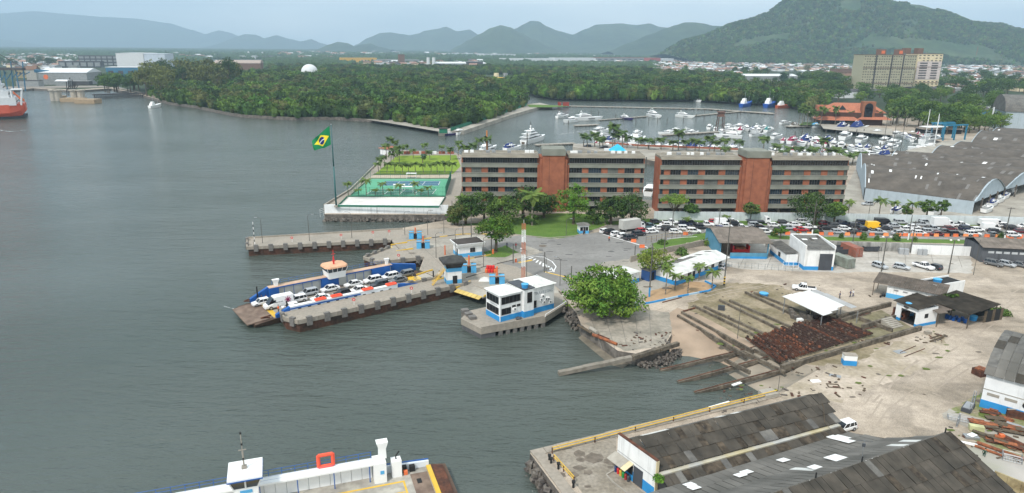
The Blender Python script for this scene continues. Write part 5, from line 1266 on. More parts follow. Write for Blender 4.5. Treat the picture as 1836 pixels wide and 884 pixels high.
# people and motorbikes at the bow
# ================================================================== TREES NEAR THE TERMINAL
def T(px,py,ytop,rpx,lb,m,seed,**k):
 b=P(px,py);d=math.hypot(b.y,CAMH);r=rpx*d/F_;h=HZ(b,ytop)*1.0
 return make_tree('tree',lb,'tree',b,r,h,m,seed,**k)
T(1082,566,484,76,'big leafy bright green tree on the bank beside the control building',leafmat('leaves_almond',(.045,.115,.014),(.10,.17,.02)),21,kind='tier',nc=190,leaves=72,ls=.36,ry=7.6,clear=.02,k=14,cl=1.7,fork=.35)
T(1170,500,445,36,'thinner yellowish green tree at the left end of the white roofed office',leafmat('leaves_yellowish',(.11,.15,.025),(.15,.18,.03)),22,kind='tier',nc=50,leaves=55,ls=.3,clear=.3)
T(889,452,389,37,'round bright shade tree on the grass island by the booth',lf_bright,23,kind='round',nc=70,leaves=75,ls=.32,clear=.35,group='trees')
dk=[(835,402,345,30,'leftmost dark tree before the left apartment block',lf_dark),(868,398,338,30,'dark tree second from left before the left apartment block',lf_dark),(905,402,352,34,'lower mid-green tree left of the coconut palm',lf_mid),
(938,392,333,40,'widest dark tree, right behind the coconut palm',lf_dark),(975,390,343,30,'dark tree against the brick stair tower',lf_dark),(1095,402,350,32,'dark tree between the bright tiered tree and the truck',lf_dark),
(1132,402,347,38,'dark broad tree behind the curtain-sided truck',lf_dark),(1459,402,343,48,'big round dark tree behind the white wall of the queue',lf_dark),(820,404,362,22,'small dark tree at the water edge by the seawall',lf_olive),(1238,394,366,15,'small dark tree right of the spreading umbrella tree',lf_dark),
(1345,396,364,16,'small open tree before the right stair tower',lf_olive),(1495,402,362,20,'dark tree at the right end of the right apartment block',lf_mid)]
for i,(x,y,yt,r,lb,m)in enumerate(dk):T(x,y,yt,r,lb,m,40+i,nc=60,leaves=60,ls=.36,clear=.12 if r>20 else.35)
T(1028,402,330,30,'bright green tiered tree left of the middle of the left block',lf_bright,61,kind='tier',nc=70,leaves=60,ls=.34,clear=.2)
T(1207,394,348,30,'light green umbrella-shaped tree with bare forked trunk',lf_light,62,kind='umbrella',nc=40,leaves=60,ls=.26,clear=.55,fork=.35,k=10)
T(1399,428,405,13,'small round bright-leaved tree on the verge',lf_bright,63,nc=22,leaves=60,ls=.25,clear=.45)
T(1700,560,560-36,20,'bush growing over the wall behind the tin roofs',lf_mid,64,nc=26,leaves=60,ls=.28,clear=.1)
# hedge and bushes of the cove side
for i,(x,y,yt,r,lb)in enumerate(((815,403,375,16,'leaning pale tree at the club wall by the water'),(890,405,383,20,'low shrub mass under the dark trees, left'),(955,402,384,16,'low shrub mass under the dark trees, middle'),(1063,402,372,16,'low bushy tree beside the pole near the truck'))):
 T(x,y,yt,r,lb,lf_mid,80+i,nc=30,leaves=50,ls=.3,clear=.08)
def bush(p,r,h,lb,m,seed,group=None,n=14,name='bush'):
 rn=random.Random(seed);q=MB()
 for _ in range(int(n*22)):
  d=Vector((rn.gauss(0,1),rn.gauss(0,1),abs(rn.gauss(0,.9)))).normalized()*rn.uniform(.5,1);leaf(q,Vector((d.x*r,d.y*r,.12+d.z*h)),.22*max(.6,min(1.6,r)),rn,.5,d)
 for k in range(4):q.tube((0,0,0),(r*.4*math.cos(k*1.6),r*.4*math.sin(k*1.6),h*.6),.03,n=4)
 o=obj(name,q,m,None,p);tag(o,lb,'bush',group);return o
vb=[(1388,423),(1430,424),(1462,425),(1508,427),(1548,429),(1572,430),(1607,431),(1640,432),(1795,428)]
for i,(x,y)in enumerate(vb):bush(P(x,y),.8 if i%2 else 1.2,1.5 if i%2 else 2.4,'%s clipped bush on the grass verge of the avenue'%nth(i,len(vb)),lf_mid,90+i,'bushes on the verge')
for i,(x,y,r,h,lb)in enumerate(((1222,457,2.0,2.2,'loose shrub behind the white roofed office'),(1268,439,2.4,2.0,'bright shrub by the blue open shed'),(1188,437,1.6,1.2,'orange-brown hedge end near the orange barriers'),(1752,553,3.6,1.6,'weedy bank right of the tin roofs'),(1790,562,2.6,1.2,'low weeds at the corner of the tin roofed sheds'),(1640,398,2.0,2.0,'shrub on the club side of the long wall'))):bush(P(x,y),r,h,lb,lf_light if i%2 else lf_mid,120+i)
place_palm(P(954,404),345,'tall coconut palm rising in front of the dark trees',near=True,i=1,s=1.9)
for i,(x,y,yt,lb)in enumerate(((1520,388,360,'palm at the right end of the right apartment block'),(1575,393,357,'leaning palm before the arched boat shed, left'),(1600,391,362,'short palm behind the wall near the boat shed'),(1632,395,363,'wide palm overhanging the long white wall'),(1085,402,372,'palm leaning over the grass by the truck'),(830,388,352,'palm at the left corner of the left block'),(1300,400,388,'small palm behind the queue, below the umbrella tree'),(1230,404,392,'small palm in the queue behind the shed'))):place_palm(P(x,y),yt,lb,near=True,i=i)
yp=[(1253,503,474,'palm with drooping crown at the end of the sand bed'),(1276,520,485,'small bright palm at the right tip of the sand bed'),(1193,528,478,'thin-leaved palm clump at the left of the sand bed'),(1210,520,492,'middle palm clump of the sand bed'),(1233,526,497,'third palm clump of the sand bed')]
for i,(x,y,yt,lb)in enumerate(yp):place_palm(P(x,y),yt,lb,near=True,i=i,s=.75 if i>1 else.85)
T(1660,396,357,18,'round bushy tree behind the long wall, left of the boat shed end',lf_mid,71,nc=40,leaves=55,ls=.3);T(1685,396,357,13,'narrow bushy tree at the gable of the boat shed',lf_mid,72,nc=30,leaves=55,ls=.3);T(1622,396,368,12,'small tree left of the wide wall palm',lf_olive,73,nc=25,leaves=50,ls=.3)
# ================================================================== AVENUE: wall, barriers, poles
def wall(name,lb,pts,h,m,n=None,w=.25,cap=None,h2=None):
 a0=pts[0];t=thing(name,lb,'wall',(a0 .x,a0 .y,0))
 for i in range(len(pts)-1):
  a,b=pts[i]-a0,pts[i+1]-a0;L_=dist(a,b);k=n or max(1,int(L_/6))
  for j in range(k):
   c=a.lerp(b,(j+.5)/k);hh=h+(.04 if j%2 else 0);q=MB();q.box((c.x,c.y,hh/2),(L_/k-.04,w+(.02 if j%3 else 0),hh),ang(a,b));obj('wall_panel',q,m,t)
   if cap:q=MB();q.box((c.x,c.y,hh+.05),(L_/k-.02,w+.12,.1),ang(a,b));obj('coping',q,cap,t)
 return t
wall('boundary_wall','long pale boundary wall behind the queue of cars',[P(1172,394),P(1500,398),P(1836,405),P(2150,412)],2.9,streaky('wall_pale_blue',(.52,.56,.57),(.33,.36,.37),.4),w=.22)
grime=streaky('wall_grimy',(.42,.41,.38),(.08,.075,.07),1.3,zs=.25,hs=.8)
wall('boundary_wall','blackened concrete wall behind the skips and containers',[P(1484,447),P(1640,452)],2.4,grime)
wall('boundary_wall','weathered grey wall right of the open blue shed',[P(1372,443),P(1415,444)],2.2,grime)
wall('boundary_wall','clean white wall along the pale yard',[P(1633,455),P(1738,459)],2.6,white_wall)
wall('boundary_wall','low grey wall with graffiti behind the fence by the white roofed office',[P(1130,470),P(1205,451),P(1285,436)],1.6,concrete)
n_b=0;bl=[]
for i,x in enumerate([1389,1412,1432,1451,1472,1489,1519,1540,1563,1588,1611,1623,1637,1648,1661,1678,1697,1713,1731,1749,1769,1789,1808,1829]):
 bl.append((x,418.6+(x-1380)*.0125 if x>1380 else 418))
bl+=[(1812,431),(1827,431),(1136,434),(1151,444),(1229,421),(1284,419),(1365,420)]
bm=MB();bm.loft([[(-.75,-.28,0),(.75,-.28,0),(.75,.28,0),(-.75,.28,0)],[(-.72,-.12,.55),(.72,-.12,.55),(.72,.12,.55),(-.72,.12,.55)],[(-.72,-.1,.9),(.72,-.1,.9),(.72,.1,.9),(-.72,.1,.9)]]);bme=bm.data('traffic_barrier');bme.materials.append(orange)
bme2=bme.copy();bme2 .materials[0]=mat('orange_faded',(.80,.28,.10),.6,var=.08)
for i,(x,y)in enumerate(bl[:24]):o=obj('traffic_barrier',bme if i%3 else bme2,None,None,P(x,y+1.5),yaw(x)if x<1250 else R_(-1.6));tag(o,'%s orange plastic barrier of the row before the queue'%nth(i,24),'traffic barrier','orange barriers along the avenue')
for(x,y),lb in zip(bl[24:],('orange plastic barrier on the road, left of the pair at the right edge','orange plastic barrier on the road at the right edge, lower one','orange barrier at the corner of the fenced bed','orange barrier at the white line beside the bush','orange barrier behind the fence of the bush bed','orange barrier above the blue shed roof, left','orange barrier above the blue shed roof, right')):
 o=obj('traffic_barrier',bme,None,None,P(x,y),R_(-3));tag(o,lb,'traffic barrier','orange barriers along the avenue')
for x0,x1,y0,y1,lb in((1158,1240,436,421,'rusty yellow mesh fence round the bush bed at the queue start'),):
 fence('mesh_fence',lb,P(x0,y0),P(x1,y1),1.9,9,mat('rusty_yellow',(.35,.25,.09),.8,var=.2),0,posts_m=rust)
def upole(x,y,yt,lb,base=None,cross=0,two=0,r=.16,m=None):
 b=P(x,y);h=HZ(b,yt);t=thing('utility_pole',lb,'pole',b,0,'utility poles and yard lamp posts');q=MB();q.tube((0,0,-.1),(0,0,h),r,r*.65,8);obj('pole',q,m or polem,t)
 if base:q=MB();q.tube((0,0,0),(0,0,base[0]),r*1.25,n=8);obj('painted_base',q,base[1],t)
 for k in range(cross):q=MB();q.box((0,-.15,h-.3-k*.8),(2.2,.12,.12));obj('crossarm',q,polem,t)
 if two:
  for s in(-1,1):q=MB();q.tube((0,0,h-.2),(s*.8,0,h),.04,n=4);q.lathe([(.1,-.15),(.32,0),(.2,.25)],(s*.95,0,h),8,1);obj('floodlight',q,[polem,mat('lamp_glass',(.62,.6,.55),.3)],t)
 return t
upole(1164,532,436,'tall wooden pole with blue and white painted foot by the sand bed',(2.2,blue_wall));upole(1298,512,393,'tall dark pole with striped foot beside the silver hatchback',(.0,black));upole(1580,487,425,'double floodlight post in the pale yard, left one',two=1);upole(1700,491,431,'double floodlight post in the pale yard, right one',two=1)
upole(1632,453,396,'wooden pole with crossarm behind the white yard wall',cross=1);upole(1527,447,395,'wooden pole with crossarm behind the red container',cross=1);upole(1455,427,358,'concrete pole with white foot before the big dark tree',(2.6,white));upole(1799,437,372,'leaning concrete pole with white foot near the right edge',(2.6,white),cross=1);upole(1628,430,385,'concrete pole with white foot below the palm crowns',(2.0,white));upole(1205,412,378,'dark pole in the middle of the queue left part');upole(1288,414,372,'dark pole in front of the right apartment block')
upole(1190,463,408,'thin pole behind the white roofed office with small crown');upole(1322,607,548,'thin lone lamp post standing among the slipway beams',r=.07);upole(1395,700,660,'thin pole at the end of the yellow quay railing',r=.05);upole(1745,493,430,'thin pole with red box right of the pale yard',r=.07);upole(1556,395,360,'thin frame pole in the club driveway',r=.1,cross=1)
t=[o for o in COL.objects if o.get('label')=='tall dark pole with striped foot beside the silver hatchback'][0]
for i in range(6):q=MB();q.tube((0,0,.2+i*.35),(0,0,.5+i*.35),.215,n=8);obj('stripe',q,yellow if i%2 else black,t)
# sand bed kerb, blue and white
kerb_line('painted_kerb','blue and white kerb round the sandy palm bed',[P(1140,548),P(1170,543),P(1215,533),P(1272,522),P(1283,514),P(1264,505)],w=.3,h=.35,m=blue_wall,m2=mat('kerb_pale_blue',(.35,.5,.62),.8))
# ================================================================== YARD BUILDINGS
corrug_cache={}
def corr_sheet(L_,Wd,waves=6,amp=.05,th=0):
 """corrugated roofing sheet, x across the waves, y down the slope"""
 key=(round(L_,2),round(Wd,2),waves,amp)
 if key in corrug_cache:return corrug_cache[key]
 q=MB();n=waves*2;row=[]
 for j in(0,1):
  for i in range(n+1):row.append((Wd*i/n,j*L_,amp*(1 if i%2 else-1)))
 q.v=row;q.f=[(i,i+1,n+2+i,n+1+i)for i in range(n)];q.m=[0]*n
 q.face([(0,0,-amp-.03),(0,L_,-amp-.03),(Wd,L_,-amp-.03),(Wd,0,-amp-.03)])
 q.face([(0,0,-amp-.03),(Wd,0,-amp-.03),(Wd,0,amp),(0,0,amp)])
 corrug_cache[key]=q;return q
def sheet_roof(parent,a,b,c,d,nu,nv,mats,rnd,name='roof_sheet',waves=6,amp=.05,gaps=0.0,lift=.04,jitter=.012,weights=None):
 """roof plane a->b along the eave/ridge, a->d down the slope, built of separate sheets (parent-local points)"""
 a,b,c,d=map(Vector,(a,b,c,d));e=(b-a);f=(d-a);wd=e.length/nu;ln=f.length/nv
 nrm=e.cross(f).normalized();nrm=nrm if nrm.z>0 else-nrm;x=e.normalized();y=nrm.cross(x);y=y if y.dot(f)>0 else-y
 x=x;rot=Matrix((x,y,x.cross(y))).transposed();flip=x.cross(y).z<0
 cache={}
 for i in range(nu):
  for j in range(nv):
   if rnd.random()<gaps:continue
   mi=rnd.choices(range(len(mats)),weights or[1]*len(mats))[0]
   key=mi
   if key not in cache:
    q=corr_sheet(ln*1.06,wd*.97,waves,amp);me=q.data(name)
    if flip:me.flip_normals()
    me.materials.append(mats[mi]);cache[key]=me
   u0,v0=i/nu,j/nv
   p=a.lerp(b,u0).lerp(d.lerp(c,u0),v0)+nrm*(lift*(nv-j)*.6+.05+rnd.uniform(0,jitter))
   o=bpy.data.objects.new(name,cache[key]);COL.objects.link(o);o.parent=parent
   M=rot.to_4x4();M.translation=p;o.matrix_local=M@Matrix.Rotation(rnd.uniform(-jitter,jitter)*.5,4,'Z')
def frame(A,B):return P(*A),ang(P(*A),P(*B)),dist(P(*A),P(*B))
rs=random.Random(5)
def simple_house(name,lb,o,rz,Lx,Ly,h,base=.9,wallm=None,basem=None,roof=None,over=.3,cat='building'):
 t=thing(name,lb,cat,o,rz);q=MB();q.b2(0,Lx,0,Ly,base,h);obj('wall',q,wallm or white_wall,t)
 if base:q=MB();q.b2(-.03,Lx+.03,-.03,Ly+.03,0,base);obj('painted_base',q,basem or blue_wall,t)
 return t
 # long white-roofed office
o,a,L_=frame((1212,512),(1299,479));t=simple_house('office','long white-roofed office with blue base beside the pole',o,a,L_,6.5,2.6,1.1)
zr=3.7;sheet_roof(t,(-.6,3.25,zr),(L_+.6,3.25,zr),(L_+.6,-.9,2.65),(-.6,-.9,2.65),16,2,[roof_white],rs,waves=5,amp=.03);sheet_roof(t,(-.6,3.3,zr),(L_+.6,3.3,zr),(L_+.6,7.2,2.7),(-.6,7.2,2.7),16,2,[roof_white,roof_grey],rs,waves=5,amp=.03)
q=MB();q.face([(0,0,2.6),(0,6.5,2.6),(0,3.25,3.65)]);q.face([(L_,0,2.6),(L_,3.25,3.65),(L_,6.5,2.6)]);obj('gable',q,white_wall,t)
for f in(.08,.22,.42,.56,.70,.86):slab_win(t,L_*f,L_*f+1.3,1.15,2.1,0,mull=2)
q=MB();q.b2(L_*.32,L_*.32+.9,-.05,-.01,.05,2.1);obj('door',q,dark,t)
# blue open shed with grey roof
o,a,L_=frame((1290,462),(1365,463));t=thing('open_shed','open blue shed with a brownish corrugated roof and red machinery','shed',o,a);L_+=1.5;D=15;h=4.3
pl=mat('shed_blue',(.09,.25,.36),.7,var=.12)
for x in(0,L_):
 for y in(0,D):q=MB();q.b2(x-.15,x+.15,y-.15,y+.15,0,h);obj('post',q,pl,t)
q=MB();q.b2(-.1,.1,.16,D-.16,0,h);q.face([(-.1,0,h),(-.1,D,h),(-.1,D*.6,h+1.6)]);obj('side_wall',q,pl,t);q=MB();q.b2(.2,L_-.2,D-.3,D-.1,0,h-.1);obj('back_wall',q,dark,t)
q=MB();q.b2(2.6,L_-.3,-.6,-.45,.0,1.6);obj('low_wall',q,pl,t);q=MB();q.b2(2.6,L_-.3,-.66,-.61,.0,.6);obj('painted_base',q,blue_wall,t)
for a_,b_ in((-.9,9.0),(9.0,D+.6)):pass
sheet_roof(t,(-.8,8.5,h+1.6),(L_+.8,8.5,h+1.6),(L_+.8,-1.2,h+.1),(-.8,-1.2,h+.1),14,3,[roof_brown],rs,waves=5,amp=.04);sheet_roof(t,(-.8,8.6,h+1.6),(L_+.8,8.6,h+1.6),(L_+.8,D+.8,h+.3),(-.8,D+.8,h+.3),14,2,[roof_brown],rs,waves=5,amp=.04)
m_=thing('red_machine','red machinery standing inside the open blue shed','machine',o+Vector((6.6,3.6,0)),0);q=MB();q.b2(-2.2,2.2,-1,1,.8,1.6);q.b2(-2.4,-2,-1.1,1.1,0,2.6);q.b2(1.9,2.3,-1.1,1.1,0,2.6);obj('body',q,redp,m_);q=MB();q.b2(-1.4,1.2,-1.05,1.05,1.65,2.2);obj('hood',q,rust_bright,m_)
fence('mesh_fence','low wire fence along the front of the pale yard',P(1300,478),P(1420,487),1.5,10,steel,0);fence('gate','white gate frame left of the blue-based workshop',P(1403,482),P(1431,483),1.9,3,white,0,rails=(.1,.55,.98))
# workshop with dark double door
o,a,L_=frame((1440,484),(1493,485));t=simple_house('workshop','white workshop with blue base and tall dark double door',o,a,L_,11.5,5.6,1.0)
q=MB();q.b2(-.05,.25,-.05,11.5,5.61,6.5);q.b2(L_-.25,L_+.05,-.05,11.5,5.61,6.5);q.b2(.26,L_-.26,11.2,11.5,5.61,6.6);obj('parapet',q,white_wall,t)
sheet_roof(t,(.3,11.1,6.1),(L_-.3,11.1,6.1),(L_-.3,-.2,5.55),(.3,-.2,5.55),8,5,[roof_grey,roof_dark],rs,waves=6,amp=.03,weights=[5,1])
for x,y in((1.6,6.6),(4.6,7.8)):q=MB();q.b2(x,x+1.3,y,y+1.2,6.15,6.2);obj('skylight',q,white,t)
for x in(3.7,5.35):q=MB();q.b2(x,x+1.62,-.08,-.01,.05,4.4);obj('door_leaf',q,dgrey,t)
t=simple_house('annex','low white annex along the left side of the workshop',o+Vector((-3.2,3.5,0)),a+R_(2),3.0,11.5,3.0,1.0);sheet_roof(t,(-.2,0,2.95),(3,0,3.5),(3,11.7,3.5),(-.2,11.7,2.95),3,6,[roof_grey],rs);slab_win(t,4,5.4,1.2,2.3,-.02,'y',mull=2)
# containers and skips
def container(lb,o,rz,m,m2=None):
 t=thing('shipping_container',lb,'container',o,rz);q=MB();q.b2(0,2.4,0,6.0,.12,2.58);obj('shell',q,m,t)
 q=MB();
 for i in range(20):q.b2(-.03,0,.15+i*.29,.3+i*.29,.2,2.5);q.b2(2.4,2.43,.15+i*.29,.3+i*.29,.2,2.5)
 obj('side_ribs',q,m,t)
 for s in(0,1):q=MB();q.b2(.08+s*1.14,1.18+s*1.14,-.05,-.01,.2,2.5);obj('door',q,m2 or m,t);q=MB();q.tube((.45+s*1.14,-.09,.2),(.45+s*1.14,-.09,2.5),.03,n=4);q.tube((.85+s*1.14,-.09,.2),(.85+s*1.14,-.09,2.5),.03,n=4);obj('lock_bar',q,steel,t)
 q=MB();q.b2(0,2.4,0,6,2.59,2.64);obj('roof',q,m,t)
 for x in(0,2.3):
  for y in(-.02,5.92):q=MB();q.b2(x,x+.12,y,y+.12,0,2.66);obj('corner_post',q,m,t)
container('rusty red container with one white door behind the grey one',P(1532,462),R_(12),mat('container_red',(.30,.10,.065),.7,col2=(.22,.10,.07),cvs=1));container('grey-green weathered container with pinkish roof',P(1519,483),R_(20),mat('container_grey',(.25,.28,.24),.7,col2=(.18,.19,.16),cvs=1))
def skip(lb,o,rz,Lk=5.5,w=2.3,h=1.5,m=None):
 t=thing('skip',lb,'skip',o,rz,'black open skips beside the containers');q=MB();q.loft([[(0,.2,.15),(Lk*.9,.2,.15),(Lk*.9,w-.2,.15),(0,w-.2,.15)],[(-.3,0,h),(Lk,0,h),(Lk,w,h),(-.3,w,h)]],caps=False);q.face([(0,.2,.15),(0,w-.2,.15),(Lk*.9,w-.2,.15),(Lk*.9,.2,.15)]);obj('tub',q,m or dgrey,t)
 q=MB();
 for i in range(5):q.b2(.3+i*1.0,.42+i*1.0,-.06,.02,.3,h)
 q.b2(-.3,Lk,-.08,.0,h,h+.1);q.b2(-.3,Lk,w,w+.08,h,h+.1);obj('rim',q,m or dgrey,t)
skip('black skip nearest the workshop, front of the two',P(1498,457),R_(2));skip('black skip behind the front one, by the blackened wall',P(1499,449),R_(2));skip('black skip right of the red container',P(1552,452),R_(2),4)
for x,y,lb in((1612,456,'left grey concrete block pile by the white wall'),(1645,457,'right grey concrete block pile by the white wall')):
 t=thing('block_pile',lb,'blocks',P(x,y),R_(-20))
 for i in range(6):q=MB();q.b2((i%2)*1.2,(i%2)*1.2+1.1,(i//2)*1.3,(i//2)*1.3+1.2,0,1.6-.45*(i//2));obj('block',q,mat('block_grey',(.33,.34,.35),.9,var=.1),t)
 # dark shed right
o,a,L_=frame((1768,473),(1862,478));o=P(1757,470);t=thing('dark_shed','long dark grey shed with a strip of small windows and brown roof','shed',o,R_(-9));q=MB();q.b2(0,30,0,10,0,4.2);obj('wall',q,streaky('dark_wall',(.10,.105,.115),(.05,.05,.055),.6),t)
sheet_roof(t,(-.4,5,5.4),(30,5,5.4),(30,-.6,4.2),(-.4,-.6,4.2),26,2,[roof_brown],rs);sheet_roof(t,(-.4,5.05,5.4),(30,5.05,5.4),(30,10.6,4.2),(-.4,10.6,4.2),26,2,[roof_brown],rs)
for i in range(12):q=MB();q.b2(1.5+i*1.9,2.9+i*1.9,-.05,0,2.6,3.2);obj('window',q,mat('pale_window',(.45,.47,.48),.4),t)
# bright tin shed with open sides
A4=[P(1408,541,3.2),P(1478,568,2.8),P(1540,558,2.8),P(1452,526,3.6)]
def tilt_roof(name,lb,pts,nu,nv,mats,post_m,cat='shed',posts=True,z0=0.0,**k):
 o=Vector((pts[0].x,pts[0].y,0));t=thing(name,lb,cat,o);r=[p-o for p in pts]
 sheet_roof(t,r[0],r[1],r[2],r[3],nu,nv,mats,rs,**k)
 if posts:
  cx=sum(r,Vector())/4
  for p in r:p2=cx+(p-cx)*.9;q=MB();q.tube((p2 .x,p2 .y,0),(p2 .x,p2 .y,p2 .z-.08),.1,n=6);obj('post',q,post_m,t)
 return t
tin=mat('bright_tin',(.60,.60,.59),.6,var=.05)
t=tilt_roof('tin_shelter','bright tin-roofed open shelter beside the slipway',[P(1402,532,3.8),P(1476,567,3.0),P(1508,546,3.2),P(1452,521,4.0)],10,3,[tin],steel,amp=.02)
t2=tilt_roof('tin_shelter','greyer tin lean-to right of the bright tin shelter',[P(1453,522,4.0),P(1510,547,3.1),P(1543,560,2.6),P(1490,535,3.4)],7,2,[mat('grey_tin',(.36,.36,.36),.6)],steel,amp=.02)
o=t.location;q=MB()
for i in range(16):q.b2(*(lambda x,y,s:(x,x+s,y,y+s*.8))(rs.uniform(1,8),rs.uniform(-5.5,0),rs.uniform(.5,1.4)),0,rs.uniform(.5,1.6))
ob=obj('stored_junk',q,conc_dark,None,(o.x,o.y,0));tag(ob,'dark jumble of parts stored under the bright tin shelter','junk')
# winch house and its neighbours
o,a,L_=frame((1603,571),(1642,587));ow=o
t=thing('winch_house','white winch house with blue base, open front and dark tiled lean roof','building',o,a);Lh=dist(o,P(1642,587));Dh=5.6;h=3.8
q=MB();q.b2(0,1.2,0,.25,.6,h);q.b2(Lh-.5,Lh,0,.25,.6,h);q.b2(1.21,Lh-.51,0,.25,h-.9,h);q.b2(0,.25,.26,Dh,.6,h);q.b2(.26,Lh,Dh-.25,Dh,.6,h);q.b2(Lh-.25,Lh,.26,Dh-.26,.6,h);obj('wall',q,white,t)
q=MB();q.b2(-.03,1.2,-.03,.27,0,.6);q.b2(Lh-.5,Lh+.03,-.03,.27,0,.6);q.b2(Lh-.27,Lh+.03,.27,Dh,0,.6);q.b2(-.03,.27,.27,Dh,0,.6);obj('painted_base',q,blue_wall,t);q=MB();q.b2(.3,Lh-.3,.3,Dh-.3,.02,.06);obj('floor',q,dark,t)
sheet_roof(t,(-.5,-.5,h+.1),(Lh+.3,-.5,h+.1),(Lh+.3,Dh+.4,h+.9),(-.5,Dh+.4,h+.9),9,2,[roof_dark],rs,amp=.06)
o2=MB();o2 .b2(Lh-.02,Lh+.04,2.0,3.0,1.7,2.6);obj('window',o2,dark,t)
t=thing('winch','rusty slipway winch inside the white winch house','winch',P(1622,574)+Vector((0,1.6,0)),a);q=MB();q.tube((-1,0,1.1),(1,0,1.1),.6,n=12);obj('drum',q,rust_bright,t);q=MB();q.b2(-1.4,-1.1,-.8,.8,.05,1.9);q.b2(1.1,1.4,-.8,.8,.05,1.9);q.b2(-1.4,1.4,-1,-.7,.05,.4);obj('frame',q,rust,t)
t=simple_house('storehouse','white and blue store under the brown roof left of the winch house',P(1588,533),R_(-38),11,5,2.9,1.1,basem=sky_blue)
sheet_roof(t,(-3,-.6,3.1),(11.4,-.6,3.1),(11.4,5.6,3.9),(-3,5.6,3.9),14,2,[roof_brown],rs,amp=.06)
for y in(-.4,5.2):q=MB();q.tube((-2.7,y,0),(-2.7,y,3.05 if y<0 else 3.8),.08,n=5);obj('post',q,wood,t)
for x in(1.4,3.2,5.0):q=MB();q.b2(x,x+.9,-.06,-.01,1.9,2.2);obj('vent_block',q,steel,t)
tilt_roof('lean_to','brown corrugated lean-to behind the winch house roof',[P(1640,541,3.4),P(1684,563,3.0),P(1712,548,3.0),P(1664,528,3.6)],8,3,[roof_brown],wood,amp=.06)
tilt_roof('open_shed','large dark corrugated roof on timber posts over blue drums',[P(1657,537,3.5),P(1740,565,3.2),P(1795,547,3.3),P(1716,522,3.7)],15,3,[roof_dark],wood,amp=.07)
t=thing('timber_hut','dark boarded hut under the right end of the big dark roof','hut',P(1762,579),R_(20));
for i in range(7):q=MB();q.b2(i*.8,i*.8+.77,0,.08,0,2.6);obj('board',q,dark if i%3 else wood,t)
q=MB();q.b2(0,5.6,2.8,3,0,2.6);obj('back_wall',q,dark,t)
drum=MB();drum.lathe([(.3,0),(.32,.05),(.32,.85),(.3,.9)],n=10);dme=drum.data('drum');dme.materials.append(navy)
dp=[(1700,573),(1706,575),(1712,577),(1717,575),(1722,579),(1728,577),(1733,581)]
for i,(x,y)in enumerate(dp):ob=obj('drum',dme,None,None,P(x,y)+Vector((0,.6,0)));tag(ob,'%s blue drum under the big dark corrugated roof'%nth(i,len(dp)),'drum','blue drums')
t=thing('water_tank','light blue lidded water tank in front of the dark-roofed shed','water tank',P(1744,574));tank(t,.8,1.0)
t=thing('water_tank','blue water tank lying in the yard behind the slipway beams','water tank',P(1369,531));tank(t,1.0,.8)
wh=simple_house('parapet_house','white flat-roofed house with dark roof and blue tank behind the tin roofs',P(1673,540),R_(22),9.5,4.2,3.4,0);q=MB();q.b2(.2,9.3,.2,4.0,3.41,3.45);obj('roof',q,dark,wh)
q=MB();q.b2(0,9.5,0,.18,3.41,3.8);q.b2(0,9.5,4.02,4.2,3.41,3.8);q.b2(0,.18,.19,4.01,3.41,3.8);obj('parapet',q,white,wh)
p_=wh.location;t=thing('water_tank','bright blue water tank on the white flat-roofed house','water tank',(p_.x+1.8,p_.y+2.6,3.46));tank(t,.9,1.0)
t=thing('water_tank','blue water tank perched between the brown roofs','water tank',P(1629,548,3.6));q=MB();q.b2(-.8,.8,-.8,.8,-.35,-.02);obj('stand',q,conc_dark,t);tank(t,.6,.6)
# small white and blue kiosk box in the dirt
t=thing('concrete_box','small white and blue painted concrete box standing in the dirt yard','box',P(1512,655),R_(-8));q=MB();q.b2(0,2.2,0,1.3,.95,1.9);obj('wall',q,white,t);q=MB();q.b2(-.02,2.22,-.02,1.32,0,.94);obj('painted_base',q,blue_wall,t);q=MB();q.b2(-.05,2.25,-.05,1.35,1.9,1.98);obj('lid',q,concrete,t)
# blue container booth under the big tree
t=thing('site_cabin','dark blue site cabin between the yellowish tree and the wooden pole','cabin',P(1163,505),R_(40));q=MB();q.b2(0,5.5,0,2.4,0,2.6);obj('shell',q,mat('cabin_blue',(.03,.08,.22),.6),t);q=MB();q.b2(-.2,5.7,-.2,2.6,2.61,2.75);obj('roof',q,roof_grey,t);q=MB();q.b2(1,1.9,-.05,-.01,.05,2.1);obj('door',q,dark,t)
t=simple_house('snack_building','low blue and white building half hidden behind the big leafy tree',P(1100,520),R_(40),9,5,2.6,1.1);q=MB();q.b2(-.3,9.3,-.3,5.3,2.61,2.8);obj('roof',q,roof_white,t)
def rowboat(lb,o,rz,L_=3.6,w=1.5,m=None,grp=None):
 t=thing('rowing_boat',lb,'boat',o,rz,grp);q=MB();R2=[]
 for x,ww,zz in((-.5,.35,.25),(-.35,.48,.08),(0,.5,.0),(.3,.4,.06),(.48,.1,.3)):
  R2 .append([(x*L_,-ww*w*.6,zz),(x*L_,ww*w*.6,zz),(x*L_,ww*w,.62),(x*L_,ww*w*.88,.6),(x*L_,ww*w*.5,zz+.08),(x*L_,-ww*w*.5,zz+.08),(x*L_,-ww*w*.88,.6),(x*L_,-ww*w,.62)])
 q.loft(R2);obj('hull',q,m or sky_blue,t)
 for x in(-.6,.5):q=MB();q.b2(x-.12,x+.12,-w*.38,w*.38,.42,.47);obj('thwart',q,wood,t)
rowboat('blue rowing boat resting on the ground right of the big tree trunks',P(1125,556),R_(10),4.6,2.0,mat('boat_blue',(.08,.22,.36),.6),None);rowboat('pale dinghy upturned beside the blue and white kerb',P(1148,546),R_(20),2.6,1.2,white)
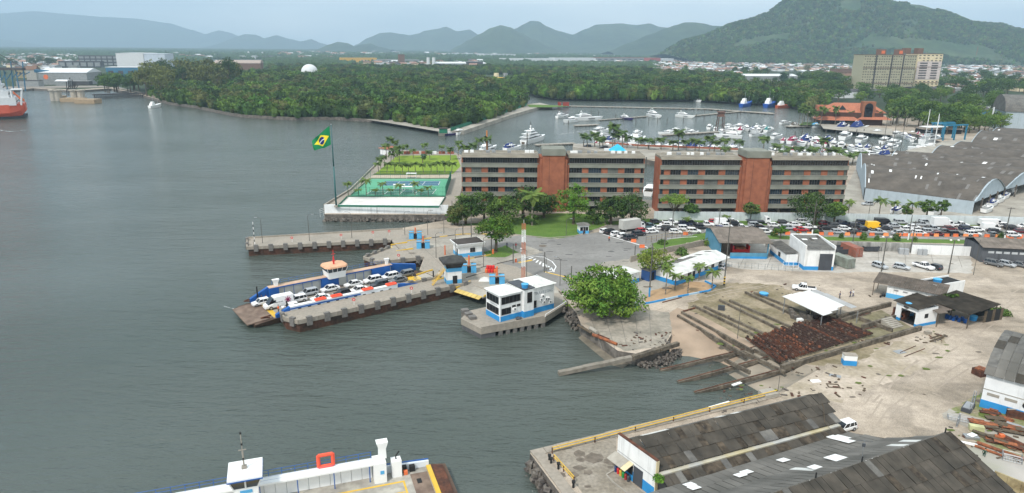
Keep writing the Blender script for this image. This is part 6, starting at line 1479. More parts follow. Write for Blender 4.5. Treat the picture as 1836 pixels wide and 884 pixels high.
# ================================================================== SLIPWAY
beamm=mat('old_beam_concrete',(.165,.138,.105),.95,col2=(.075,.062,.048),cvs=.7,var=.25,vs=2,bump=.04)
def beam(lb,a,b,w=.42,h=.5,z=0.0,z1=None,m=None,n=5,grp='concrete slipway beams',name='slipway_beam'):
 a=P(*a,z)if not isinstance(a,Vector)else a;b=P(*b,z if z1 is None else z1)if not isinstance(b,Vector)else b
 t=thing(name,lb,'beam',(a.x,a.y,a.z),0,grp);d=b-a
 for i in range(n):
  p,q_=d*(i/n),d*((i+.985)/n);q=MB();th=ang(p,q_);nx,ny=-math.sin(th)*w/2,math.cos(th)*w/2;off=rs.uniform(-.04,.04)
  q.loft([[(p.x-nx,p.y-ny,p.z-.4),(p.x+nx,p.y+ny,p.z-.4),(p.x+nx,p.y+ny,p.z+h+off),(p.x-nx,p.y-ny,p.z+h+off)],[(q_.x-nx,q_.y-ny,q_.z-.4),(q_.x+nx,q_.y+ny,q_.z-.4),(q_.x+nx,q_.y+ny,q_.z+h+off),(q_.x-nx,q_.y-ny,q_.z+h+off)]]);obj('beam_section',q,m or beamm,t)
 return t
for i,(a,b)in enumerate((((1215,568),(1338,640)),((1222,562),(1350,632)),((1243,550),(1382,618)),((1262,552),(1395,612)),((1290,540),(1420,604)),((1308,541),(1440,598)),((1336,526),(1468,588)),((1352,527),(1488,582)))):
 beam('%s slanting concrete beam of the slipway field'%nth(i,8),a,b,n=7)
for i,(a,b,c_)in enumerate((((1183,665),(1345,626),(1560,562)),((1215,686),(1372,643),(1575,585)),((1245,705),(1400,664),(1590,603)))):
 w_=('upper','middle','lower')[i]
 B_=P(*b,-.25);A_2=P(*a,-2.35)
 beam('%s slipway rail beam running down into the water'%w_,A_2,B_,w=.7,h=.25,n=8,grp='slipway rail beams',name='rail_beam');beam('%s slipway rail beam under the rusty cradles'%w_,B_,P(*c_,0),w=.7,h=.1,n=8,grp='slipway rail beams',name='rail_beam')
 t=thing('rail','%s rusty rail on its slipway beam'%w_,'rail',A_2);d=B_-A_2;q=MB();q.tube((0,0,.32),d+Vector((0,0,.32)),.09,n=4);obj('rail_bar',q,rust,t);e_=P(*c_,0)-A_2;q=MB();q.tube(d+Vector((0,0,.32)),e_+Vector((0,0,.2)),.09,n=4);obj('rail_bar',q,rust,t)
for i,(a,b)in enumerate((((1335,632),(1408,668)),((1352,628),(1425,660)),((1300,645),(1345,668)),((1375,620),(1440,652)))):beam('%s short cross beam between the rails at the water edge'%nth(i,4),a,b,w=.4,h=.3,n=3)
# retaining wall along the slip
beam('long low concrete wall on the yard side of the rusty cradles',(1400,664),(1650,592),w=.6,h=1.0,n=14,grp=None,name='retaining_wall');beam('concrete wall closing the slip pit below the winch house',(1500,574),(1596,549),w=.5,h=1.0,n=6,grp=None,name='retaining_wall');beam('broken concrete beam across the pit, left',(1470,590),(1560,560),w=.5,h=.7,n=4,grp=None);beam('concrete ledge in the pit before the winch house',(1545,590),(1625,565),w=.5,h=.9,n=5,grp=None);beam('short concrete cross wall in the pit',(1540,574),(1600,596),w=.4,h=.8,n=3,grp=None)
q=MB();q.sheet([P(x,y,-.0)for x,y in((1482,582),(1580,556),(1640,590),(1560,612))],.02);struct('pit_floor',q,mat('pit_moss',(.14,.125,.07),.95,col2=(.22,.19,.12),cvs=.4,var=.25))
t=thing('steps','concrete steps down from the winch house into the pit','steps',P(1600,590),R_(25))
for i in range(6):q=MB();q.b2(.2,3.4,i*.5,i*.5+.48,0,.2+i*.17);obj('step',q,conc_light,t)
rust_mid=mat('rust_mid',(.20,.07,.035),.9,col2=(.10,.045,.03),cvs=1.2,var=.25,vs=3)
# cradle field: rusty transverse beams with wheels
u_=(P(1575,585)-P(1372,643)).normalized();v_=Vector((-u_.y,u_.x,0));base_=P(1345,637);Lc=dist(P(1345,637),P(1545,580))
top_o=P(1345,606);rr=random.Random(8)
NB=30;rust_blk=mat('rust_black',(.075,.04,.03),.92,col2=(.035,.022,.018),cvs=1.4,var=.3,vs=3)
c0,c1=P(1396,655),P(1566,603);d0,d1=P(1338,613),P(1480,569)
for k in range(7):
 n0,n1=int(NB*k/7),int(NB*(k+1)/7);a=c0 .lerp(c1,(n0+.5)/NB);t=thing('slip_cradle','%s rusty cradle section standing on the slipway rails'%nth(k,7),'cradle',(a.x,a.y,.1),0,'rusty slipway cradles');mm=rust_mid if k in(3,4)else rust
 for i in range(n0,n1):
  f=(i+rr.uniform(.35,.65))/NB;s,e=c0 .lerp(c1,f)-a,d0 .lerp(d1,f)-a;e=s.lerp(e,rr.uniform(.9,1.06));th=ang(s,e);q=MB();Lb=dist(s,e);m0=s.lerp(e,.5)
  for sd in(-.17,.17):q.box((m0 .x-math.sin(th)*sd,m0 .y+math.cos(th)*sd,.55),(Lb,.08,.34),th)
  obj('cross_beam',q,mm if rr.random()<.45 else rust_blk,t)
  q=MB()
  for j in range(12):c=s.lerp(e,(j+.5)/12);q.box((c.x,c.y,.88),(.45,.25,.2+rr.uniform(0,.3)),th+rr.uniform(-.35,.35))if rr.random()<.42 else None
  obj('keel_blocks',q,mat('block_wood',(.09,.06,.045),.95,var=.35)if rr.random()<.55 else rr.choice([rust_mid,rust_blk,rust_mid,rust_bright]),t,kind='stuff')
 for j in range(4):
  c=(c0 .lerp(c1,(n0+.2)/NB)-a).lerp(d0 .lerp(d1,(n0+.2)/NB)-a,(j+.5)/4);e2=(c0 .lerp(c1,(n1-.1)/NB)-a).lerp(d0 .lerp(d1,(n1-.1)/NB)-a,(j+.5)/4);q=MB();q.tube((c.x,c.y,.33),(e2 .x,e2 .y,.33),.12,n=5);obj('long_beam',q,mm,t)
  # spit wall, logs, debris
beam('broken concrete spit running out into the water',(1132,641),(1001,669),w=1.0,h=.3,z=-.1,z1=-1.95,n=9,grp=None,name='spit_wall',m=mat('spit_concrete',(.28,.25,.21),.95,col2=(.14,.125,.10),cvs=.6,var=.2))
beam('low concrete wall edging the old slab down to the spit',(1216,616),(1133,641),w=.8,h=.35,z=-.05,n=7,grp=None,name='slab_wall')
def log(lb,a,b,r,m):a=P(*a,r);b=P(*b,r);q=MB();q.tube((0,0,0),b-a,r,r*.9,8);o=obj('log' if 'log' in lb else 'pipe',q,m,None,a);tag(o,lb,'log' if 'log' in lb else 'pipe');return o
log('rusty pipe lying along the left edge of the old slab',(1063,600),(1106,617),.32,rust_bright);log('pale log above the rusty pipe on the old slab',(1058,588),(1071,596),.4,conc_light);log('second rusty pipe beside the first one',(1072,600),(1092,608),.2,rust);log('dark log lying at the left corner of the old slab',(1036,583),(1060,597),.25,wood)
log('long bent pipe on the ground left of the winch path',(1225,558),(1246,552),.18,rust);log('thin iron bar lying in the dirt yard',(1622,639),(1658,625),.07,rust);log('second thin iron bar in the dirt yard',(1614,632),(1642,620),.07,rust);log('dark timber on the ground near the winch house',(1668,612),(1692,603),.18,wood);log('dark timber crossing the other near the winch house',(1670,606),(1685,601),.15,wood);log('dark bar lying by the blue and white kerb',(1188,542),(1222,533),.12,rust)
def slabthing(name,lb,x,y,L_,w,h,rz,m,cat='slab'):q=MB();q.box((0,0,h/2),(L_,w,h),0);o=obj(name,q,m,None,P(x,y),R_(rz));return tag(o,lb,cat)
slabthing('metal_sheet','grey metal sheet lying in the middle of the dirt yard',1613,631,2.0,1.4,.06,20,steel);slabthing('metal_sheet','pale metal sheet near the white and blue box',1497,674,1.9,1.0,.06,-25,steel);slabthing('board','white crumpled board on the dirt near the box',1462,684,1.6,.9,.15,10,white);slabthing('plank','white plank lying at the water edge of the slip',1321,689,2.0,.5,.15,30,white);slabthing('plank','long white plank washed up below the yellow railing',1290,727,4.2,.45,.2,27,white);slabthing('concrete_block','square concrete block at the end of the yellow railing',1378,709,2.6,2.0,.7,20,conc_light);slabthing('concrete_block','small concrete block below the winch house wall',1663,599,1.2,.8,.6,10,concrete);slabthing('trough','white tub among the beams near the tin shelter',1434,577,1.1,.9,.7,10,white);slabthing('steel_plate','dark square plate standing between the first beams',1293,556,1.4,.5,1.1,-15,dgrey)
t=thing('frame','square wooden frame lying on the dirt yard','frame',P(1485,695),R_(-8))
for x,y,dx,dy in((0,0,2,.2),(0,1.2,2,.2),(0,.21,.2,.98),(1.8,.21,.2,.98)):q=MB();q.b2(x,x+dx,y,y+dy,0,.12);obj('frame_bar',q,wood,t)
# ================================================================== NEAR SHEDS
rs=random.Random(9)
o=P(1105,841);fa=ang(o,P(1168,890));Lf=7.2;ax=R_(23.4);u1=Vector((math.cos(ax),math.sin(ax),0));zf=5.3
t=thing('warehouse','long narrow warehouse with white and blue end wall and patched dark roof by the quay','warehouse',o)
fu=Vector((math.cos(fa),math.sin(fa),0));fn=Vector((-fu.y,fu.x,0))
def fbox(x0,x1,y0,y1,z0,z1):q=MB();c=fu*((x0+x1)/2)+fn*((y0+y1)/2);q.box((c.x,c.y,(z0+z1)/2),(x1-x0,y1-y0,z1-z0),fa);return q
obj('wall',fbox(0,Lf,0,.3,1.5,zf),white_wall,t);obj('wall',fbox(0,3.3,-.02,.28,0,1.5),blue_wall,t);obj('wall',fbox(5.05,Lf,-.02,.28,0,1.5),blue_wall,t)
obj('door',fbox(3.32,5.03,-.06,.2,0,2.5),dgrey,t);obj('coping',fbox(-.1,Lf+.1,-.06,.4,zf,zf+.1),rust,t);obj('wall_joint',fbox(.02,Lf,-.03,-.005,2.9,2.97),steel,t);obj('side_trim',fbox(Lf,Lf+.12,-.05,.4,0,zf),cream,t);obj('painted_recess',fbox(1.9,3.2,-.04,-.005,.9,2.2),dark,t)  # dark sheet on the wall face, its colour stands in for recess shade
for i in range(4):
 q=MB();a_=fu*(-.3+i*.9)-fn*.03;b_=a_+fu*.87;dz=Vector((0,0,2.65));q.face([a_+dz,b_+dz,b_-fn*1.5+Vector((0,0,2.1)),a_-fn*1.5+Vector((0,0,2.1))]);q.face([a_+dz-Vector((0,0,.05)),a_-fn*1.5+Vector((0,0,2.05)),b_-fn*1.5+Vector((0,0,2.05)),b_+dz-Vector((0,0,.05))]);obj('awning_sheet',q,cream if i==3 else conc_light,t)
for i,(m_,w_)in enumerate(((mat('bin_navy',(.03,.05,.15),.5),'dark blue'),(redp,'red'),(yellow,'yellow'),(mat('bin_green',(.02,.25,.06),.5),'green'),(mat('bin_maroon',(.3,.03,.03),.5),'maroon'),(dgrey,'grey'))):
 p_=o+fu*(.4+i*.5)-fn*.45;q=MB();q.lathe([(.17,0),(.21,.7)],n=8);q.lathe([(.23,.71),(.1,.9)],n=8);ob=obj('waste_bin',q,m_,None,p_);tag(ob,'%s waste bin under the awning of the white and blue wall'%w_,'waste bin','coloured waste bins')
 # roof planes, in world points relative to o
Vw=lambda px,py,z:P(px,py,z)-Vector((o.x,o.y,0))
g0,g1=Vw(1187,850,3.5),Vw(1500,758,3.5);r0_,r1_=Vw(1138,789,5.2),Vw(1471,707,5.2)
r0_=Vector((fu.x*1.9,fu.y*1.9,5.2))+fn*.45;r1_=Vw(1471,707,5.2);g0=Vector((fu.x*7.0,fu.y*7.0,3.5))+fn*.45
sheet_roof(t,r0_,r1_,g1,g0,30,3,[roof_dark,roof_moss,roof_grey],rs,weights=[16,4,.5],waves=4,amp=.075,jitter=.06,lift=.12)
e0=Vector((fu.x*.1,fu.y*.1,4.2))+fn*.45;e1=e0+(r1_-r0_);sheet_roof(t,r0_,r1_,e1,e0,24,1,[roof_grey,roof_dark,roof_white],rs,weights=[9,2,4],waves=5,amp=.04,gaps=.04)
q=MB();q.tube(r0_+Vector((0,0,.1)),r1_+Vector((0,0,.1)),.14,n=6);obj('ridge_cap',q,roof_dark,t)
q=MB();d_=(g1-g0);n_=Vector((d_.y,-d_.x,0)).normalized();q.loft([[g0+Vector((0,0,.0)),g0+n_*.75,g0+n_*.75-Vector((0,0,.4)),g0-Vector((0,0,.4))],[g1+Vector((0,0,.0)),g1+n_*.75,g1+n_*.75-Vector((0,0,.4)),g1-Vector((0,0,.4))]]);obj('gutter',q,mat('gutter_cement',(.40,.40,.38),.9,col2=(.42,.36,.22),cvs=.25,var=.15),t)
q=MB();q.prism([e0,e1,g1,g0],0,3.3);obj('wall',q,white_dirty,t);q=MB();q.face([e1,g1,r1_]);q.face([g1-Vector((0,0,.2)),e1-Vector((0,0,.2)),r1_]);obj('gable',q,conc_dark,t)
for f,v in((.12,.35),(.21,.6),(.3,.2),(.45,.55),(.52,.2),(.66,.35),(.74,.6)):
 c=r0_.lerp(r1_,f).lerp(g0 .lerp(g1,f),v);q=MB();q.box((0,0,0),(.95,1.3,.12),ax,0,('X',.3));obj('roof_patch',q,roof_dark,t,c+Vector((0,0,.32)))
for f,v in((.46,.1),(.52,.32),(.62,.22),(.82,.12)):c=r0_.lerp(r1_,f).lerp(g0 .lerp(g1,f),v);q=MB();q.box((0,0,0),(.7,.35,.05),ax+.4,0,('X',.3));obj('broken_skylight',q,white,t,c+Vector((0,0,.3)))
q=MB();a_=r1_-u1*.5;q.path([a_+Vector((0,0,.4)),r1_.lerp(g1,.5)-u1*1.0+Vector((0,0,.45)),g1-u1*2.4+Vector((0,0,.6)),g1-u1*3+n_*2+Vector((0,0,.4))],.04,4);obj('cable',q,wood,t)
# second, larger shed
t=thing('warehouse','wide double-pitched warehouse roof with white skylights filling the near corner','warehouse',o)
v0,v1=Vw(1185,879,2.7),Vw(1515,774,2.7);h0,h1=g0+n_*.8-Vector((0,0,.25)),g1+n_*.8-Vector((0,0,.25))
sheet_roof(t,h0,h1,v1,v0,30,1,[roof_moss,roof_dark,roof_grey,roof_white],rs,weights=[10,5,2,.6],waves=4,amp=.045,jitter=.02)
R0,R1=Vw(1401,884,8.0),Vw(1699,779,8.0);dR=(R1-R0).normalized();R0=R0-dR*13;v00=v0-(v1-v0).normalized()*3
roof_lg=mat('fibre_cement_light',(.165,.155,.14),.95,col2=(.10,.095,.085),cvs=.3,var=.15,objvar=.12)
# sagging valley slope: two facets so the eave end dips as seen
mid0,mid1=v00 .lerp(R0,.42)-Vector((0,0,.75)),v1 .lerp(R1,.45)-Vector((0,0,.85))
sheet_roof(t,v00,v1,mid1,mid0,30,2,[roof_lg,roof_lg,roof_white],rs,weights=[30,30,1],waves=6,amp=.035,lift=.02,jitter=.008)
sheet_roof(t,mid0,mid1,R1,R0,34,2,[roof_lg,roof_lg,roof_white],rs,weights=[30,30,1],waves=6,amp=.035,lift=.02,jitter=.008)
sh=[(1504,788),(1485,785),(1402,829),(1499,826),(1461,841),(1338,850),(1326,856),(1519,795),(1236,873),(1243,878)]
for i,(x,y)in enumerate(sh):
 best=None
 for a_ in np.linspace(0,1,60):
  for b_ in np.linspace(0,1,40):
   lo_,hi_=(v00 .lerp(v1,a_),mid0 .lerp(mid1,a_))if b_<.5 else(mid0 .lerp(mid1,a_),R0 .lerp(R1,a_));c=lo_.lerp(hi_,(b_*2)%1.0)
   x2,y2=px_of(c.x+o.x,c.y+o.y,c.z);dd=(x2-x)**2+(y2-y)**2
   if best is None or dd<best[0]:best=(dd,c)
 q=MB();q.box((0,0,0),(2.0 if i in(0,3)else 1.3,2.2 if i in(0,3)else 1.2,.04),ax,0,('X',-.32));obj('skylight_sheet',q,white,t,best[1]+Vector((0,0,.3)))
nn=Vector((dR.y,-dR.x,0));B0,B1=R0+nn*12-Vector((0,0,4.4)),R1+nn*12-Vector((0,0,4.4))
sheet_roof(t,R0,R1,B1,B0,42,6,[roof_dark,roof_moss,roof_grey],rs,weights=[20,3,.6],waves=4,amp=.075,lift=.13,jitter=.04)
q=MB();n2=34
for i in range(n2):c=R0 .lerp(R1,(i+.5)/n2);q.box((c.x,c.y,c.z+.22),((R1-R0).length/n2*.96,.5,.14),math.atan2(dR.y,dR.x))
obj('ridge_cap',q,roof_lg,t)
for f in(.42,.5,.52,.545,.64,.665,.69,.80,.82):c=R0 .lerp(R1,f);q=MB();q.box((0,0,0),(.14,.5,.05),math.atan2(dR.y,dR.x)+.2);obj('ridge_clip',q,white,t,c+nn*.2+Vector((0,0,.33)))
for f in(.44,.62,.985):c=R0 .lerp(R1,f);q=MB();q.tube((0,0,0),(0,0,.9),.09,n=5);obj('ridge_pin',q,dark,t,c+Vector((0,0,.2)))
q=MB();q.prism([v00-Vector((0,0,0)),v1,R1,B1,B0,R0],0,2.2);obj('wall',q,conc_dark,t)
q=MB();q.face([v1,mid1,R1,B1,B1-Vector((0,0,1.4)),v1-Vector((0,0,.5))][::-1]);q.face([v1,mid1,R1,B1,B1-Vector((0,0,1.4)),v1-Vector((0,0,.5))]);obj('gable',q,conc_dark,t)
c=R0 .lerp(R1,.66);t2=thing('antenna','television antenna on the ridge of the near warehouse','antenna',c-nn*1.2+Vector((o.x,o.y,-.3)));q=MB();q.tube((0,0,0),(0,0,2.4),.035,n=4);obj('mast',q,steel,t2);q=MB();q.tube((-.9,0,2.4),(.9,-.2,2.4),.03,n=4);q.b2(-.15,.15,-.1,.1,1.6,2.0);obj('boom',q,dgrey,t2)
bush(P(1181,862,2.9),.8,.8,'weed sprouting at the roof gutter behind the white wall',lf_bright,300,n=10)
# yellow pipe railing of the quay and bollards
def pipe_rail(lb,a,b,n):
 t=thing('pipe_railing',lb,'railing',a);d=b-a
 for z in(.55,.95):q=MB();q.tube((0,0,z),d+Vector((0,0,z)),.075,n=6);obj('rail',q,yellow,t)
 for i in range(n):p_=d*(i/(n-1));q=MB();q.tube((p_.x,p_.y,0),(p_.x,p_.y,.95),.09,n=5);obj('post',q,rust,t)
pipe_rail('long yellow pipe railing along the water edge of the quay',P(990,813),P(1392,709),7);pipe_rail('short yellow pipe railing at the end of the quay',P(993,826),P(1029,866),3)
for i,(x,y,lb)in enumerate(((985,826,'black bollard at the bend of the two yellow railings'),(1001,841,'black bollard beside the short yellow railing'),(1028,874,'black bollard at the near end of the short railing'),(988,832,'second black bollard at the railing bend'))):post('bollard',lb,P(x,y),y-9,.17,dark,'bollard',cap=.45)
ob=obj('buoy',(lambda q:(q.lathe([(.1,-.3),(.7,.0),(.8,.4),(.4,.8)],n=12),q)[1])(MB()),orange,None,W_(988,893));tag(ob,'orange buoy floating against the quay corner at the bottom edge','buoy')
kerb_line('kerb','low kerb round the strip of pavement at the white and blue wall',[P(1104,842),P(1087,852),P(1100,866),P(1150,905)],w=.2,h=.15,m=conc_light)
# ================================================================== HANGAR AT THE RIGHT EDGE
B=P(1756,729);az=R_(-43);t=thing('hangar','barrel-roofed hangar with white and blue side wall at the right edge','hangar',B,az);Lh=26;Wh=20;eh=5.9
q=MB();q.b2(0,Lh,0,Wh,1.35,eh);obj('wall',q,streaky('hangar_wall',(.70,.71,.72),(.5,.51,.52),.4),t);q=MB();q.b2(-.04,Lh,-.04,Wh,0,1.35);obj('painted_base',q,blue_wall,t);q=MB();q.b2(-.01,Lh,-.07,-.01,3.2,3.3);obj('wall_joint',q,conc_light,t)
hm_=[roof_grey,roof_dark,roof_lg];NA=9
arc=[(Wh/2-Wh/2*1.04*math.cos(PI*(.06+.88*i/NA))/math.cos(PI*.06),eh-.1+3.6*(math.sin(PI*(.06+.88*i/NA))-math.sin(PI*.06)))for i in range(NA+1)]
for i in range(NA):
 (y0,z0),(y1,z1)=arc[i],arc[i+1];sheet_roof(t,(-.3,y1,z1),(Lh,y1,z1),(Lh,y0,z0),(-.3,y0,z0),20,1,hm_,rs,weights=[3,3,8],waves=6,amp=.05,lift=.03,jitter=.02)if i<6 else None
q=MB();n=len(arc)
for x in(0,.25):q.face([(x,y,z-.02)for y,z in arc]+[(x,Wh,eh-.1)])
obj('gable',q,white_wall,t)
q=MB();arc_=arc[6:];
for i in range(len(arc_)-1):q.face([(-.3,arc_[i][0],arc_[i][1]),(Lh,arc_[i][0],arc_[i][1]),(Lh,arc_[i+1][0],arc_[i+1][1]),(-.3,arc_[i+1][0],arc_[i+1][1])])
obj('roof_back',q,roof_grey,t)
for i in range(5):q=MB();q.b2(.6+i*2.3,2.2+i*2.3,-.06,-.01,2.3,2.75);obj('louvre',q,conc_light,t)
q=MB();q.tube((5.6,-.1,2.3),(5.6,-.02,2.3),.42,n=12);obj('exhaust_fan',q,dark,t)
# ================================================================== SCRAP YARD
def pile(name,lb,x,y,rz,parts,cat='scrap'):
 t=thing(name,lb,cat,P(x,y),R_(rz))
 for nm,cx,cy,cz,dx,dy,dz,a_,m_ in parts:q=MB();q.box((cx,cy,cz),(dx,dy,dz),a_);obj(nm,q,m_,t)
 return t
def plates(n,w,h,seed,L_=2.6):
 r_=random.Random(seed);z=.1;out=[]
 for i in range(n):out.append(('plate',r_.uniform(-w,w),r_.uniform(-h,h),z,r_.uniform(.8,L_),r_.uniform(.5,1.3),.06,r_.uniform(-.5,.5),r_.choice([rust,rust_bright,rust_bright,wood])));z+=.05
 return out
for i,(x,y,n,w,h,lb)in enumerate(((1765,764,10,1.4,.9,'heap of rusty plates nearest the concrete path'),(1775,790,10,1.6,.8,'heap of rusty plates in the middle of the scrap yard'),(1800,768,8,1.6,.8,'rusty sheet heap behind the long pipe'),(1822,775,8,1.2,.8,'rusty panels at the right edge of the scrap yard'),(1825,805,9,1.8,.6,'rusty stack at the lower right of the scrap yard'),(1775,740,6,.8,.8,'small rusty pile on the grass by the hangar'),(1795,752,6,1,.8,'bent rusty offcuts between the heaps'))):pile('scrap_pile',lb,x,y,-35,plates(n,w,h,i,2.8))
log('thick rusty pipe crossing the scrap yard',(1790,778),(1850,806),.36,rust);log('rusty girder lying along the near side of the scrap',(1752,793),(1845,826),.25,rust_bright);log('second rusty girder beside the first',(1748,799),(1800,818),.2,rust_bright);log('bundle of steel tubes on the scrap heap',(1805,757),(1850,771),.22,steel)
pile('metal_stack','brown box frame with loose planks near the hangar wall',1824,748,-30,[('side',0,0,.6,3,1.5,1.2,0,rust),('plank',-.3,0,1.3,3,.3,.06,.6,conc_light),('plank',.3,.1,1.4,2.6,.3,.06,-.5,cream)])
pile('orange_part','bright orange-red machine part on the scrap',1790,790,-30,[('part',0,0,.5,1.1,.7,.5,0,rust_bright),('part',.3,.1,.9,.6,.5,.3,.4,orange)],'machine part')
def cage(lb,x,y,rz,L_=2.2,w=1.2,h=1.0,m=steel):
 t=thing('cage',lb,'metal cage',P(x,y),R_(rz))
 for sx in(0,L_):
  for sy in(0,w):q=MB();q.tube((sx,sy,0),(sx,sy,h),.05,n=4);obj('post',q,m,t)
 for z in(.1,h*.5,h):q=MB();q.tube((0,0,z),(L_,0,z),.04,n=4);q.tube((0,w,z),(L_,w,z),.04,n=4);q.tube((0,0,z),(0,w,z),.04,n=4);q.tube((L_,0,z),(L_,w,z),.04,n=4);obj('rail',q,m,t)
 q=MB()
 for i in range(7):q.b2(.05+i*L_/7,.12+i*L_/7,0,w,.1,.14);q.tube((i*L_/7,0,0),(i*L_/7,0,h),.02,n=3)
 obj('bars',q,m,t)
cage('grey metal cage near the concrete tank walls',1797,825,-30);cage('grey frame rack lying on the path',1700,752,-25,3.2,1.0,.5);cage('grey metal gate frame standing on the path',1716,766,50,1.9,.15,1.4);cage('long grey trestle standing at the hangar corner',1742,740,52,5.2,.3,1.5)
pile('trailer_box','grey stacked metal tray at the hangar corner',1735,734,45,[('tray',0,0,.35,3.0,1.3,.6,0,dgrey),('tray',0,0,.72,2.7,1.0,.1,0,steel)],'tray');pile('rusty_box','rusty open box half hidden behind the hangar corner',1757,672,0,[('tub',0,0,.6,2.0,1.8,1.1,.3,rust),('load',0,0,1.2,1.6,1.4,.2,.6,rust_bright)],'box')
pile('yellow_crate','yellowish tin crate on the grass at the scrap yard',1750,771,-20,[('crate',0,0,.4,1.9,.9,.7,0,mat('crate_yellow',(.45,.45,.25),.7))],'crate');pile('foil_heap','crumpled silver sheet heap on the grass',1741,785,-20,[('sheet',0,0,.2,1.9,1.1,.3,.2,steel),('sheet',.1,.1,.45,1.2,.8,.1,.8,white)],'sheet');pile('white_strips','white metal strips lying near the warehouse ridge',1735,797,-30,[('strip',0,0,.1,2.4,.2,.1,0,white),('strip',.1,.4,.1,2.2,.2,.1,.1,white)],'strips')
t=thing('tank_wall','mouldy cream concrete tank walls at the bottom right corner','wall',P(1812,866),0)
o_=P(1812,866);pts=[P(1766,853),P(1772,905),P(1860,940)]
mould=mat('mouldy_cream',(.42,.35,.2),.9,col2=(.17,.13,.07),cvs=.6,var=.15)
for a_,b_,n,m_ in((P(1776,868),P(1740,890),1,white_dirty),(P(1778,868),P(1880,910),4,mould)):
 for i in range(n):s_=a_.lerp(b_,i/n)-o_;e_=a_.lerp(b_,(i+.98)/n)-o_;q=MB();c=(s_+e_)/2;q.box((c.x,c.y,1.0),(dist(s_,e_),.22,2.0),ang(s_,e_));obj('wall_panel',q,m_,t)
 # ================================================================== FERRY 2
O2=P(783,829,-.9);F2=R_(19);DK=-.9
t=thing('car_ferry','empty white ferry with yellow deck lines cut off by the bottom edge','ferry',(O2 .x,O2 .y,DK),F2);X2=lambda px,y,z:onx(O2,F2,px,y,z+DK)
q=MB();q.loft([[(x,-14+a_,-1.9),(x,-a_,-1.9),(x,0,z),(x,-14,z)]for x,a_,z in((-52,1.5,-.5),(-48,.8,-.05),(-1,.8,-.05),(1.2,1.4,-.4))]);obj('hull',q,MATS['hull_rust_brown'],t)
q=MB();q.b2(-48,-.9,-13.9,-.1,-.04,0);obj('deck',q,mat('pale_deck',(.40,.38,.33),.85,col2=(.27,.25,.22),cvs=.5,var=.15),t)
q=MB();q.b2(-4.0,-1.7,-13.8,-1.6,.0,.015);obj('rusty_deck_end',q,MATS['ramp_brown'],t)
q=MB();q.b2(-46,-5.2,-3.0,-2.7,0,.02);q.b2(-5.2,-4.95,-13.8,-2.7,0,.02);q.b2(-46,-11,-5.6,-5.2,0,.02);q.b2(-9.8,-5.25,-5.2,-5.0,0,.02);obj('yellow_line',q,yellow,t)
q=MB();q.b2(-1.6,-1.0,-13.9,-.5,.0,.22);obj('yellow_ramp_edge',q,yellow,t);q=MB();q.loft([[(-.95,-13.9,.1),(-.95,-.3,.1),(-.95,-.3,-.3),(-.95,-13.9,-.3)],[(.7,-13.6,-.1),(.7,-.6,-.1),(.7,-.6,-.3),(.7,-13.6,-.3)]]);obj('ramp',q,rust,t)
q=MB();q.b2(-3.4,-2.8,-3.9,-2.9,.02,.06);obj('hatch',q,dark,t)
hw_=X2(668,-1,2.4);he=X2(690,-1,2.4)
q=MB();q.b2(-47,hw_-.02,-1.7,-.15,2.35,2.6);obj('upper_walkway',q,white,t)
for i in range(16):x=hw_-.1-i*1.35;q=MB();q.b2(x-1.3,x,-.75,-.2,.02,2.34);obj('wall_panel',q,white,t)
for i in range(5):x=hw_-.5-i*4.5;q=MB();q.tube((x,-1.65,0),(x,-1.65,2.35),.07,n=5);obj('stanchion',q,navy,t)
q=MB();q.b2(hw_,he,-2.3,-.2,.0,2.9);obj('engine_casing',q,white,t)
x=X2(685,-.9,4);q=MB();q.loft([[(x-.5,-1.3,2.91),(x+.5,-1.3,2.91),(x+.5,-.4,2.91),(x-.5,-.4,2.91)],[(x-.45,-1.3,4.3),(x+.45,-1.3,4.3),(x+.45,-.4,4.3),(x-.45,-.4,4.3)],[(x-.75,-1.4,5.3),(x+.75,-1.4,5.3),(x+.75,-.3,5.3),(x-.75,-.3,5.3)]]);obj('air_vent',q,white,t)
q=MB();q.b2(hw_+.8,hw_+1.3,-2.34,-2.3,1.3,1.8);obj('blue_sign',q,sky_blue,t)
x=X2(710,-.9,1.2);q=MB();q.b2(x-.65,x+.65,-1.7,-.5,0,2.4);obj('vent_trunk',q,white,t);q=MB();q.path([(x,-1.1,2.4),(x,-1.1,2.9),(x+.5,-.9,3.4)],.09,5);obj('exhaust',q,dark,t)
q=MB();q.loft([[(he+.1,-.45,0),(he+.1,-.15,0),(he+.1,-.15,1.1),(he+.1,-.45,1.1)],[(-1.2,-.45,0),(-1.2,-.15,0),(-1.2,-.15,.8),(-1.2,-.45,.8)]]);obj('bulwark',q,MATS['ferry_white'],t);q=MB();q.tube((he+.1,-.1,1.2),(-1.2,-.1,.9),.08,n=5);obj('blue_rim',q,navy,t)
q=MB();q.b2(-3.9,-3.2,-1.1,-.5,0,.8);q.tube((-5.2,-.9,.45),(-5.2,-1.25,.45),.4,n=10);q.b2(-4.9,-4.3,-1.0,-.5,0,.9);obj('deck_machinery',q,dark,t);q=MB();q.b2(-4.8,-4.3,-1.6,-1.2,.02,.6);obj('orange_bin',q,orange,t)
q=MB()
for z in(3.05,3.5):q.tube((-47,-.15,z),(hw_,-.15,z),.035,n=4)
for i in range(22):x=hw_-.1-i*1.6;q.tube((x,-.15,2.6),(x,-.15,3.5),.035,n=4)
for z in(3.05,3.5):q.tube((-40,-1.65,z),(hw_,-1.65,z),.015,n=4)
obj('railing',q,navy,t)
xa,xb=X2(571,-.3,3.4),X2(597,-.3,3.4);q=MB();r_=[(xa,2.75),(xb,2.75),(xb,4.4),(xa,4.4)]
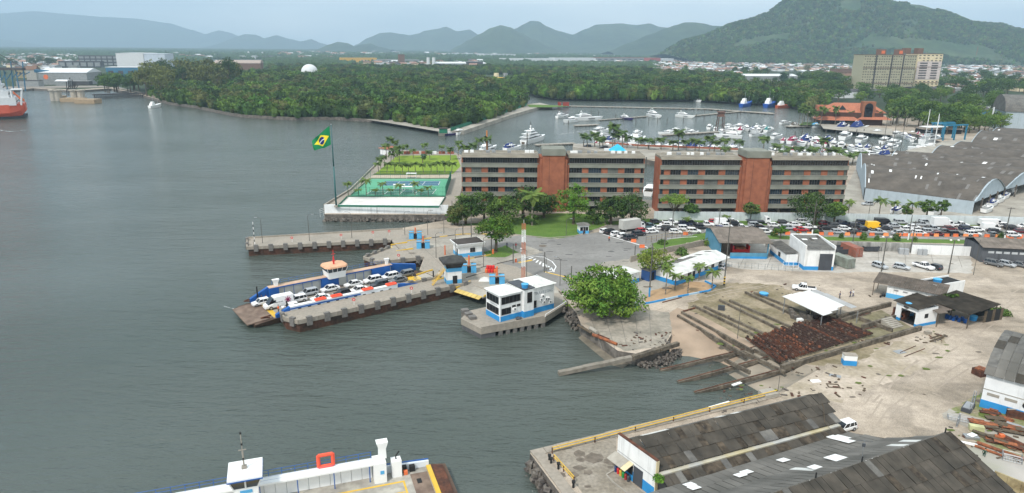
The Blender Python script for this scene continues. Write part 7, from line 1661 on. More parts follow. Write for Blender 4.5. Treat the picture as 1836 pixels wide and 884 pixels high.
for i in range(4):q.tube((r_[i][0],-.35,r_[i][1]),(r_[(i+1)%4][0],-.35,r_[(i+1)%4][1]),.24,n=8)
obj('life_raft',q,raftm,t)
xa,xb=X2(410,-1.2,5),X2(470,-1.2,5)
q=MB();q.loft([[(xa+.5,-3.3,0),(xb-.6,-3.3,0),(xb-.6,-.4,0),(xa+.5,-.4,0)],[(xa+.5,-3.3,3.6),(xb-.6,-3.3,3.6),(xb-.6,-.4,3.6),(xa+.5,-.4,3.6)]]);obj('bridge_wall',q,white,t)
q=MB();q.loft([[(xa+.5,-3.3,3.61),(xb-.6,-3.3,3.61),(xb-.6,-.4,3.61),(xa+.5,-.4,3.61)],[(xa+.1,-3.7,4.9),(xb-.1,-3.7,4.9),(xb-.1,-.1,4.9),(xa+.1,-.1,4.9)]]);obj('bridge_glass',q,glass_b,t)
for f in(0,.5,1):x0=xa+.5+(xb-xa-1.1)*f;x1=xa+.1+(xb-xa-.2)*f;q=MB();q.tube((x0,-3.32,3.6),(x1,-3.74,4.9),.1,n=4);obj('mullion',q,white,t)
q=MB();q.b2(xa-.1,xb+.1,-4.0,.2,4.91,5.06);obj('roof_rim',q,navy,t);q=MB();q.b2(xa-.05,xb+.05,-3.95,.15,5.07,5.3);obj('bridge_roof',q,white,t);q=MB();q.b2(xa+1.2,xa+2.6,-3.36,-3.31,2.9,3.3);obj('blue_sign',q,sky_blue,t)
xm=X2(438,-1.6,5.3);q=MB();q.tube((xm,-1.6,5.3),(xm,-1.6,7.6),.11,n=6);q.tube((xm,-1.6,7.6),(xm,-1.6,10.2),.06,n=5);q.box((xm,-1.6,7.8),(.9,.1,.1));q.b2(xm-.3,xm+.3,-1.9,-1.3,5.3,5.6);obj('mast',q,conc_light,t)
for z in(6.6,8.6,10.1):q=MB();q.box((xm,-1.6,z),(.2,.2,.25));obj('lamp',q,dark,t)
# ================================================================== MARINA
teal=mat('canvas_teal',(.03,.2,.2),.7);canv=mat('canvas_navy',(.02,.04,.16),.8);canr=mat('canvas_maroon',(.30,.03,.08),.8);hullp=mat('hull_purple',(.03,.02,.10),.4);hullb=mat('hull_blue',(.01,.07,.32),.45);hullo=mat('hull_orange',(.42,.09,.03),.5);bglass=mat('boat_glass',(.01,.012,.02),.1,spec=.7)
def hull_rings(L_,w,fb,sheer=.3):
 R2=[]
 for f,ww,b in((0,.82,.1),(.12,.95,.02),(.45,1,0),(.7,.82,.02),(.88,.42,.12),(1.0,.04,.5)):
  x=L_*f;top=fb*(1+sheer*f*f);z0=-.6+fb*b*1.5;h_=w/2*ww
  R2 .append([(x-.06*L_*(f>.9)*(0),-h_*.7,z0),(x,h_*.7,z0),(x+(.03*L_ if f>.8 else 0),h_,top),(x+(.03*L_ if f>.8 else 0),-h_,top)])
 return R2
def taper(x0,x1,w,z0,z1,fr=.25,bk=.05,tw=.85):
 d=x1-x0;return[[(x0,-w/2,z0),(x1,-w/2*.7,z0),(x1,w/2*.7,z0),(x0,w/2,z0)],[(x0+d*bk,-w/2*tw,z1),(x1-d*fr,-w/2*.55,z1),(x1-d*fr,w/2*.55,z1),(x0+d*bk,w/2*tw,z1)]]
def boat_proto(kind):
 t=thing({'sail':'sailboat','cruiser':'motor_cruiser','yacht':'motor_yacht','super':'superyacht','trawler':'work_boat'}[kind],'boat','boat',(0,-560,0))
 if kind=='cruiser':
  q=MB();q.loft(hull_rings(12,3.9,1.5));obj('hull',q,hull_w,t);q=MB();q.loft(taper(3.0,9.0,3.0,1.55,2.7,.35));obj('cabin',q,hull_w,t)
  q=MB();q.loft(taper(3.6,8.6,3.08,1.95,2.45,.22));obj('window_band',q,bglass,t);q=MB();q.b2(.6,3.6,-1.5,1.5,2.6,2.7);q.loft(taper(2.6,5.6,2.2,2.72,3.3,.3));obj('flybridge',q,hull_w,t)
  q=MB();q.b2(.3,2.9,-1.4,1.4,1.45,1.55);obj('cockpit',q,wood,t);q=MB();q.path([(10.8,-.9,1.9),(10.8,-.9,2.4),(12.2,0,2.6),(10.8,.9,2.4),(10.8,.9,1.9)],.03,3);q.path([(3.2,-1,2.7),(2.8,-1,4.0),(2.8,1,4.0),(3.2,1,2.7)],.06,4);obj('rail',q,steel,t)
 if kind=='yacht':
  q=MB();q.loft(hull_rings(26,6.2,2.6));obj('hull',q,hull_w,t);q=MB();q.loft(taper(4,19,5.2,2.8,4.9,.3));obj('cabin',q,hull_w,t);q=MB();q.loft(taper(5,18.2,5.3,3.5,4.4,.2));obj('window_band',q,bglass,t)
  q=MB();q.b2(1.5,5,-2.4,2.4,4.7,4.85);q.loft(taper(5,13.5,4,4.9,6.1,.3));obj('flybridge',q,hull_w,t);q=MB();q.loft(taper(6,12.6,4.06,5.3,5.8,.24));q.b2(12,18,-3.12,3.12,1.5,1.9);obj('window_band',q,bglass,t)
  q=MB();q.path([(7,-1.6,6.1),(6,-1.6,7.6),(6,1.6,7.6),(7,1.6,6.1)],.12,4);q.tube((6,0,7.6),(6,0,9),.05,n=4);q.lathe([(.2,7.6),(.5,7.9),(.1,8.3)],(6.4,.9,0),8);obj('radar_arch',q,hull_w,t)
 if kind=='super':
  q=MB();q.loft(hull_rings(46,9,3.6));obj('hull',q,hull_w,t)
  for i,(a,b,w,z)in enumerate(((3,36,8.2,3.8),(6,29,7.2,6.5),(10,23,5.6,9.1))):
   q=MB();q.loft(taper(a,b,w,z,z+2.4,.14));obj('deckhouse',q,hull_w,t);q=MB();q.loft(taper(a+2,b-.6,w+.12,z+.8,z+1.9,.1));obj('window_band',q,bglass,t);q=MB();q.b2(a-2.5,b*.7,-w/2-.4,w/2+.4,z+2.42,z+2.65);obj('deck_edge',q,hull_w,t)
  q=MB();q.tube((16,0,11.7),(15,0,15.5),.5,.25,6);q.lathe([(.3,12),(1.1,12.7),(.3,13.6)],(17.5,1.5,0),9);q.lathe([(.3,12),(1.1,12.7),(.3,13.6)],(17.5,-1.5,0),9);q.lathe([(.2,15),(.8,15.5),(.1,16.4)],(15,0,0),9);obj('radar_mast',q,hull_w,t);q=MB();q.b2(-.2,-.05,-1.6,1.6,.3,2.2);obj('stern_door',q,wood,t)
 if kind=='sail':
  q=MB();q.loft(hull_rings(13,3.6,1.3));obj('hull',q,hull_w,t);q=MB();q.loft(taper(3.5,9,2.2,1.4,2.0));obj('cabin',q,hull_w,t);q=MB();q.tube((7,0,1.4),(7,0,18),.2,.13,6);q.tube((7,0,2.6),(1.5,0,2.7),.12,n=5);obj('mast',q,hull_w,t)
  q=MB();q.tube((7,0,17.6),(12.8,0,1.6),.03,n=3);q.tube((7,0,17.6),(.2,0,1.3),.03,n=3);q.tube((7,0,12),(6.6,1.6,1.3),.03,n=3);q.tube((7,0,12),(6.6,-1.6,1.3),.03,n=3);q.tube((7,-1,9),(7,1,9),.04,n=3);obj('rigging',q,steel,t)
 if kind=='trawler':
  q=MB();q.loft(hull_rings(24,6.5,3.2,.7));obj('hull',q,hullb,t);q=MB();q.loft(taper(3,11,4.6,3.3,6.2,.1));q.loft(taper(5,10,3.6,6.2,8.4,.1));obj('wheelhouse',q,hull_w,t);q=MB();q.b2(9.6,10.1,-1.5,1.5,6.9,7.9);obj('window_band',q,bglass,t)
  q=MB();q.tube((8,0,8.3),(8,0,15),.14,n=5);q.tube((17,0,3.4),(17,0,10),.15,n=5);q.tube((17,0,4.5),(11.5,0,8.5),.1,n=4);obj('mast',q,steel,t)
 return register(t)
BO={k:boat_proto(k)for k in('cruiser','yacht','super','sail','trawler')};BL={'cruiser':12,'yacht':26,'super':46,'sail':13,'trawler':24};bused=set()
def boat(kind,s,b,lb,cover=None,hull=None,group='boats in the marina',L_=None):
 s=W_(*s);b=W_(*b);a=ang(s,b);sc=(L_ or dist(s,b))/BL[kind];pr=BO[kind];s.z=-2.25;cat={'sail':'sailboat','trawler':'ship'}.get(kind,'yacht')
 mm={'hull':hull}if hull else None
 if pr.name in bused:o=dup(pr,s,a,lb,sc,group,mats=mm)
 else:
  bused.add(pr.name);o=pr;o.location=s;o.rotation_euler=(0,0,a);o.scale=(sc,)*3;o['label']=lb;o['group']=group
 o['category']=cat
 if cover:q=MB();k=BL[kind]/12;q.loft([[(.4*k,-1.5*k,1.5*k),(.4*k,1.5*k,1.5*k),(.7*k,0,3.4*k)],[(5.4*k,-1.6*k,1.9*k),(5.4*k,1.6*k,1.9*k),(5.2*k,0,3.9*k)]]);obj('canvas_cover',q,cover,o)
 return o
boat('super',(938,259),(985,247),'large white three-decked superyacht moored left of the brick block towers',L_=30)
boat('yacht',(998,212),(1032,208),'boxy grey-white houseboat moored at the head of the far pontoon',L_=17);boat('cruiser',(1034,218),(995,222),'small white cruiser in front of the boxy houseboat',L_=16);boat('yacht',(1030,216),(1082,215),'long sleek white yacht beside the small thatched pontoon',L_=24)
boat('yacht',(1113,213),(1143,217),'purple-hulled motor yacht at the middle of the far pontoon',hull=hullp,L_=15);boat('yacht',(1162,208),(1205,216),'big white motor yacht at the right of the far pontoon',L_=22);boat('yacht',(1212,209),(1247,212),'white yacht moored at the right end of the far pontoon',L_=18)
sm=[((797,243),(815,242),'long low dark boat at the foot of the walkway pier','cruiser',None,hullp),((817,242),(838,238),'white cruiser moored at the foot of the walkway pier','cruiser',None,None),((905,271),(938,266),'white yacht with black cover behind the left block roof','cruiser',canv,None),((862,273),(892,266),'white boat behind the roof of the left block','yacht',None,None),
((1161,352),(1170,338),'white boat in the canal between the two brick blocks','cruiser',None,None),((1066,240),(1098,236),'white cruiser farthest out in the cluster behind the palms','cruiser',None,None),((1072,248),(1100,246),'white cruiser second in the cluster behind the palms','yacht',None,None),((1088,256),(1112,252),'blue-trimmed cruiser in the cluster behind the palms','cruiser',canv,None),((1115,252),(1136,247),'white cruiser right of the blue-trimmed one','cruiser',None,None),((1135,258),(1160,250),'white yacht at the right of the cluster behind the palms','yacht',None,None),((1138,244),(1152,240),'cruiser with a tall fly bridge behind the palm cluster','cruiser',None,None),
((1207,241),(1181,241),'leftmost white cruiser on the middle pier','cruiser',None,None),((1218,236),(1198,237),'white cruiser tucked behind the leftmost on the middle pier','cruiser',None,None),((1225,238),(1240,236),'tall cream cruiser at the middle pier','yacht',None,None),((1235,241),(1252,239),'small white cruiser right of the cream one','cruiser',None,None),
((1330,248),(1276,245),'long sleek white yacht with bow to the left in the middle basin','yacht',None,None),((1322,238),(1290,236),'white cruiser behind the long sleek yacht','cruiser',None,None),((1300,229),(1318,228),'white cruiser by the water tower platform','cruiser',None,None),((1320,232),(1342,229),'white cruiser in the back row by the water tower','cruiser',None,None),((1350,236),(1378,233),'flybridge yacht in the back row','yacht',None,None),((1345,245),(1372,243),'grey tarpaulin-covered yacht in the middle basin','yacht',mat('canvas_grey',(.35,.36,.36),.8),None),((1372,237),(1385,234),'boat with a teal cover in the middle basin','cruiser',teal,None),
((1192,270),(1226,266),'white cruiser with brown deck moored at the palm quay','cruiser',None,None),((1232,272),(1260,266),'white yacht with blue cockpit at the palm quay','yacht',canv,None),((1276,272),(1300,268),'white cruiser at the palm quay, right of the blue cockpit','cruiser',None,None),((1306,273),(1330,269),'white cruiser behind the right stair tower','cruiser',None,None),((1384,249),(1404,246),'white cruiser with brown deck on the right pier','cruiser',None,None),((1213,262),(1228,258),'boat under a deep blue cover among the palms','cruiser',canv,None),
((1414,258),(1440,254),'white cruiser with a maroon canopy','cruiser',canr,None),((1438,260),(1460,252),'white cruiser with navy canopy beside the maroon one','cruiser',canv,None),((1460,262),(1476,254),'white cruiser right of the navy canopy one','cruiser',None,None),((1478,260),(1500,254),'navy-covered cruiser at the head of the long pier','cruiser',canv,None),((1509,251),(1530,245),'white flybridge boat on the far side of the long pier','cruiser',None,None),((1538,256),(1558,251),'white cruiser half way along the long pier','cruiser',None,None),((1580,258),(1602,254),'white cruiser near the landward end of the long pier','cruiser',None,None),((1596,262),(1618,258),'white cruiser beside the sailing boats','cruiser',None,None),
((1590,270),(1612,266),'white motor boat before the arched sheds','cruiser',None,None),((1546,280),(1578,279),'cruiser behind the right end of the right block','cruiser',None,None),((1575,282),(1608,282),'long yacht under a navy cover by the sheds','yacht',canv,None),((1504,234),(1526,229),'cruiser with navy canopy at the restaurant quay','cruiser',canv,None),((1527,235),(1563,231),'big white yacht with navy top at the restaurant quay','yacht',canv,None),((1455,229),(1478,228),'small boat with bright blue cover by the palm point','cruiser',sky_blue,None),((1399,223),(1418,222),'white boat at the tip of the palm point pier','cruiser',None,None),((1418,227),(1436,226),'low open boat at the palm point pier','cruiser',wood,None),
((1652,258),(1698,252),'large white motor yacht beside the three-masted quay','yacht',None,None),((1600,245),(1625,243),'boat under white cover at the far quay','cruiser',None,None),((1630,243),(1652,242),'grey cruiser at the far quay','cruiser',None,None),((1566,242),(1590,240),'grey flat boat at the far quay left','cruiser',None,None)]
for s,b,lb,k,cv,hm in sm:boat(k,s,b,lb,cv,hm,L_=(dist(W_(*s),W_(*b))*.55+5)if k=='cruiser' else dist(W_(*s),W_(*b))*.6+6)
for s,b,lb,hh in(((1627,268),(1660,270),'sailing boat with the tallest white mast',1.35),((1645,267),(1676,269),'sailing boat with the middle mast',1.2),((1655,263),(1690,262),'sailing boat with the shortest mast of the three',1.0)):o=boat('sail',s,b,lb,L_=15);o.scale.z*=hh*.85
for x,y,yt in((1597,285,196),(1612,285,205),(1580,284,200)):post('dark_mast','dark bare mast rising %s behind the brick block end'%{1597:'in the middle',1612:'on the right',1580:'on the left'}[x],W_(x,y),yt,.16,polem,'mast','dark masts by the sheds')
boat('trawler',(1328,192),(1362,188),'blue trawler with lattice gantries at the mangrove quay',group='work boats',L_=24);boat('trawler',(1372,193),(1399,189),'blue ship with white bridge and yellow mast at the mangrove quay',group='work boats',L_=26);boat('trawler',(1392,194),(1424,193),'orange-brown low work boat right of the blue ship',hull=hullo,group='work boats',L_=20);boat('trawler',(1418,192),(1436,189),'grey naval-looking boat behind the orange one',hull=dgrey,group='work boats',L_=20);boat('trawler',(1245,182),(1262,184),'small pale fishing boat against the mangrove shore',hull=white,group='work boats',L_=12)
boat('trawler',(268,194),(294,191),'small white and yellow pilot boat off the left shore',hull=white,group='work boats',L_=16)
kx=random.Random(12)
for nm_,n,f,kk in(('row tied to the palm quay',26,lambda i:(1068+i*18.5,264+i*.55),0),('row along the right pier',13,lambda i:(1402+i*15,256+i*1.35),1),('cluster beside the boat lift',9,lambda i:(1618+i*8.5,246+(i%3)*4),2),('second row of the middle basin',11,lambda i:(1270+i*11,232+(i%3)*3),3)):
 for i in range(n):
  x,y=f(i);up=kx.choice([-1,1]);o=boat('cruiser',(x,y),(x+kx.uniform(3,10),y-3.5*up),'%s small boat of the %s'%(nth(i,n),nm_),kx.choice([None,None,None,canv,canr]),None,L_=kx.uniform(9,14))
  # pontoons and piers
def pontoon(lb,pts,w,z=-1.3,n=12,pil=True,m=None,group=None):
 a0=W_(*pts[0]);t=thing('pontoon',lb,'pier',(a0 .x,a0 .y,0),0,group)
 for i in range(len(pts)-1):
  a,b=W_(*pts[i])-a0,W_(*pts[i+1])-a0;a.z=b.z=0;L_=dist(a,b)
  for j in range(n):
   c=a.lerp(b,(j+.5)/n);q=MB();q.box((c.x,c.y,z-.25),(L_/n-.25,w,.5),ang(a,b));obj('deck_section',q,m or conc_light,t)
   if pil:q=MB();q.box((c.x,c.y,z-1.0),(L_/n*.45,w*.8,1.2),ang(a,b));obj('pile',q,conc_dark,t)
pontoon('long floating breakwater closing the marina from the creek',[(985,191),(1270,197)],4.5,-1.1,26);pontoon('right arm of the breakwater ending in a broken platform',[(1268,197),(1388,206)],5,-1.0,10);pontoon('far pontoon with the large yachts',[(1074,217),(1160,210)],2.6,n=9);pontoon('far pontoon, right part to the platform',[(1245,209),(1330,201),(1385,204)],3,n=8);pontoon('middle pier left of the water tower',[(1188,244),(1292,238)],4,n=14);pontoon('small pontoon beside the long sleek yacht',[(1030,227),(1072,225)],5,n=5);pontoon('pontoon beside the superyacht',[(960,262),(1030,259)],4,n=9);pontoon('long pier on the right of the basin',[(1398,252),(1510,262),(1602,274)],7,-1.0,9,m=conc_light);pontoon('pier of the palm point',[(1410,229),(1468,228)],6,-1.0,5);pontoon('concrete pontoon in the gap between the brick blocks',[(1140,286),(1182,283)],4,n=6)
mp_=MB();mp_.tube((0,0,-2),(0,0,4.2),.28,n=6);mpe=mp_.data('mooring_pile');mpe.materials.append(polem)
pls=[(945,262,1.9),(951,228,1),(1019,226,1),(1060,208,1),(1073,208,1),(1104,214,1),(1118,218,1),(1140,222,1),(1163,221,1),(1179,220,1),(1196,222,1),(1225,220,1),(1248,214,1),(1262,216,1),(1322,212,1),(1328,206,1),(1173,264,1.4),(1197,263,1),(1158,300,1.2),(1438,242,1),(1425,246,1),(1480,243,1),(1519,243,1),(1535,243,1),(1548,242,1),(1497,248,1),(1562,270,1),(1577,268,1)]
for i,(x,y,s)in enumerate(pls):ob=obj('mooring_pile',mpe,None,None,W_(x,y));ob.scale.z=s;tag(ob,'thin dark mooring pile standing in the marina water','mooring pile','mooring piles in the marina')
for x,y,lb in((1003,192,'single red hut on the breakwater, left'),(1012,192,'red hut on the breakwater, middle'),(1017,192,'red hut on the breakwater, right')):q=MB();q.b2(-1.6,1.6,-1.6,1.6,0,3.4);q.b2(-1.9,1.9,-1.9,1.9,3.4,3.6);o=obj('hut',q,mat('hut_red',(.30,.05,.035),.8),None,W_(x,y)+Vector((0,0,1.25)));tag(o,lb,'hut','red huts on the breakwater')
t=thing('water_tower','rusty lookout tower on legs at the end of the middle pier','tower',W_(1290,237)+Vector((0,0,1)));
for x in(-2.5,2.5):
 for y in(-2.5,2.5):q=MB();q.tube((x,y,-1.5),(x*.7,y*.7,10),.28,n=5);obj('leg',q,rust,t)
q=MB();q.b2(-2.6,2.6,-2.6,2.6,10,10.3);q.b2(-1.9,1.9,-1.9,1.9,10.3,13);q.b2(-2.6,2.6,-2.6,2.6,13,13.4);obj('cabin',q,mat('tower_brown',(.16,.09,.07),.9),t);q=MB();
for z in(3,6.5):q.tube((-2.3,-2.3,z),(2.2,-2.2,z+2.5),.12,n=4);q.tube((-2.3,2.3,z),(-2.2,-2.2,z+2.5),.12,n=4)
obj('brace',q,rust,t)
# walkway pier with its green fence
q=MB();q.prism([W_(786,244),W_(832,241),W_(915,212),W_(968,196),W_(990,194),W_(968,189),W_(944,191),W_(900,205),W_(850,221)],-5,.3);struct('walkway',q,conc_light)
fence('green_fence','green mesh fence along the walkway beside the mangrove',P(808,236),P(944,190),3,24,mesh_g,.85);t=thing('gatehouse','small green hut at the river end of the walkway','hut',P(795,239));q=MB();q.b2(-2.5,2.5,-2,2,.3,3.2);obj('wall',q,mesh_g,t);q=MB();q.b2(-3,3,-2.5,2.5,3.2,3.5);obj('roof',q,roof_dark,t)
sheet('sand_spit',[(655,214),(700,221),(788,236),(800,232),(740,222),(700,214)],.03,conc_light);sheet('grass_patch',[(944,188),(990,189),(1020,191),(985,193),(950,193)],.33,grass)
# strip quay: palms, brick planters, cars, tents
q=MB();q.prism([P(1078,273),P(1027,264),P(1029,259),P(1080,257),P(1148,261),P(1340,268),P(1570,284),P(1500,300),P(1148,285)],-3,.35);struct('marina_quay',q,conc_light)
wall('planter_wall','brick-red planter wall along the palm quay',[P(1085,258),P(1148,263),P(1330,270)],1.2,mat('planter_brick2',(.28,.10,.06),.9),n=8,w=1.5)
gp=[(1046,241),(1053,245),(1066,238),(1075,248),(1081,246),(1098,216),(1101,240),(1116,235),(1124,245),(1143,248),(1162,249),(1163,250),(1185,248),(1206,252),(1216,234),(1230,252),(1246,250),(1253,253),(1272,245),(1280,253),(1298,249),(1300,264),(1326,252),(1368,246),(1390,259),(1402,270),(1414,264),(1433,264),(1449,267),(1458,264),(1474,248),(1487,267),(1497,264),(1505,269),(1517,277),(1528,275),(1543,273)]
for i,(x,y)in enumerate(gp):place_palm(P(x,max(264+(x-1046)*.04,y+20)),y,'%s palm in the long row along the marina quay'%nth(i,len(gp)),'palms along the marina quay',i=i,s=1.6 if y>236 else 1.8)
for i,(x,y)in enumerate(((1432,192),(1438,196),(1447,194),(1455,197),(1462,201),(1471,193),(1441,190),(1452,203))):place_palm(P(x,222+i%3),y,'%s tall palm on the grassy point'%nth(i,8),'tall palms on the grassy point',i=i,s=1.5)
for i,(x,y,yt)in enumerate(((1478,218,196),(1497,220,192),(1523,219,200),(1543,218,202),(1557,217,187),(1572,220,200),(1596,222,192),(1610,222,186),(1625,224,198))):place_palm(P(x,y+4),yt,'%s palm before the red-roofed restaurant'%nth(i,9),'palms before the restaurant',i=i,s=1.4)
for i,(x,y,yt)in enumerate(((847,285,258),(858,280,249),(875,278,246),(838,292,262))):place_palm(P(x,y),yt,'%s palm at the rear left of the left block'%nth(i,4),'palms behind the left block',i=i,s=1.2)
t=thing('tent','bright blue pointed tent on the quay behind the left block','tent',P(1107,277),0);q=MB();q.loft([[(-4.5,-3,2.2),(4.5,-3,2.2),(4.5,3,2.2),(-4.5,3,2.2)],[(-.4,-.1,5.6),(.1,-.1,5.6),(.1,.1,5.6),(-.4,.1,5.6)]]);obj('canopy',q,mat('tent_blue',(.03,.42,.68),.6),t)
for x in(-4.4,4.4):q=MB();q.tube((x,-2.9,0),(x,-2.9,2.2),.06,n=4);obj('pole',q,white,t)
for x,y,k,c,lb in((1053,264,'suv','navy','dark blue car parked on the marina quay, left'),(1083,266,'suv','dark','dark car parked on the marina quay by the blue tent'),(1092,274,'van','white','white van beside the blue tent'),(823,288,'suv','white','white car parked on the lawn drive, upper'),(821,296,'suv','silver','silver car parked on the lawn drive, lower'),(1555,368,'hatchback','silver','silver car in the driveway by the arched shed'),(1820,252,'suv','grey','grey car beyond the arched sheds'),(1808,350,'hatchback','black','black car by the open shed mouth')):place_car(k,c,P(x,y),random.choice([0,3.1,.5]),lb)
post('orange_crane_mast','orange steel mast behind the left block roof',W_(873,285),234,.45,mat('crane_orange',(.55,.20,.05),.7),'mast')
# ================================================================== RESTAURANT
o=P(1468,223);A_=ang(P(1468,223),P(1588,226));k_=dist(P(1468,223),P(1588,226))/52
t=thing('restaurant','red-tiled waterside restaurant with arched entrance tower','building',o,A_);t.scale=(k_,k_,1)
def hip(q,x0,x1,y0,y1,z,h,r=.35):
 yc=(y0+y1)/2;d=(y1-y0)/2*1.0;a,b=(x0+d*.9,yc,z+h),(x1-d*.9,yc,z+h);c=[(x0,y0,z),(x1,y0,z),(x1,y1,z),(x0,y1,z)];q.face([c[0],c[1],b,a]);q.face([c[1],c[2],b]);q.face([c[2],c[3],a,b]);q.face([c[3],c[0],a]);q.face(c[::-1])
q=MB();q.b2(2,50,3,26,0,9);obj('wall',q,mat('restaurant_wall',(.07,.035,.025),.9),t);q=MB();q.b2(1,30,1.5,2.9,0,3.4);obj('veranda_glass',q,glass,t)
q=MB();hip(q,-2,32,-2,16,3.5,4.4);obj('veranda_roof',q,tile,t);q=MB();hip(q,4,53,5,27,9.05,6.5);obj('roof',q,tile,t);q=MB();hip(q,30,56,-1,12,4.5,3.0);obj('veranda_roof',q,tile,t);q=MB();q.face([(16,7,11),(22,7,11),(19,9,14.2)]);obj('dormer',q,dark,t)
q=MB();q.b2(33,43,2.5,9,4,17.5);obj('entrance_tower',q,mat('tower_clay',(.24,.10,.055),.9),t);q=MB();q.tube((38,2.6,13.2),(38,2.3,13.2),3.2,n=14);q.b2(34.8,41.2,2.3,2.48,6,13.2);obj('arched_window',q,glass,t)
for x in(2,9):q=MB();q.b2(x,x+6,20,26,9,13);q.tube((x+3,19.95,11),(x+3,19.8,11),2,n=10);obj('chimney_block',q,tile,t)
q=MB();q.prism([P(1476,231),P(1600,243),P(1600,232),P(1470,222)],.02,.35);struct('promenade',q,conc_light);sheet('grass_point',[(1432,224),(1470,224),(1468,219),(1440,219)],.04,grass)
t=thing('long_shelter','low red-brown roofed shelter under the trees right of the restaurant','building',P(1655,240),.0);q=MB();q.b2(0,26,0,10,0,3);obj('wall',q,dark,t);q=MB();hip(q,-1,27,-1,11,3,3);obj('roof',q,roof_brown,t)
t=thing('travel_lift','blue steel boat lift with wide canopy at the yard edge','crane',P(1690,252),.3)
blu=mat('lift_blue',(.02,.16,.26),.6)
for x in(0,9,18):
 for y in(0,9):q=MB();q.b2(x-.35,x+.35,y-.35,y+.35,0,9);obj('leg',q,blu,t)
for y in(0,9):q=MB();q.b2(-.5,18.5,y-.4,y+.4,9.01,9.9);obj('beam',q,blu,t)
q=MB();q.b2(-12,4,1,8,8.2,8.5);obj('canopy',q,white,t)
q=MB();q.b2(-.5,18.5,9.5,10.2,9.91,10.4);q.b2(0,1,0,9,9.91,10.5);obj('crossbeam',q,blu,t)
# ================================================================== ARCHED BOAT SHEDS
rv=random.Random(33);vault_d=mat('vault_sheet',(.125,.108,.092),.93,col2=(.085,.074,.064),cvs=.2,var=.18,vs=.8);vault_m=mat('vault_sheet_paler',(.17,.16,.15),.93,var=.12);shedw=streaky('shed_wall',(.36,.42,.46),(.25,.29,.31),.4)
EZ=4.7
V=[((1552,337.5),(1747.5,361),(1545,305),(1802,337.5),5.5),((1545,305),(1802,337.5),(1538,287),(1880,316),5.0),((1596,289),(1880,316),(1612,279),(1960,300),3.5),((1668,280),(1960,300),(1700,268),(2010,288),3.5),((1703,268),(2010,288),(1738,261),(2060,277),3.0),((1738,262),(2060,277),(1772,241),(2090,262),5.0),((1774,242),(2090,262),(1800,234),(2100,250),3)]
for vi,(a,b,c,d,rise)in enumerate(V):
 a,b,c,d=(P(*p,EZ)for p in(a,b,c,d));t=thing('boat_shed','%s arched boat shed counted from the wall side'%(ordn[vi]if vi else 'nearest'),'shed',(a.x,a.y,0),0,'row of arched boat sheds');o=Vector((a.x,a.y,0));a,b,c,d=(p-o for p in(a,b,c,d))
 NU,NV=44,12;q=MB()
 def vp(i,j):
  s=a.lerp(b,i/NU).lerp(c.lerp(d,i/NU),j/NV);s.z+=rise*math.sin(PI*j/NV);return s
 for i in range(NU):
  for j in range(NV):
   z_=Vector((0,0,.03+rv.uniform(0,.12)));r_=rv.random();e=.012
   q.face([vp(i+e,j)+z_,vp(i+1-e,j)+z_,vp(i+1-e,j+1.06)+z_+Vector((0,0,.05)),vp(i+e,j+1.06)+z_+Vector((0,0,.05))],1 if r_>.965 else 0)
   q.face([vp(i,j)-Vector((0,0,.02)),vp(i+1,j)-Vector((0,0,.02)),vp(i+1,j+1)-Vector((0,0,.02)),vp(i,j+1)-Vector((0,0,.02))])
 obj('roof_sheets',q,[vault_d,vault_m],t,kind='stuff')
 for _ in range(18 if vi==0 else 8):
  i,j=rv.randrange(NU),rv.randrange(1,9);w_=rv.choice([1,1,2]);q=MB();z_=Vector((0,0,.22));q.face([vp(i,j)+z_,vp(min(NU,i+.5*w_),j)+z_,vp(min(NU,i+.5*w_),j+.8)+z_,vp(i,j+.8)+z_]);obj('skylight_sheet',q,white if rv.random()<.6 else vault_m,t)
 q=MB();pts=[vp(0,j)-Vector((0,0,.05))for j in range(NV+1)];off=(a-b).normalized()*.35;q.face(pts);q.loft([[p+off+Vector((0,0,.35))for p in pts],[p+Vector((0,0,.35))for p in pts]],closed=False,caps=False);q.face([p+off+Vector((0,0,.3))for p in pts]+[Vector((c.x,c.y,1))+off,Vector((a.x,a.y,1))+off]);obj('gable',q,shedw,t)
 q=MB();pts=[vp(NU,j)+off*.5+Vector((0,0,.1))for j in range(NV+1)];q.face(pts+[pts[-1]-Vector((0,0,.8)),pts[0]-Vector((0,0,.8))]);q.loft([[p-off*1.5 for p in pts],pts],closed=False,caps=False);obj('gable',q,shedw,t)
 if vi==0:q=MB();h_=Vector((0,0,EZ));q.face([a-h_,b-h_,b,a]);n_=Vector((b.y-a.y,a.x-b.x,0)).normalized()*-.3;q.face([a-h_+n_,a+n_,b+n_,b-h_+n_]);q.face([b-h_,b-h_+n_,b+n_,b]);obj('side_wall',q,shedw,t)
 for f in(.25,.5,.75,1):p_=b.lerp(d,f);q=MB();q.tube((p_.x,p_.y,0),(p_.x,p_.y,EZ),.3,n=5);obj('column',q,conc_dark,t)
for i,(x,y,lb)in enumerate(((1762,383,'boat on a cradle inside the first shed mouth'),(1772,372,'second boat on a cradle in the shed mouth'),(1785,365,'covered boat deeper in the shed mouth'),(1795,358,'boat stored at the second shed mouth'),(1808,350,'tarpaulined boat at the second shed mouth'),(1600,386,'white boat on land behind the wall palms'),(1668,388,'small white boat ashore near the shed wall'))):
 o=boat('cruiser',(x,y),(x+12,y-4),lb,canv if i%2 else mat('canvas_grey',(.3,.3,.3)),group='boats stored ashore',L_=8);o.location=P(x,y)+Vector((0,0,.6))
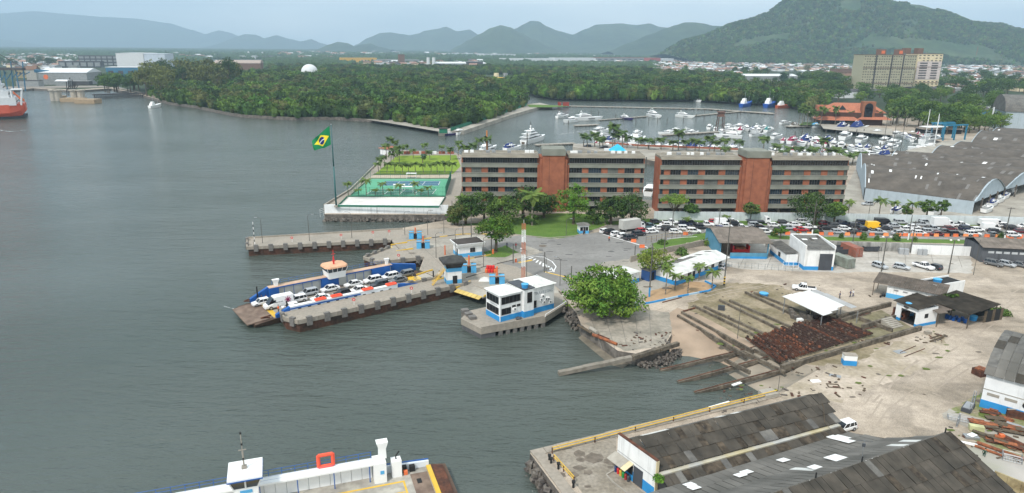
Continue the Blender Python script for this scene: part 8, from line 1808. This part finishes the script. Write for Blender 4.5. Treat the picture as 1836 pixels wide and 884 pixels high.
t=thing('big_hangar','tall barrel-roofed hangar at the right edge beyond the arched sheds','hangar',P(1797,236),R_(-20));q=MB();q.b2(0,60,0,30,0,14);obj('wall',q,shedw,t);q=MB();q.loft([[(x,15-15.6*math.cos(PI*i/12),14+11*math.sin(PI*i/12))for i in range(13)]for x in(-1,60)],closed=False);obj('roof',q,roof_grey,t)
# ================================================================== FAR BANK, PORT AND TOWN
fgrey=mat('far_grey',(.26,.27,.27),.9);fdark=mat('far_dark',(.07,.065,.065),.9);fwhite=mat('far_white',(.62,.63,.64),.8,var=.05);fcream=mat('far_cream',(.68,.57,.38),.9);fred=mat('far_red',(.36,.07,.05),.8);fblue=mat('far_blue',(.05,.16,.26),.8);fbrown=mat('far_brown',(.17,.10,.07),.9);fyel=mat('far_yellow',(.62,.36,.06),.8);olive=mat('olive_render',(.37,.345,.24),.9,var=.06)
def blk(name,lb,cat,x0,x1,yb,yt,dep,mw,mr=None,roof='flat',parts=(),group=None,rz=0.0,nwin=0):
 a,b=P(x0,yb),P(x1,yb);w=dist(a,b);h=HZ((a+b)/2,yt);t=thing(name,lb,cat,a,ang(a,b)+rz,group);q=MB();rh=h*.25 if roof!='flat' else.0;q.b2(0,w,0,dep,0,h-rh);obj('wall',q,mw,t)
 q=MB()
 if roof=='flat':q.b2(-.3,w+.3,-.3,dep+.3,h+.01,h+.6)
 elif roof=='gable':q.loft([[(x,-.6,h-rh),(x,dep/2,h),(x,dep+.6,h-rh)]for x in(-.6,w+.6)])
 else:q.loft([[(x,dep/2-(dep/2+.5)*math.cos(PI*i/8),h-rh+rh*math.sin(PI*i/8))for i in range(9)]for x in(-.6,w+.6)])
 obj('roof',q,mr or mw,t)
 for i in range(nwin):q=MB();q.b2(w*(i+.25)/nwin,w*(i+.75)/nwin,-.25,-.02,(h-rh)*.45,(h-rh)*.72);obj('window',q,fdark,t)
 return t,w,h
B=[('warehouse','huge plain white storage building on the left bank','building',213,262,137,96,90,fwhite,None,'flat',0),('warehouse','pale blue-white side block of the huge storage building','building',263,300,137,97,60,mat('far_bluewhite',(.5,.55,.62),.8),None,'flat',0),('warehouse','low warehouse with pale roof before the white storage building','building',192,262,142,121,30,fblue,fwhite,'flat',4),
('warehouse','long grey terminal shed with an orange round sign','building',72,158,152,123,50,fgrey,fwhite,'gable',0),('port_shed','small white roofed shed on the terminal quay','shed',100,122,154,143,14,fgrey,fwhite,'gable',0),('port_shed','dark low shed along the terminal quay','shed',120,160,153,146,12,fdark,fgrey,'flat',0),('port_shed','grey low shed left on the terminal quay','shed',30,70,156,145,14,fgrey,fdark,'flat',0),('tower_house','beige transfer tower on legs at the left of the terminal','tower',49,67,146,118,14,mat('far_beige',(.36,.34,.31),.9),fbrown,'gable',0),('tower_house','grey transfer tower above the blue conveyor','tower',126,141,141,118,14,fgrey,None,'flat',0),('old_house','yellowish old building left of the beige tower','building',28,48,140,120,16,mat('far_ochre',(.3,.25,.15),.9),fbrown,'gable',3),
('warehouse','arched pinkish warehouse roof above the mangrove','building',386,468,130,108,60,fbrown,mat('far_pink',(.36,.29,.25),.9),'arc',0),('warehouse','white low building group left of the white dome','building',424,492,141,127,30,fwhite,fgrey,'arc',8),('warehouse','small white arched roof before the dome','building',478,505,143,134,16,fwhite,None,'arc',0),('factory','long yellow factory roof in the middle distance','factory',612,676,112,104,40,fyel,None,'flat',0),('factory','pale factory hall right of the yellow roof','factory',680,752,114,107,40,fgrey,None,'flat',5),('factory','low white hall left of the silos','factory',603,650,123,117,25,fgrey,None,'gable',0),('factory','brownish process tower of the distant factory','tower',716,726,119,98,20,fbrown,None,'flat',0),('factory','grey hall with white roof right of the silos','factory',782,836,122,111,30,fgrey,fwhite,'gable',5),('factory','dark hall at the right end of the distant factory','factory',836,866,121,111,30,fdark,fgrey,'flat',0),
('depot','long white depot roof on the plain, left part','warehouse',905,990,110,105,60,fwhite,None,'flat',0),('depot','long white depot on the plain, middle part','warehouse',995,1068,110,104,60,fwhite,None,'flat',0),('depot','red and grey depot on the plain','warehouse',1070,1165,110,104,60,fgrey,fred,'flat',9),('depot','bright red depot block on the plain','warehouse',1166,1184,111,104,50,fred,None,'flat',0),('depot','white depot at the right of the red block','warehouse',1186,1208,111,105,50,fwhite,None,'flat',0),('depot','far white sheds at the horizon, left','warehouse',800,868,101,96,80,fwhite,None,'flat',0),('depot','far white sheds at the horizon, right','warehouse',868,925,103,97,80,fwhite,None,'flat',0),('depot','far white sheds under the middle hills','warehouse',1062,1105,97,92,60,fwhite,None,'flat',0),
('boatyard_house','brown riverside building with two pale towers','building',888,921,150,140,20,fbrown,fyel,'flat',4),('house','white house standing alone in the far mangrove','building',1040,1062,137,131,14,fwhite,None,'flat',3),('hangar','white ridged industrial hangar behind the second mangrove','hangar',1337,1429,147,133,34,fgrey,fwhite,'gable',0),('office_block','red white and blue striped block below the hill','building',1411,1433,110,96,30,fred,None,'flat',0),('office_block','wide cream office block below the hill','building',1434,1476,114,101,30,fcream,None,'flat',8),('long_hall','long red roofed hall in the town left of the striped block','building',1335,1385,110,104,40,fred,None,'gable',0),('school','white flats with brown roofs left of the tall tower blocks','building',1508,1540,151,132,20,fwhite,fbrown,'gable',6),('school','brown-roofed slab behind the white flats','building',1497,1542,139,124,20,fbrown,None,'flat',0),('warehouse','white walled building with dark roof left of the tower foot','building',1503,1536,176,160,22,fwhite,fdark,'gable',0),('warehouse','dark roofed low building at the tower foot','building',1538,1580,171,160,22,fdark,None,'gable',0),('house','yellow walled house before the tower blocks','house',1620,1640,176,164,14,fcream,fbrown,'gable',1),('warehouse','long dark roof right of the tower foot','building',1640,1712,167,156,24,fbrown,fdark,'gable',0),
('house','row of grey roofs among the trees on the right','house',1768,1816,155,146,18,fgrey,None,'gable',3),('house','dark roofed house with blue front in the right trees','house',1749,1776,212,192,18,fblue,fdark,'gable',2),('house','white house between the trees near the tall mast','house',1772,1788,197,184,14,fwhite,None,'flat',1),('house','white house at the right edge above the hangar','house',1806,1850,192,172,22,fwhite,fgrey,'gable',3),('house','brown roofed house right of the blue-fronted one','house',1786,1815,211,198,18,fbrown,None,'gable',0),('house','orange roof house in the town on the right','house',1766,1784,160,152,14,tile,None,'gable',0),('house','brown tiled houses right of the long dark roof','house',1735,1765,162,152,16,fbrown,tile,'gable',2)]
for nm,lb,cat,x0,x1,yb,yt,dep,mw,mr,rf,nw in B:blk(nm,lb,cat,x0,x1,yb,yt,dep,mw,mr,rf,nwin=nw)
# racks, conveyor, towers of the terminal
for lb,x0,x1,yb,yt,k,r in(('open dark frame store with pale panels, left part',106,182,121,110,6,1),('open dark frame store with pale panels, right part',143,214,118,100,7,3)):
 t,w,h=blk('frame_store',lb,'building',x0,x1,yb,yt,30,fdark)
 for i in range(k):
  for j in range(r):q=MB();q.b2(w*(i+.12)/k,w*(i+.88)/k,-1.2,-.2,h*(j+.18)/r,h*(j+.82)/r);obj('panel',q,fgrey,t)
t=thing('conveyor','blue sloping conveyor gallery over the terminal shed','conveyor',P(68,152));a,b=Vector((0,0,HZ(P(68,152),127))),P(131,150)-P(68,152);b.z=HZ(P(131,150),132);q=MB();q.loft([[p+Vector((0,-3,-2)),p+Vector((0,3,-2)),p+Vector((0,3,2)),p+Vector((0,-3,2))]for p in(a,b)]);obj('gallery',q,fblue,t)
for f in(.38,.5,.95):p=a.lerp(b,f);q=MB();q.tube((p.x-3,p.y,0),(p.x-1,p.y,p.z-2),.6,n=4);q.tube((p.x+3,p.y,0),(p.x+1,p.y,p.z-2),.6,n=4);obj('trestle',q,fblue,t)
o=P(86,152.5);z=HZ(o,138);q=MB();q.tube((0,0,0),(0,-.4,0),3.2,n=14);s=obj('round_sign',q,orange,None,(o.x,o.y-1.2,z));tag(s,'orange round sign on the long grey terminal shed','sign')
t=thing('ship_loader','blue steel ship loader behind the red ship','crane',P(14,163))
for i in range(6):q=MB();x=-14+i*7;q.tube((x,0,0),(x+3*(i%2),0,26+8*(i%2)),.8,n=4);q.tube((x,0,8+i*2),(x+8,2,22),.5,n=4);obj('frame_leg',q,fblue,t)
q=MB();q.b2(-20,24,-3,3,24,27);q.tube((-20,0,27),(-5,0,44),.6,n=4);q.tube((24,0,27),(-5,0,44),.4,n=4);obj('boom',q,fdark,t)
for x,yb,yt,lb,m_ in((302,128,90,'dark slanting crane boom over the white storage building',fdark),(1747,118,83,'tall red and white antenna mast in the town',fred),(1322,82,33,'thin mast on the shoulder of the big hill',fgrey),(1774,235,192,'tall white light mast beyond the arched sheds',fwhite),(1612,180,160,'grey pole before the tower blocks',fgrey),(768,122,103,'left pale silo of the distant factory',fwhite),(778,122,103,'right pale silo of the distant factory',fwhite),(890,148,131,'left pale tower of the riverside building',fcream),(906,147,131,'right pale tower of the riverside building',fgrey),(446,100,92,'left small white tower on the plain',fwhite),(471,100,93,'right small white tower on the plain',fwhite)):
 if yt==33:continue
 r_=5 if 'silo' in lb or 'pale tower' in lb else(6 if 'small white' in lb else.6);post('tower',lb,P(x,yb),yt,r_,m_,'tower')
q=MB();r_=dist(P(541,142),P(572,142))/2;q.lathe([(r_*math.cos(PI*i/16-.5),r_*.75+r_*math.sin(PI*i/16-.5))for i in range(0,11)],n=20);o=obj('dome',q,fwhite,None,P(556,142),smooth=True);tag(o,'white spherical dome rising above the mangrove','dome')
# dolphins, trestle and quay at the left
def P2(x,y):return W_(x,y)
t=thing('mooring_platform','ochre mooring platform with pale dolphins off the left bank','pier',P2(128,184));o=t.location
for x0,x1,y_,z in((97,112,180,2),(112,150,182,1),(138,176,185,1.5)):
 a=P2(x0,y_)-o;b=P2(x1,y_)-o;q=MB();q.b2(a.x,b.x,a.y-4,a.y+9,0,2.5+z);obj('deck',q,mat('ochre_deck',(.34,.25,.16),.9),t)
for x in(98,106,135,147):a=P2(x,181)-o;q=MB();q.lathe([(3.4,0),(3.4,10),(4.4,10.2),(4.4,11.5)],(a.x,a.y,0),10);obj('dolphin',q,mat('dolphin',(.36,.33,.28),.9),t)
for i in range(5):a=P2(121+i*3.5,177)-o;q=MB();q.tube((a.x,a.y,3),(a.x+2,a.y,22-2*abs(i-2)),.5,n=4);q.tube((a.x,a.y,8),(a.x+6,a.y,15),.4,n=4);obj('gantry',q,fdark,t)
t=thing('trestle_bridge','low trestle bridge from the dolphins to the left bank','bridge',P2(168,178));o=t.location;e=P2(262,174)-o;q=MB();q.box((e.x/2,e.y/2,4.6),(e.length,5,1.2),ang((0,0),e));obj('deck',q,fdark,t)
for i in range(24):p=e*((i+.5)/24);q=MB();q.tube((p.x,p.y-2,-1),(p.x+1.5,p.y-2,4),.45,n=4);q.tube((p.x+3,p.y-2,-1),(p.x+1.5,p.y-2,4),.45,n=4);obj('bent',q,fdark,t)
q=MB();q.prism([W_(-100,167),W_(60,162),W_(200,160),W_(262,172),P(262,168),P(200,154),P(60,155),P(-100,158)],-1,.5);struct('port_quay',q,mat('port_ground',(.24,.21,.18),.9,var=.15))
q=MB();q.prism([W_(256,173),W_(306,187),W_(309,186),W_(258,171)],-3,1.5);struct('revetment',q,mat('revet',(.2,.17,.14),.9))
# ship at the left edge
s0=W_(50,209);a_=ang(W_(50,209),W_(-90,214));t=thing('cargo_ship','white-decked ship with orange-red hull leaving at the left edge','ship',(s0 .x,s0 .y,-2.3),a_)
sc=dist(W_(0,210),W_(52,210));rr_=[]
for x,w,z0,z1 in((0,9,5,11),(3,12,2,11),(10,14,.3,10.5),(40,15,-.5,10),(110,15,-.5,10)):rr_.append([(x,-w*.8,z0),(x,w*.8,z0),(x,w,z0+4),(x,w,z1),(x,-w,z1),(x,-w,z0+4)])
q=MB();q.loft(rr_);obj('hull',q,mat('hull_redorange',(.58,.10,.05),.5,var=.08),t);q=MB();q.b2(.6,110,-14.9,14.9,-.3,1.6);obj('waterline',q,black,t)
for x0,x1,w,z0,z1 in((5,40,14,10,16),(9,36,12.5,16,21),(12,34,11,21,26),(14,31,12.5,26,30)):q=MB();q.b2(x0,x1,-w,w,z0+.02,z1);obj('deckhouse',q,fwhite,t);q=MB();q.b2(x0-.15,x0-.02,-w+1,w-1,z0+2,z0+3.2);obj('window_band',q,bglass,t)
q=MB();q.b2(16,22,-3,3,30.02,37);obj('funnel',q,black,t);q=MB();q.tube((26,0,30),(26,0,46),.8,.4,6);q.box((26,0,40),(1,9,.8));obj('mast',q,fwhite,t);q=MB();q.path([(2,8,10),(0,8,22),(7,8,22),(7,8,10)],.6,4);q.path([(2,13,10),(0,13,22),(7,13,22),(7,13,10)],.6,4);obj('boat_davit',q,fwhite,t);q=MB();q.loft([[(x,10.5-w,z),(x,10.5+w,z),(x,10.5+w,z+2),(x,10.5-w,z+2)]for x,w,z in((-.5,.6,12.5),(2,1.8,14),(6,1.2,19))]);obj('lifeboat',q,orange,t)
# tall apartment blocks
def tower(lb,x0,x1,yb,yt,dep,m_,nfl,nw,dz=0):
 t,w,h=blk('apartment_tower',lb,'building',x0,x1,yb,yt,dep,m_,fbrown)
 me={}
 for k in range(nfl):
  z=h*(k+.5)/nfl;q=MB()
  for i in range(nw):
   if(i*7+k)%11==0:continue
   x=w*(i+.5)/nw;q.b2(x-w/nw*.24,x+w/nw*.24,-.25,-.02,z-.7,z+.5)
  obj('window_row',q,fdark,t,kind='stuff')
  if k in(3,9):q=MB();q.b2(-.2,w+.2,-.5,-.01,h*k/nfl-.2,h*k/nfl+.4);obj('band',q,fbrown,t)
 return t,w,h
t,w,h=tower('tall olive slab block with dark window rows before the hill',1541,1634,163,99,24,olive,14,22)
for f in(.22,.52,.74):q=MB();q.b2(w*f,w*f+1.6,-.8,-.01,0,h);obj('painted_recess',q,fdark,t)  # dark strips proud of the front, painted as the shade of recesses
for i,f in enumerate((.32,.66)):q=MB();q.b2(w*f,w*f+9,4,13,h+.6,h+8);obj('water_tank',q,fbrown,t);q=MB();q.b2(w*f+2,w*f+7,3.6,3.99,h+2,h+6);obj('orange_face',q,orange,t)
t,w,h=tower('tall cream and pinkish block joined to the olive slab',1636,1680,162,97,26,fcream,14,6)
q=MB();q.b2(.5,w-.5,-.32,-.26+.03,h*.3,h*.8);obj('pink_facade',q,mat('far_pinkwhite',(.56,.48,.45),.9),t)
for k in range(7):q=MB();q.b2(w*.12,w*.42,-.7,-.4,h*(.33+.068*k),h*(.33+.068*k)+1.5);q.b2(w*.6,w*.85,-.7,-.4,h*(.33+.068*k),h*(.33+.068*k)+1.5);obj('window_row',q,fdark,t)
for f in(-.45,.05):q=MB();q.b2(w*f,w*f+8,4,13,h+.62,h+8);obj('water_tank',q,fbrown,t)
# town houses: 300 individual, the rest joined
rh=random.Random(77);HM=[]
ft_=mat('far_tile',(.33,.19,.14),.9)
for rf,wl in((ft_,fwhite),(fbrown,fcream),(fgrey,fwhite),(fwhite,fgrey),(fwhite,fwhite),(fdark,fwhite),(ft_,fcream),(fgrey,fcream)):
 q=MB();q.b2(-4,4,-5,5,0,4.5);q.loft([[(x,-5.6,4.4),(x,0,6.2),(x,5.6,4.4)]for x in(-4.5,4.5)],1);me=q.data('town_house');me.materials.append(wl);me.materials.append(rf);HM.append((q,me))
reg=[((1180,1836),(99,133),1500,1.0),((1300,1480),(84,110),330,1.0),((1690,1836),(104,150),500,1.0),((1440,1545),(112,134),110,1.0),((1700,1836),(140,165),70,1.0),((12,150),(97,118),320,1.3),((1060,1330),(95,103),260,1.5),((500,1060),(95,101),160,2.2),((640,870),(112,122),60,1.6),((300,600),(95,106),70,1.6),((1060,1330),(104,128),320,1.1),((1180,1540),(110,136),420,1.0),((20,110),(116,126),40,1.1)]
spots=[]
def hill_pt(px,py):
 """where the ray through (px, py) meets the big hill or the plain"""
 d=(fw*F_+cr*(px-918)+cu*(442-py));p=P(px,py)if d.z<-2 else None
 return p
V_=[[(v[0],v[1],v[2],*px_of(v[0],v[1],v[2]))for v in r_]for r_ in V_]
for(xa,xb),(ya,yb_),n,s in reg:
 for _ in range(n):
  x,y=rh.uniform(xa,xb),rh.uniform(ya,yb_)
  if inpoly(x,y,[(1530,90),(1690,90),(1690,168),(1530,168)])or inpoly(x,y,[(1330,128),(1435,128),(1435,150),(1330,150)]):continue
  if(xa,xb)==(1310,1480)and y<106:
  # climb the hill slope: search along the ray for the terrain height
   d=(fw*F_+cr*(x-918)+cu*(442-y));best=None
   for i_ in range(0,26):
    for j_ in range(0,130,1):
     v=V_[i_][j_];e_=abs(v[3]-x)+2.5*abs(v[4]-y)
     if best is None or e_<best[0]:best=(e_,v)
   v=best[1]if best and best[0]<12 else None
   if v is None or v[2]>150:continue
   spots.append((Vector((v[0]+rh.uniform(-9,9),v[1]+rh.uniform(-14,5),v[2]-1)),s));continue
  spots.append((P(x,y),s))
spots.sort(key=lambda k:k[0].y)
far_q=MB()
for i,(p,s)in enumerate(spots):
 q,me=rh.choice(HM);a_=rh.choice([0,.3,-.4,1.57,1.2]);s2=s*rh.uniform(.8,1.5)
 if i<300:o=obj('town_house',me,None,None,p);o.scale=(s2*1.3,s2,s2);o.rotation_euler.z=a_;tag(o,'small low house in the distant town below the hills','house','houses of the distant town')
 else:
  b_=len(far_q.v);c,s_=math.cos(a_),math.sin(a_);mi=HM.index((q,me));far_q.v+=[(p.x+s2*(1.3*x*c-y*s_),p.y+s2*(1.3*x*s_+y*c),p.z+z*s2)for x,y,z in q.v];far_q.f+=[tuple(b_+k for k in f)for f in q.f];far_q.m+=[2*mi+k for k in q.m]
mm=[]
for q,me in HM:mm+=[me.materials[0],me.materials[1]]
obj('distant_town',far_q,mm,kind='stuff')
# single trees: right bank behind the restaurant, town, left bank
tp=[]
for i,m_ in enumerate((lf_dark,lf_mid,lf_light,lf_olive)):
 rn=random.Random(400+i);t=thing('tree','tree','tree',(0,-600,0));cs=crown_clumps(rn,4.6,3.4,26,6.2);obj('trunk',trunk_mb(rn,9,.3,cs,5),bark,t);obj('crown',crown_mb(rn,cs,1.7,46,.42,.6),m_,t);tp.append(register(t))
tused=set();RT=[(1480+rh.random()*310,168+rh.random()*70)for _ in range(150)]
def ft(p,s,lb,g,k):
 pr=tp[k]
 if pr.name in tused:o=dup(pr,p,rh.random()*6,lb,s,g)
 else:tused.add(pr.name);o=pr;o.location=p;o.scale=(s,)*3;o['label']=lb;o['group']=g
 return o
RT2=[]
for x,y in sorted(RT):
 if y>168+(x-1480)*.26+24 or(x<1600 and y>206)or(1620<x<1690 and y>226)or y<166:continue
 if inpoly(x,y,[(1455,190),(1600,190),(1600,245),(1455,245)]):continue
 RT2 .append((x,y))
for i,(x,y)in enumerate(RT2):ft(P(x,y+4),rh.uniform(1.2,1.9),nth(i,len(RT2))+' broad tree of the woods behind the restaurant and boat sheds','trees behind the marina',rh.choice([0,0,1,1,2]))
for i,x in enumerate(range(1665,1800,9)):ft(P(x,233+(i%3)*3),rh.uniform(1.0,1.5),nth(i,15)+' light leafy tree of the row edging the boat yard','trees edging the boat yard',rh.choice([1,2,2]))
for i,x in enumerate(sorted(rh.uniform(1690,1836)for _ in range(46))):ft(P(x,rh.uniform(142,172)),rh.uniform(1.2,2.2),nth(i,46)+' tree standing among the right-hand town roofs','trees in the town',rh.choice([0,1]))
for i,x in enumerate(sorted(rh.uniform(1440,1545)for _ in range(34))):ft(P(x,rh.uniform(126,170)),rh.uniform(1.3,2.3),nth(i,34)+' tree between the mangrove and the tall tower blocks','trees by the tower blocks',rh.choice([0,1,3]))
for i,x in enumerate(sorted(rh.uniform(168,250)for _ in range(16))):ft(P(x,rh.uniform(160,167)),rh.uniform(1.6,2.4),nth(i,16)+' rounded tree on the left bank beside the terminal','trees beside the terminal',rh.choice([0,1]))
for i,x in enumerate(sorted(rh.uniform(262,420)for _ in range(30))):
 o=ft(P(x,rh.uniform(150,176 if x<320 else 165)),rh.uniform(2.0,2.9),nth(i,30)+' tall feathery tree of the grove on the left bank','tall grove on the left bank',rh.choice([0,3,3]));o.scale.z*=1.35
for i,x in enumerate(sorted(rh.uniform(0,100)for _ in range(18))):ft(P(x,rh.uniform(112,122)),rh.uniform(1.5,2.4),nth(i,18)+' dark tree behind the terminal sheds','trees behind the terminal',0)
# ================================================================== PEOPLE
skin=mat('skin',(.32,.18,.12),.7);hair=mat('hair',(.02,.015,.012),.9)
def person(lb,p,rz,shirt,trousers,step=.18,crouch=False,arm=.15):
 t=thing('person',lb,'person',p,rz);k=.55 if crouch else 1.0
 hip_z=.92*k;V_p=[(0,0,hip_z),(0,0,hip_z+.28),(0,0,hip_z+.5),(0,0,hip_z+.62),(0,0,hip_z+.76)];E_=[(0,1),(1,2),(2,3),(3,4)];Rr=[.13,.125,.13,.06,.1]
 for s in(-1,1):
  n=len(V_p);fwd=s*step;V_p+=[(fwd*.3+(.3 if crouch else 0),s*.10,hip_z*.52+(.12 if crouch else 0)),(fwd*.8,s*.1,.09),(fwd*.8+.15,s*.1,.05),(0,s*.2,hip_z+.47),(-fwd*.5,s*.26,hip_z+.22),(-fwd+arm,s*.24,hip_z-.02),(-fwd+arm+.05,s*.24,hip_z-.12)]
  E_+=[(0,n),(n,n+1),(n+1,n+2),(2,n+3),(n+3,n+4),(n+4,n+5),(n+5,n+6)];Rr+=[.075,.05,.045,.06,.045,.035,.04]
 me=bpy.data.meshes.new('body');me.from_pydata(V_p,E_,[]);o=bpy.data.objects.new('body',me);COL.objects.link(o);md=o.modifiers.new('skin','SKIN')
 for v,r_ in zip(me.skin_vertices[0].data,Rr):v.radius=(r_,r_)
 me.skin_vertices[0].data[0].use_root=True;o.modifiers.new('sub','SUBSURF').levels=1;o.modifiers['sub'].render_levels=1
 bpy.context.view_layer.update();m2=bpy.data.meshes.new_from_object(o.evaluated_get(bpy.context.evaluated_depsgraph_get()));bpy.data.objects.remove(o);m2 .name='body'
 for q_ in(shirt,trousers,skin,black):m2 .materials.append(q_)
 for f in m2 .polygons:z=f.center.z;f.material_index=3 if z<.1 else(1 if z<hip_z+.02 and abs(f.center.y)<.19 else(2 if z>hip_z+.56 or(z<hip_z+.1 and abs(f.center.y)>=.19)else 0));f.use_smooth=True
 b=bpy.data.objects.new('body',m2);COL.objects.link(b);b.parent=t
 q=MB();q.lathe([(.1,hip_z+.78),(.115,hip_z+.84),(.05,hip_z+.92)],n=8);obj('hair',q,hair,t);q=MB()
 for s in(-1,1):
  for j in range(5):q.tube((-s*step+arm+.05+.02*j,s*.24,hip_z-.14),(-s*step+arm+.06+.02*j,s*.24,hip_z-.21+.01*j),.009,n=3)
 obj('fingers',q,skin,t);return t
sh_o=mat('shirt_orange',(.75,.15,.04),.8);sh_w=mat('shirt_white',(.6,.6,.6),.8);sh_n=mat('shirt_navy',(.02,.03,.10),.8);tr_d=mat('trousers_dark',(.02,.02,.03),.9);sh_g=mat('overall_green',(.02,.06,.04),.9)
person('person in orange shirt walking on the plaza near the truck',P(1092,433),1.9,sh_o,tr_d);person('person in dark clothes walking alone on the pale path by the tin shelter',P(1505,536),2.8,sh_n,tr_d);person('left person of the two walking side by side in the yard',P(1524,533),2.9,sh_n,tr_d);person('right person of the two walking side by side, in a pale shirt',P(1529,532),2.9,sh_w,sh_n);person('guard in dark clothes standing before the kiosk door',P(1046,421),-1.6,sh_n,tr_d,0);person('crouching person in dark green overalls beside the rusty girders',P(1764,819),1.0,sh_g,sh_g,.1,True,.3)
for x,y,lb,c in((909,445,'person walking under the shade tree, left of the pair',sh_n),(925,446,'person walking beside the dark pole near the shade tree',redp)):person(lb,P(x,y),1.0,c,tr_d)
for i,(x,y,c,w_)in enumerate(((5.0,11.2,sh_n,'in navy at the far rail'),(5.8,10.6,sh_o,'in orange by the far rail'),(6.2,2.0,sh_w,'in white beside the near bow post'),(7.0,1.6,sh_n,'in dark clothes beside the motorbikes'),(6.0,2.9,sh_o,'in orange before the van'),(46,3.2,sh_w,'in white at the stern ramp'),(47,2.6,sh_n,'in navy at the stern ramp'))):person('ferry passenger standing '+w_,ferry_pt(x,y),i,c,tr_d,.05)
def motorbike(lb,p,rz,c):
 t=thing('motorbike',lb,'motorbike',p,rz,None)
 for x in(-.65,.65):q=MB();q.tube((x,-.05,.31),(x,.05,.31),.31,n=12);obj('wheel',q,tyre,t)
 q=MB();q.path([(.65,0,.35),(.4,0,.85),(-.1,0,.6),(-.6,0,.4)],.06,5);q.box((.1,0,.8),(.5,.22,.25));obj('frame',q,c,t);q=MB();q.box((-.4,0,.82),(.7,.22,.1));q.tube((.42,-.33,1.0),(.42,.33,1.0),.025,n=4);q.box((0,0,.45),(.4,.25,.3));obj('seat',q,black,t)
for i in range(5):motorbike('%s motorbike of the row on the near side of the ferry bow'%nth(i,5),ferry_pt(7.6+i*.95,2.1),F1+1.3,(PAINT['black'],PAINT['red'],PAINT['navy'])[i%3])
motorbike('dark motorbike parked under the left brown roof',P(1582,533),.4,PAINT['black'])
# ================================================================== WEAR AND CLUTTER OF THE YARD
track=mat('wheel_track',(.335,.28,.225),.95,var=.1,vs=1.5);oil=mat('oil_stain',(.15,.125,.10),.9,var=.3,vs=1.2);pale=mat('dust_patch',(.47,.42,.36),.95,var=.08)
def ribbon(q,pts,w,z):
 P_=[P(*p)for p in pts];S_=[]
 for i in range(len(P_)-1):
  for k in range(6):S_.append(P_[i].lerp(P_[i+1],k/6))
 S_=[S_[0]]+[(S_[i-1]+S_[i]*2+S_[i+1])/4 for i in range(1,len(S_)-1)]+[S_[-1]]
 for off in(-.85,.85):
  for i in range(len(S_)-1):
   if random.random()<.25:continue
   d=(S_[i+1]-S_[i]).normalized();n=Vector((-d.y,d.x,0));a,b=S_[i]+n*off,S_[i+1]+n*off;r=w*random.uniform(.5,1.1);q.face([(a-n*r)[:2]+(z,),(b-n*r)[:2]+(z,),(b+n*r)[:2]+(z,),(a+n*r)[:2]+(z,)])
q=MB()
for i,t_ in enumerate((((1836,540),(1740,600),(1640,660),(1560,740)),((1836,520),(1700,596),(1600,670),(1540,760)),((1300,520),(1430,500),(1560,500),(1700,505),(1836,520)),((1300,530),(1400,512),(1580,510),(1720,530),(1800,560)),((1700,720),(1650,700),(1600,740),(1580,772)),((1180,560),(1260,530),(1330,512)),((1836,640),(1740,650),(1660,700)),((1836,500),(1600,495),(1400,492)))):ribbon(q,t_,.17,.014+i*.0012)
struct('wheel_tracks',q,track)
rg=random.Random(17)
def blobs(name,m,n,reg_,s0,s1,z):
 q=MB()
 for i in range(n):
  xa,xb,ya,yb=rg.choice(reg_);c=P(rg.uniform(xa,xb),rg.uniform(ya,yb));r=rg.uniform(s0,s1);k=11;ph=rg.random()*6;st=rg.uniform(.4,1)
  q.sheet([(c.x+r*math.cos(2*PI*j/k)*rg.uniform(.6,1.1),c.y+st*r*math.sin(2*PI*j/k)*rg.uniform(.6,1.1))for j in range(k)],z+i*.0003)
 struct(name,q,m)
blobs('dark_stains',oil,46,[(1320,1740,440,485),(1500,1830,600,740),(1100,1300,480,520),(720,1000,440,500),(1000,1100,800,880)],.3,1.5,.024)
blobs('weed_patches',mat('weeds',(.10,.13,.03),.95,var=.3,vs=4),60,[(1220,1480,520,640),(1480,1700,590,690),(1300,1420,690,712),(1700,1836,735,800)],.2,.9,.055)
q=MB();jm=mat('slab_joint',(.17,.155,.135),.95)
for i in range(9):line(q,P(1345+i*46,441+i*.6),P(1325+i*50,480),.1,.030)
for y in(449,459,470):line(q,P(1335,y-2),P(1742,y+6),.1,.031)
for i in range(7):line(q,P(722+i*30,440-i*3),P(760+i*36,482-i*2),.08,.022)
for i in range(5):line(q,P(1060+i*26,572-i*3),P(1080+i*22,628-i*3),.1,.045)
struct('slab_joints',q,jm)
q=MB()
for _ in range(260):
 xa,xb,ya,yb=rg.choice([(1230,1560,520,660),(1450,1600,560,620),(1395,1560,655,712),(1700,1836,735,830),(1380,1480,505,530),(1110,1210,595,628),(1290,1390,690,720),(1640,1700,600,615)]);c=P(rg.uniform(xa,xb),rg.uniform(ya,yb));s=rg.uniform(.1,.38)
 q.box((c.x,c.y,.06+s*.12),(s*rg.uniform(1,3.5),s,s*.4),rg.random()*3,rg.choice([0,0,1,3,3]))
obj('debris',q,[wood,rust,conc_light,rubble],kind='stuff')
q=MB();foam=mat('foam',(.62,.64,.62),.7)
for pts,w_ in((((400,549),(416,553),(432,566)),.16),(((930,246),(938,244)),.3),(((1002,241),(1030,237),(1062,233)),.9),(((-10,232),(20,236),(50,233)),.8)):
 P_=[W_(*p_)for p_ in pts]
 for i in range(len(P_)-1):
  for k in range(14):a=P_[i].lerp(P_[i+1],k/14)+Vector((rg.uniform(-1,1)*w_,rg.uniform(-1,1)*w_,0));b=a+(P_[i+1]-P_[i])*rg.uniform(.02,.07);line(q,a,b,w_*rg.uniform(.3,1.2),-2.29+k*.0004)
obj('foam',q,foam,kind='stuff')
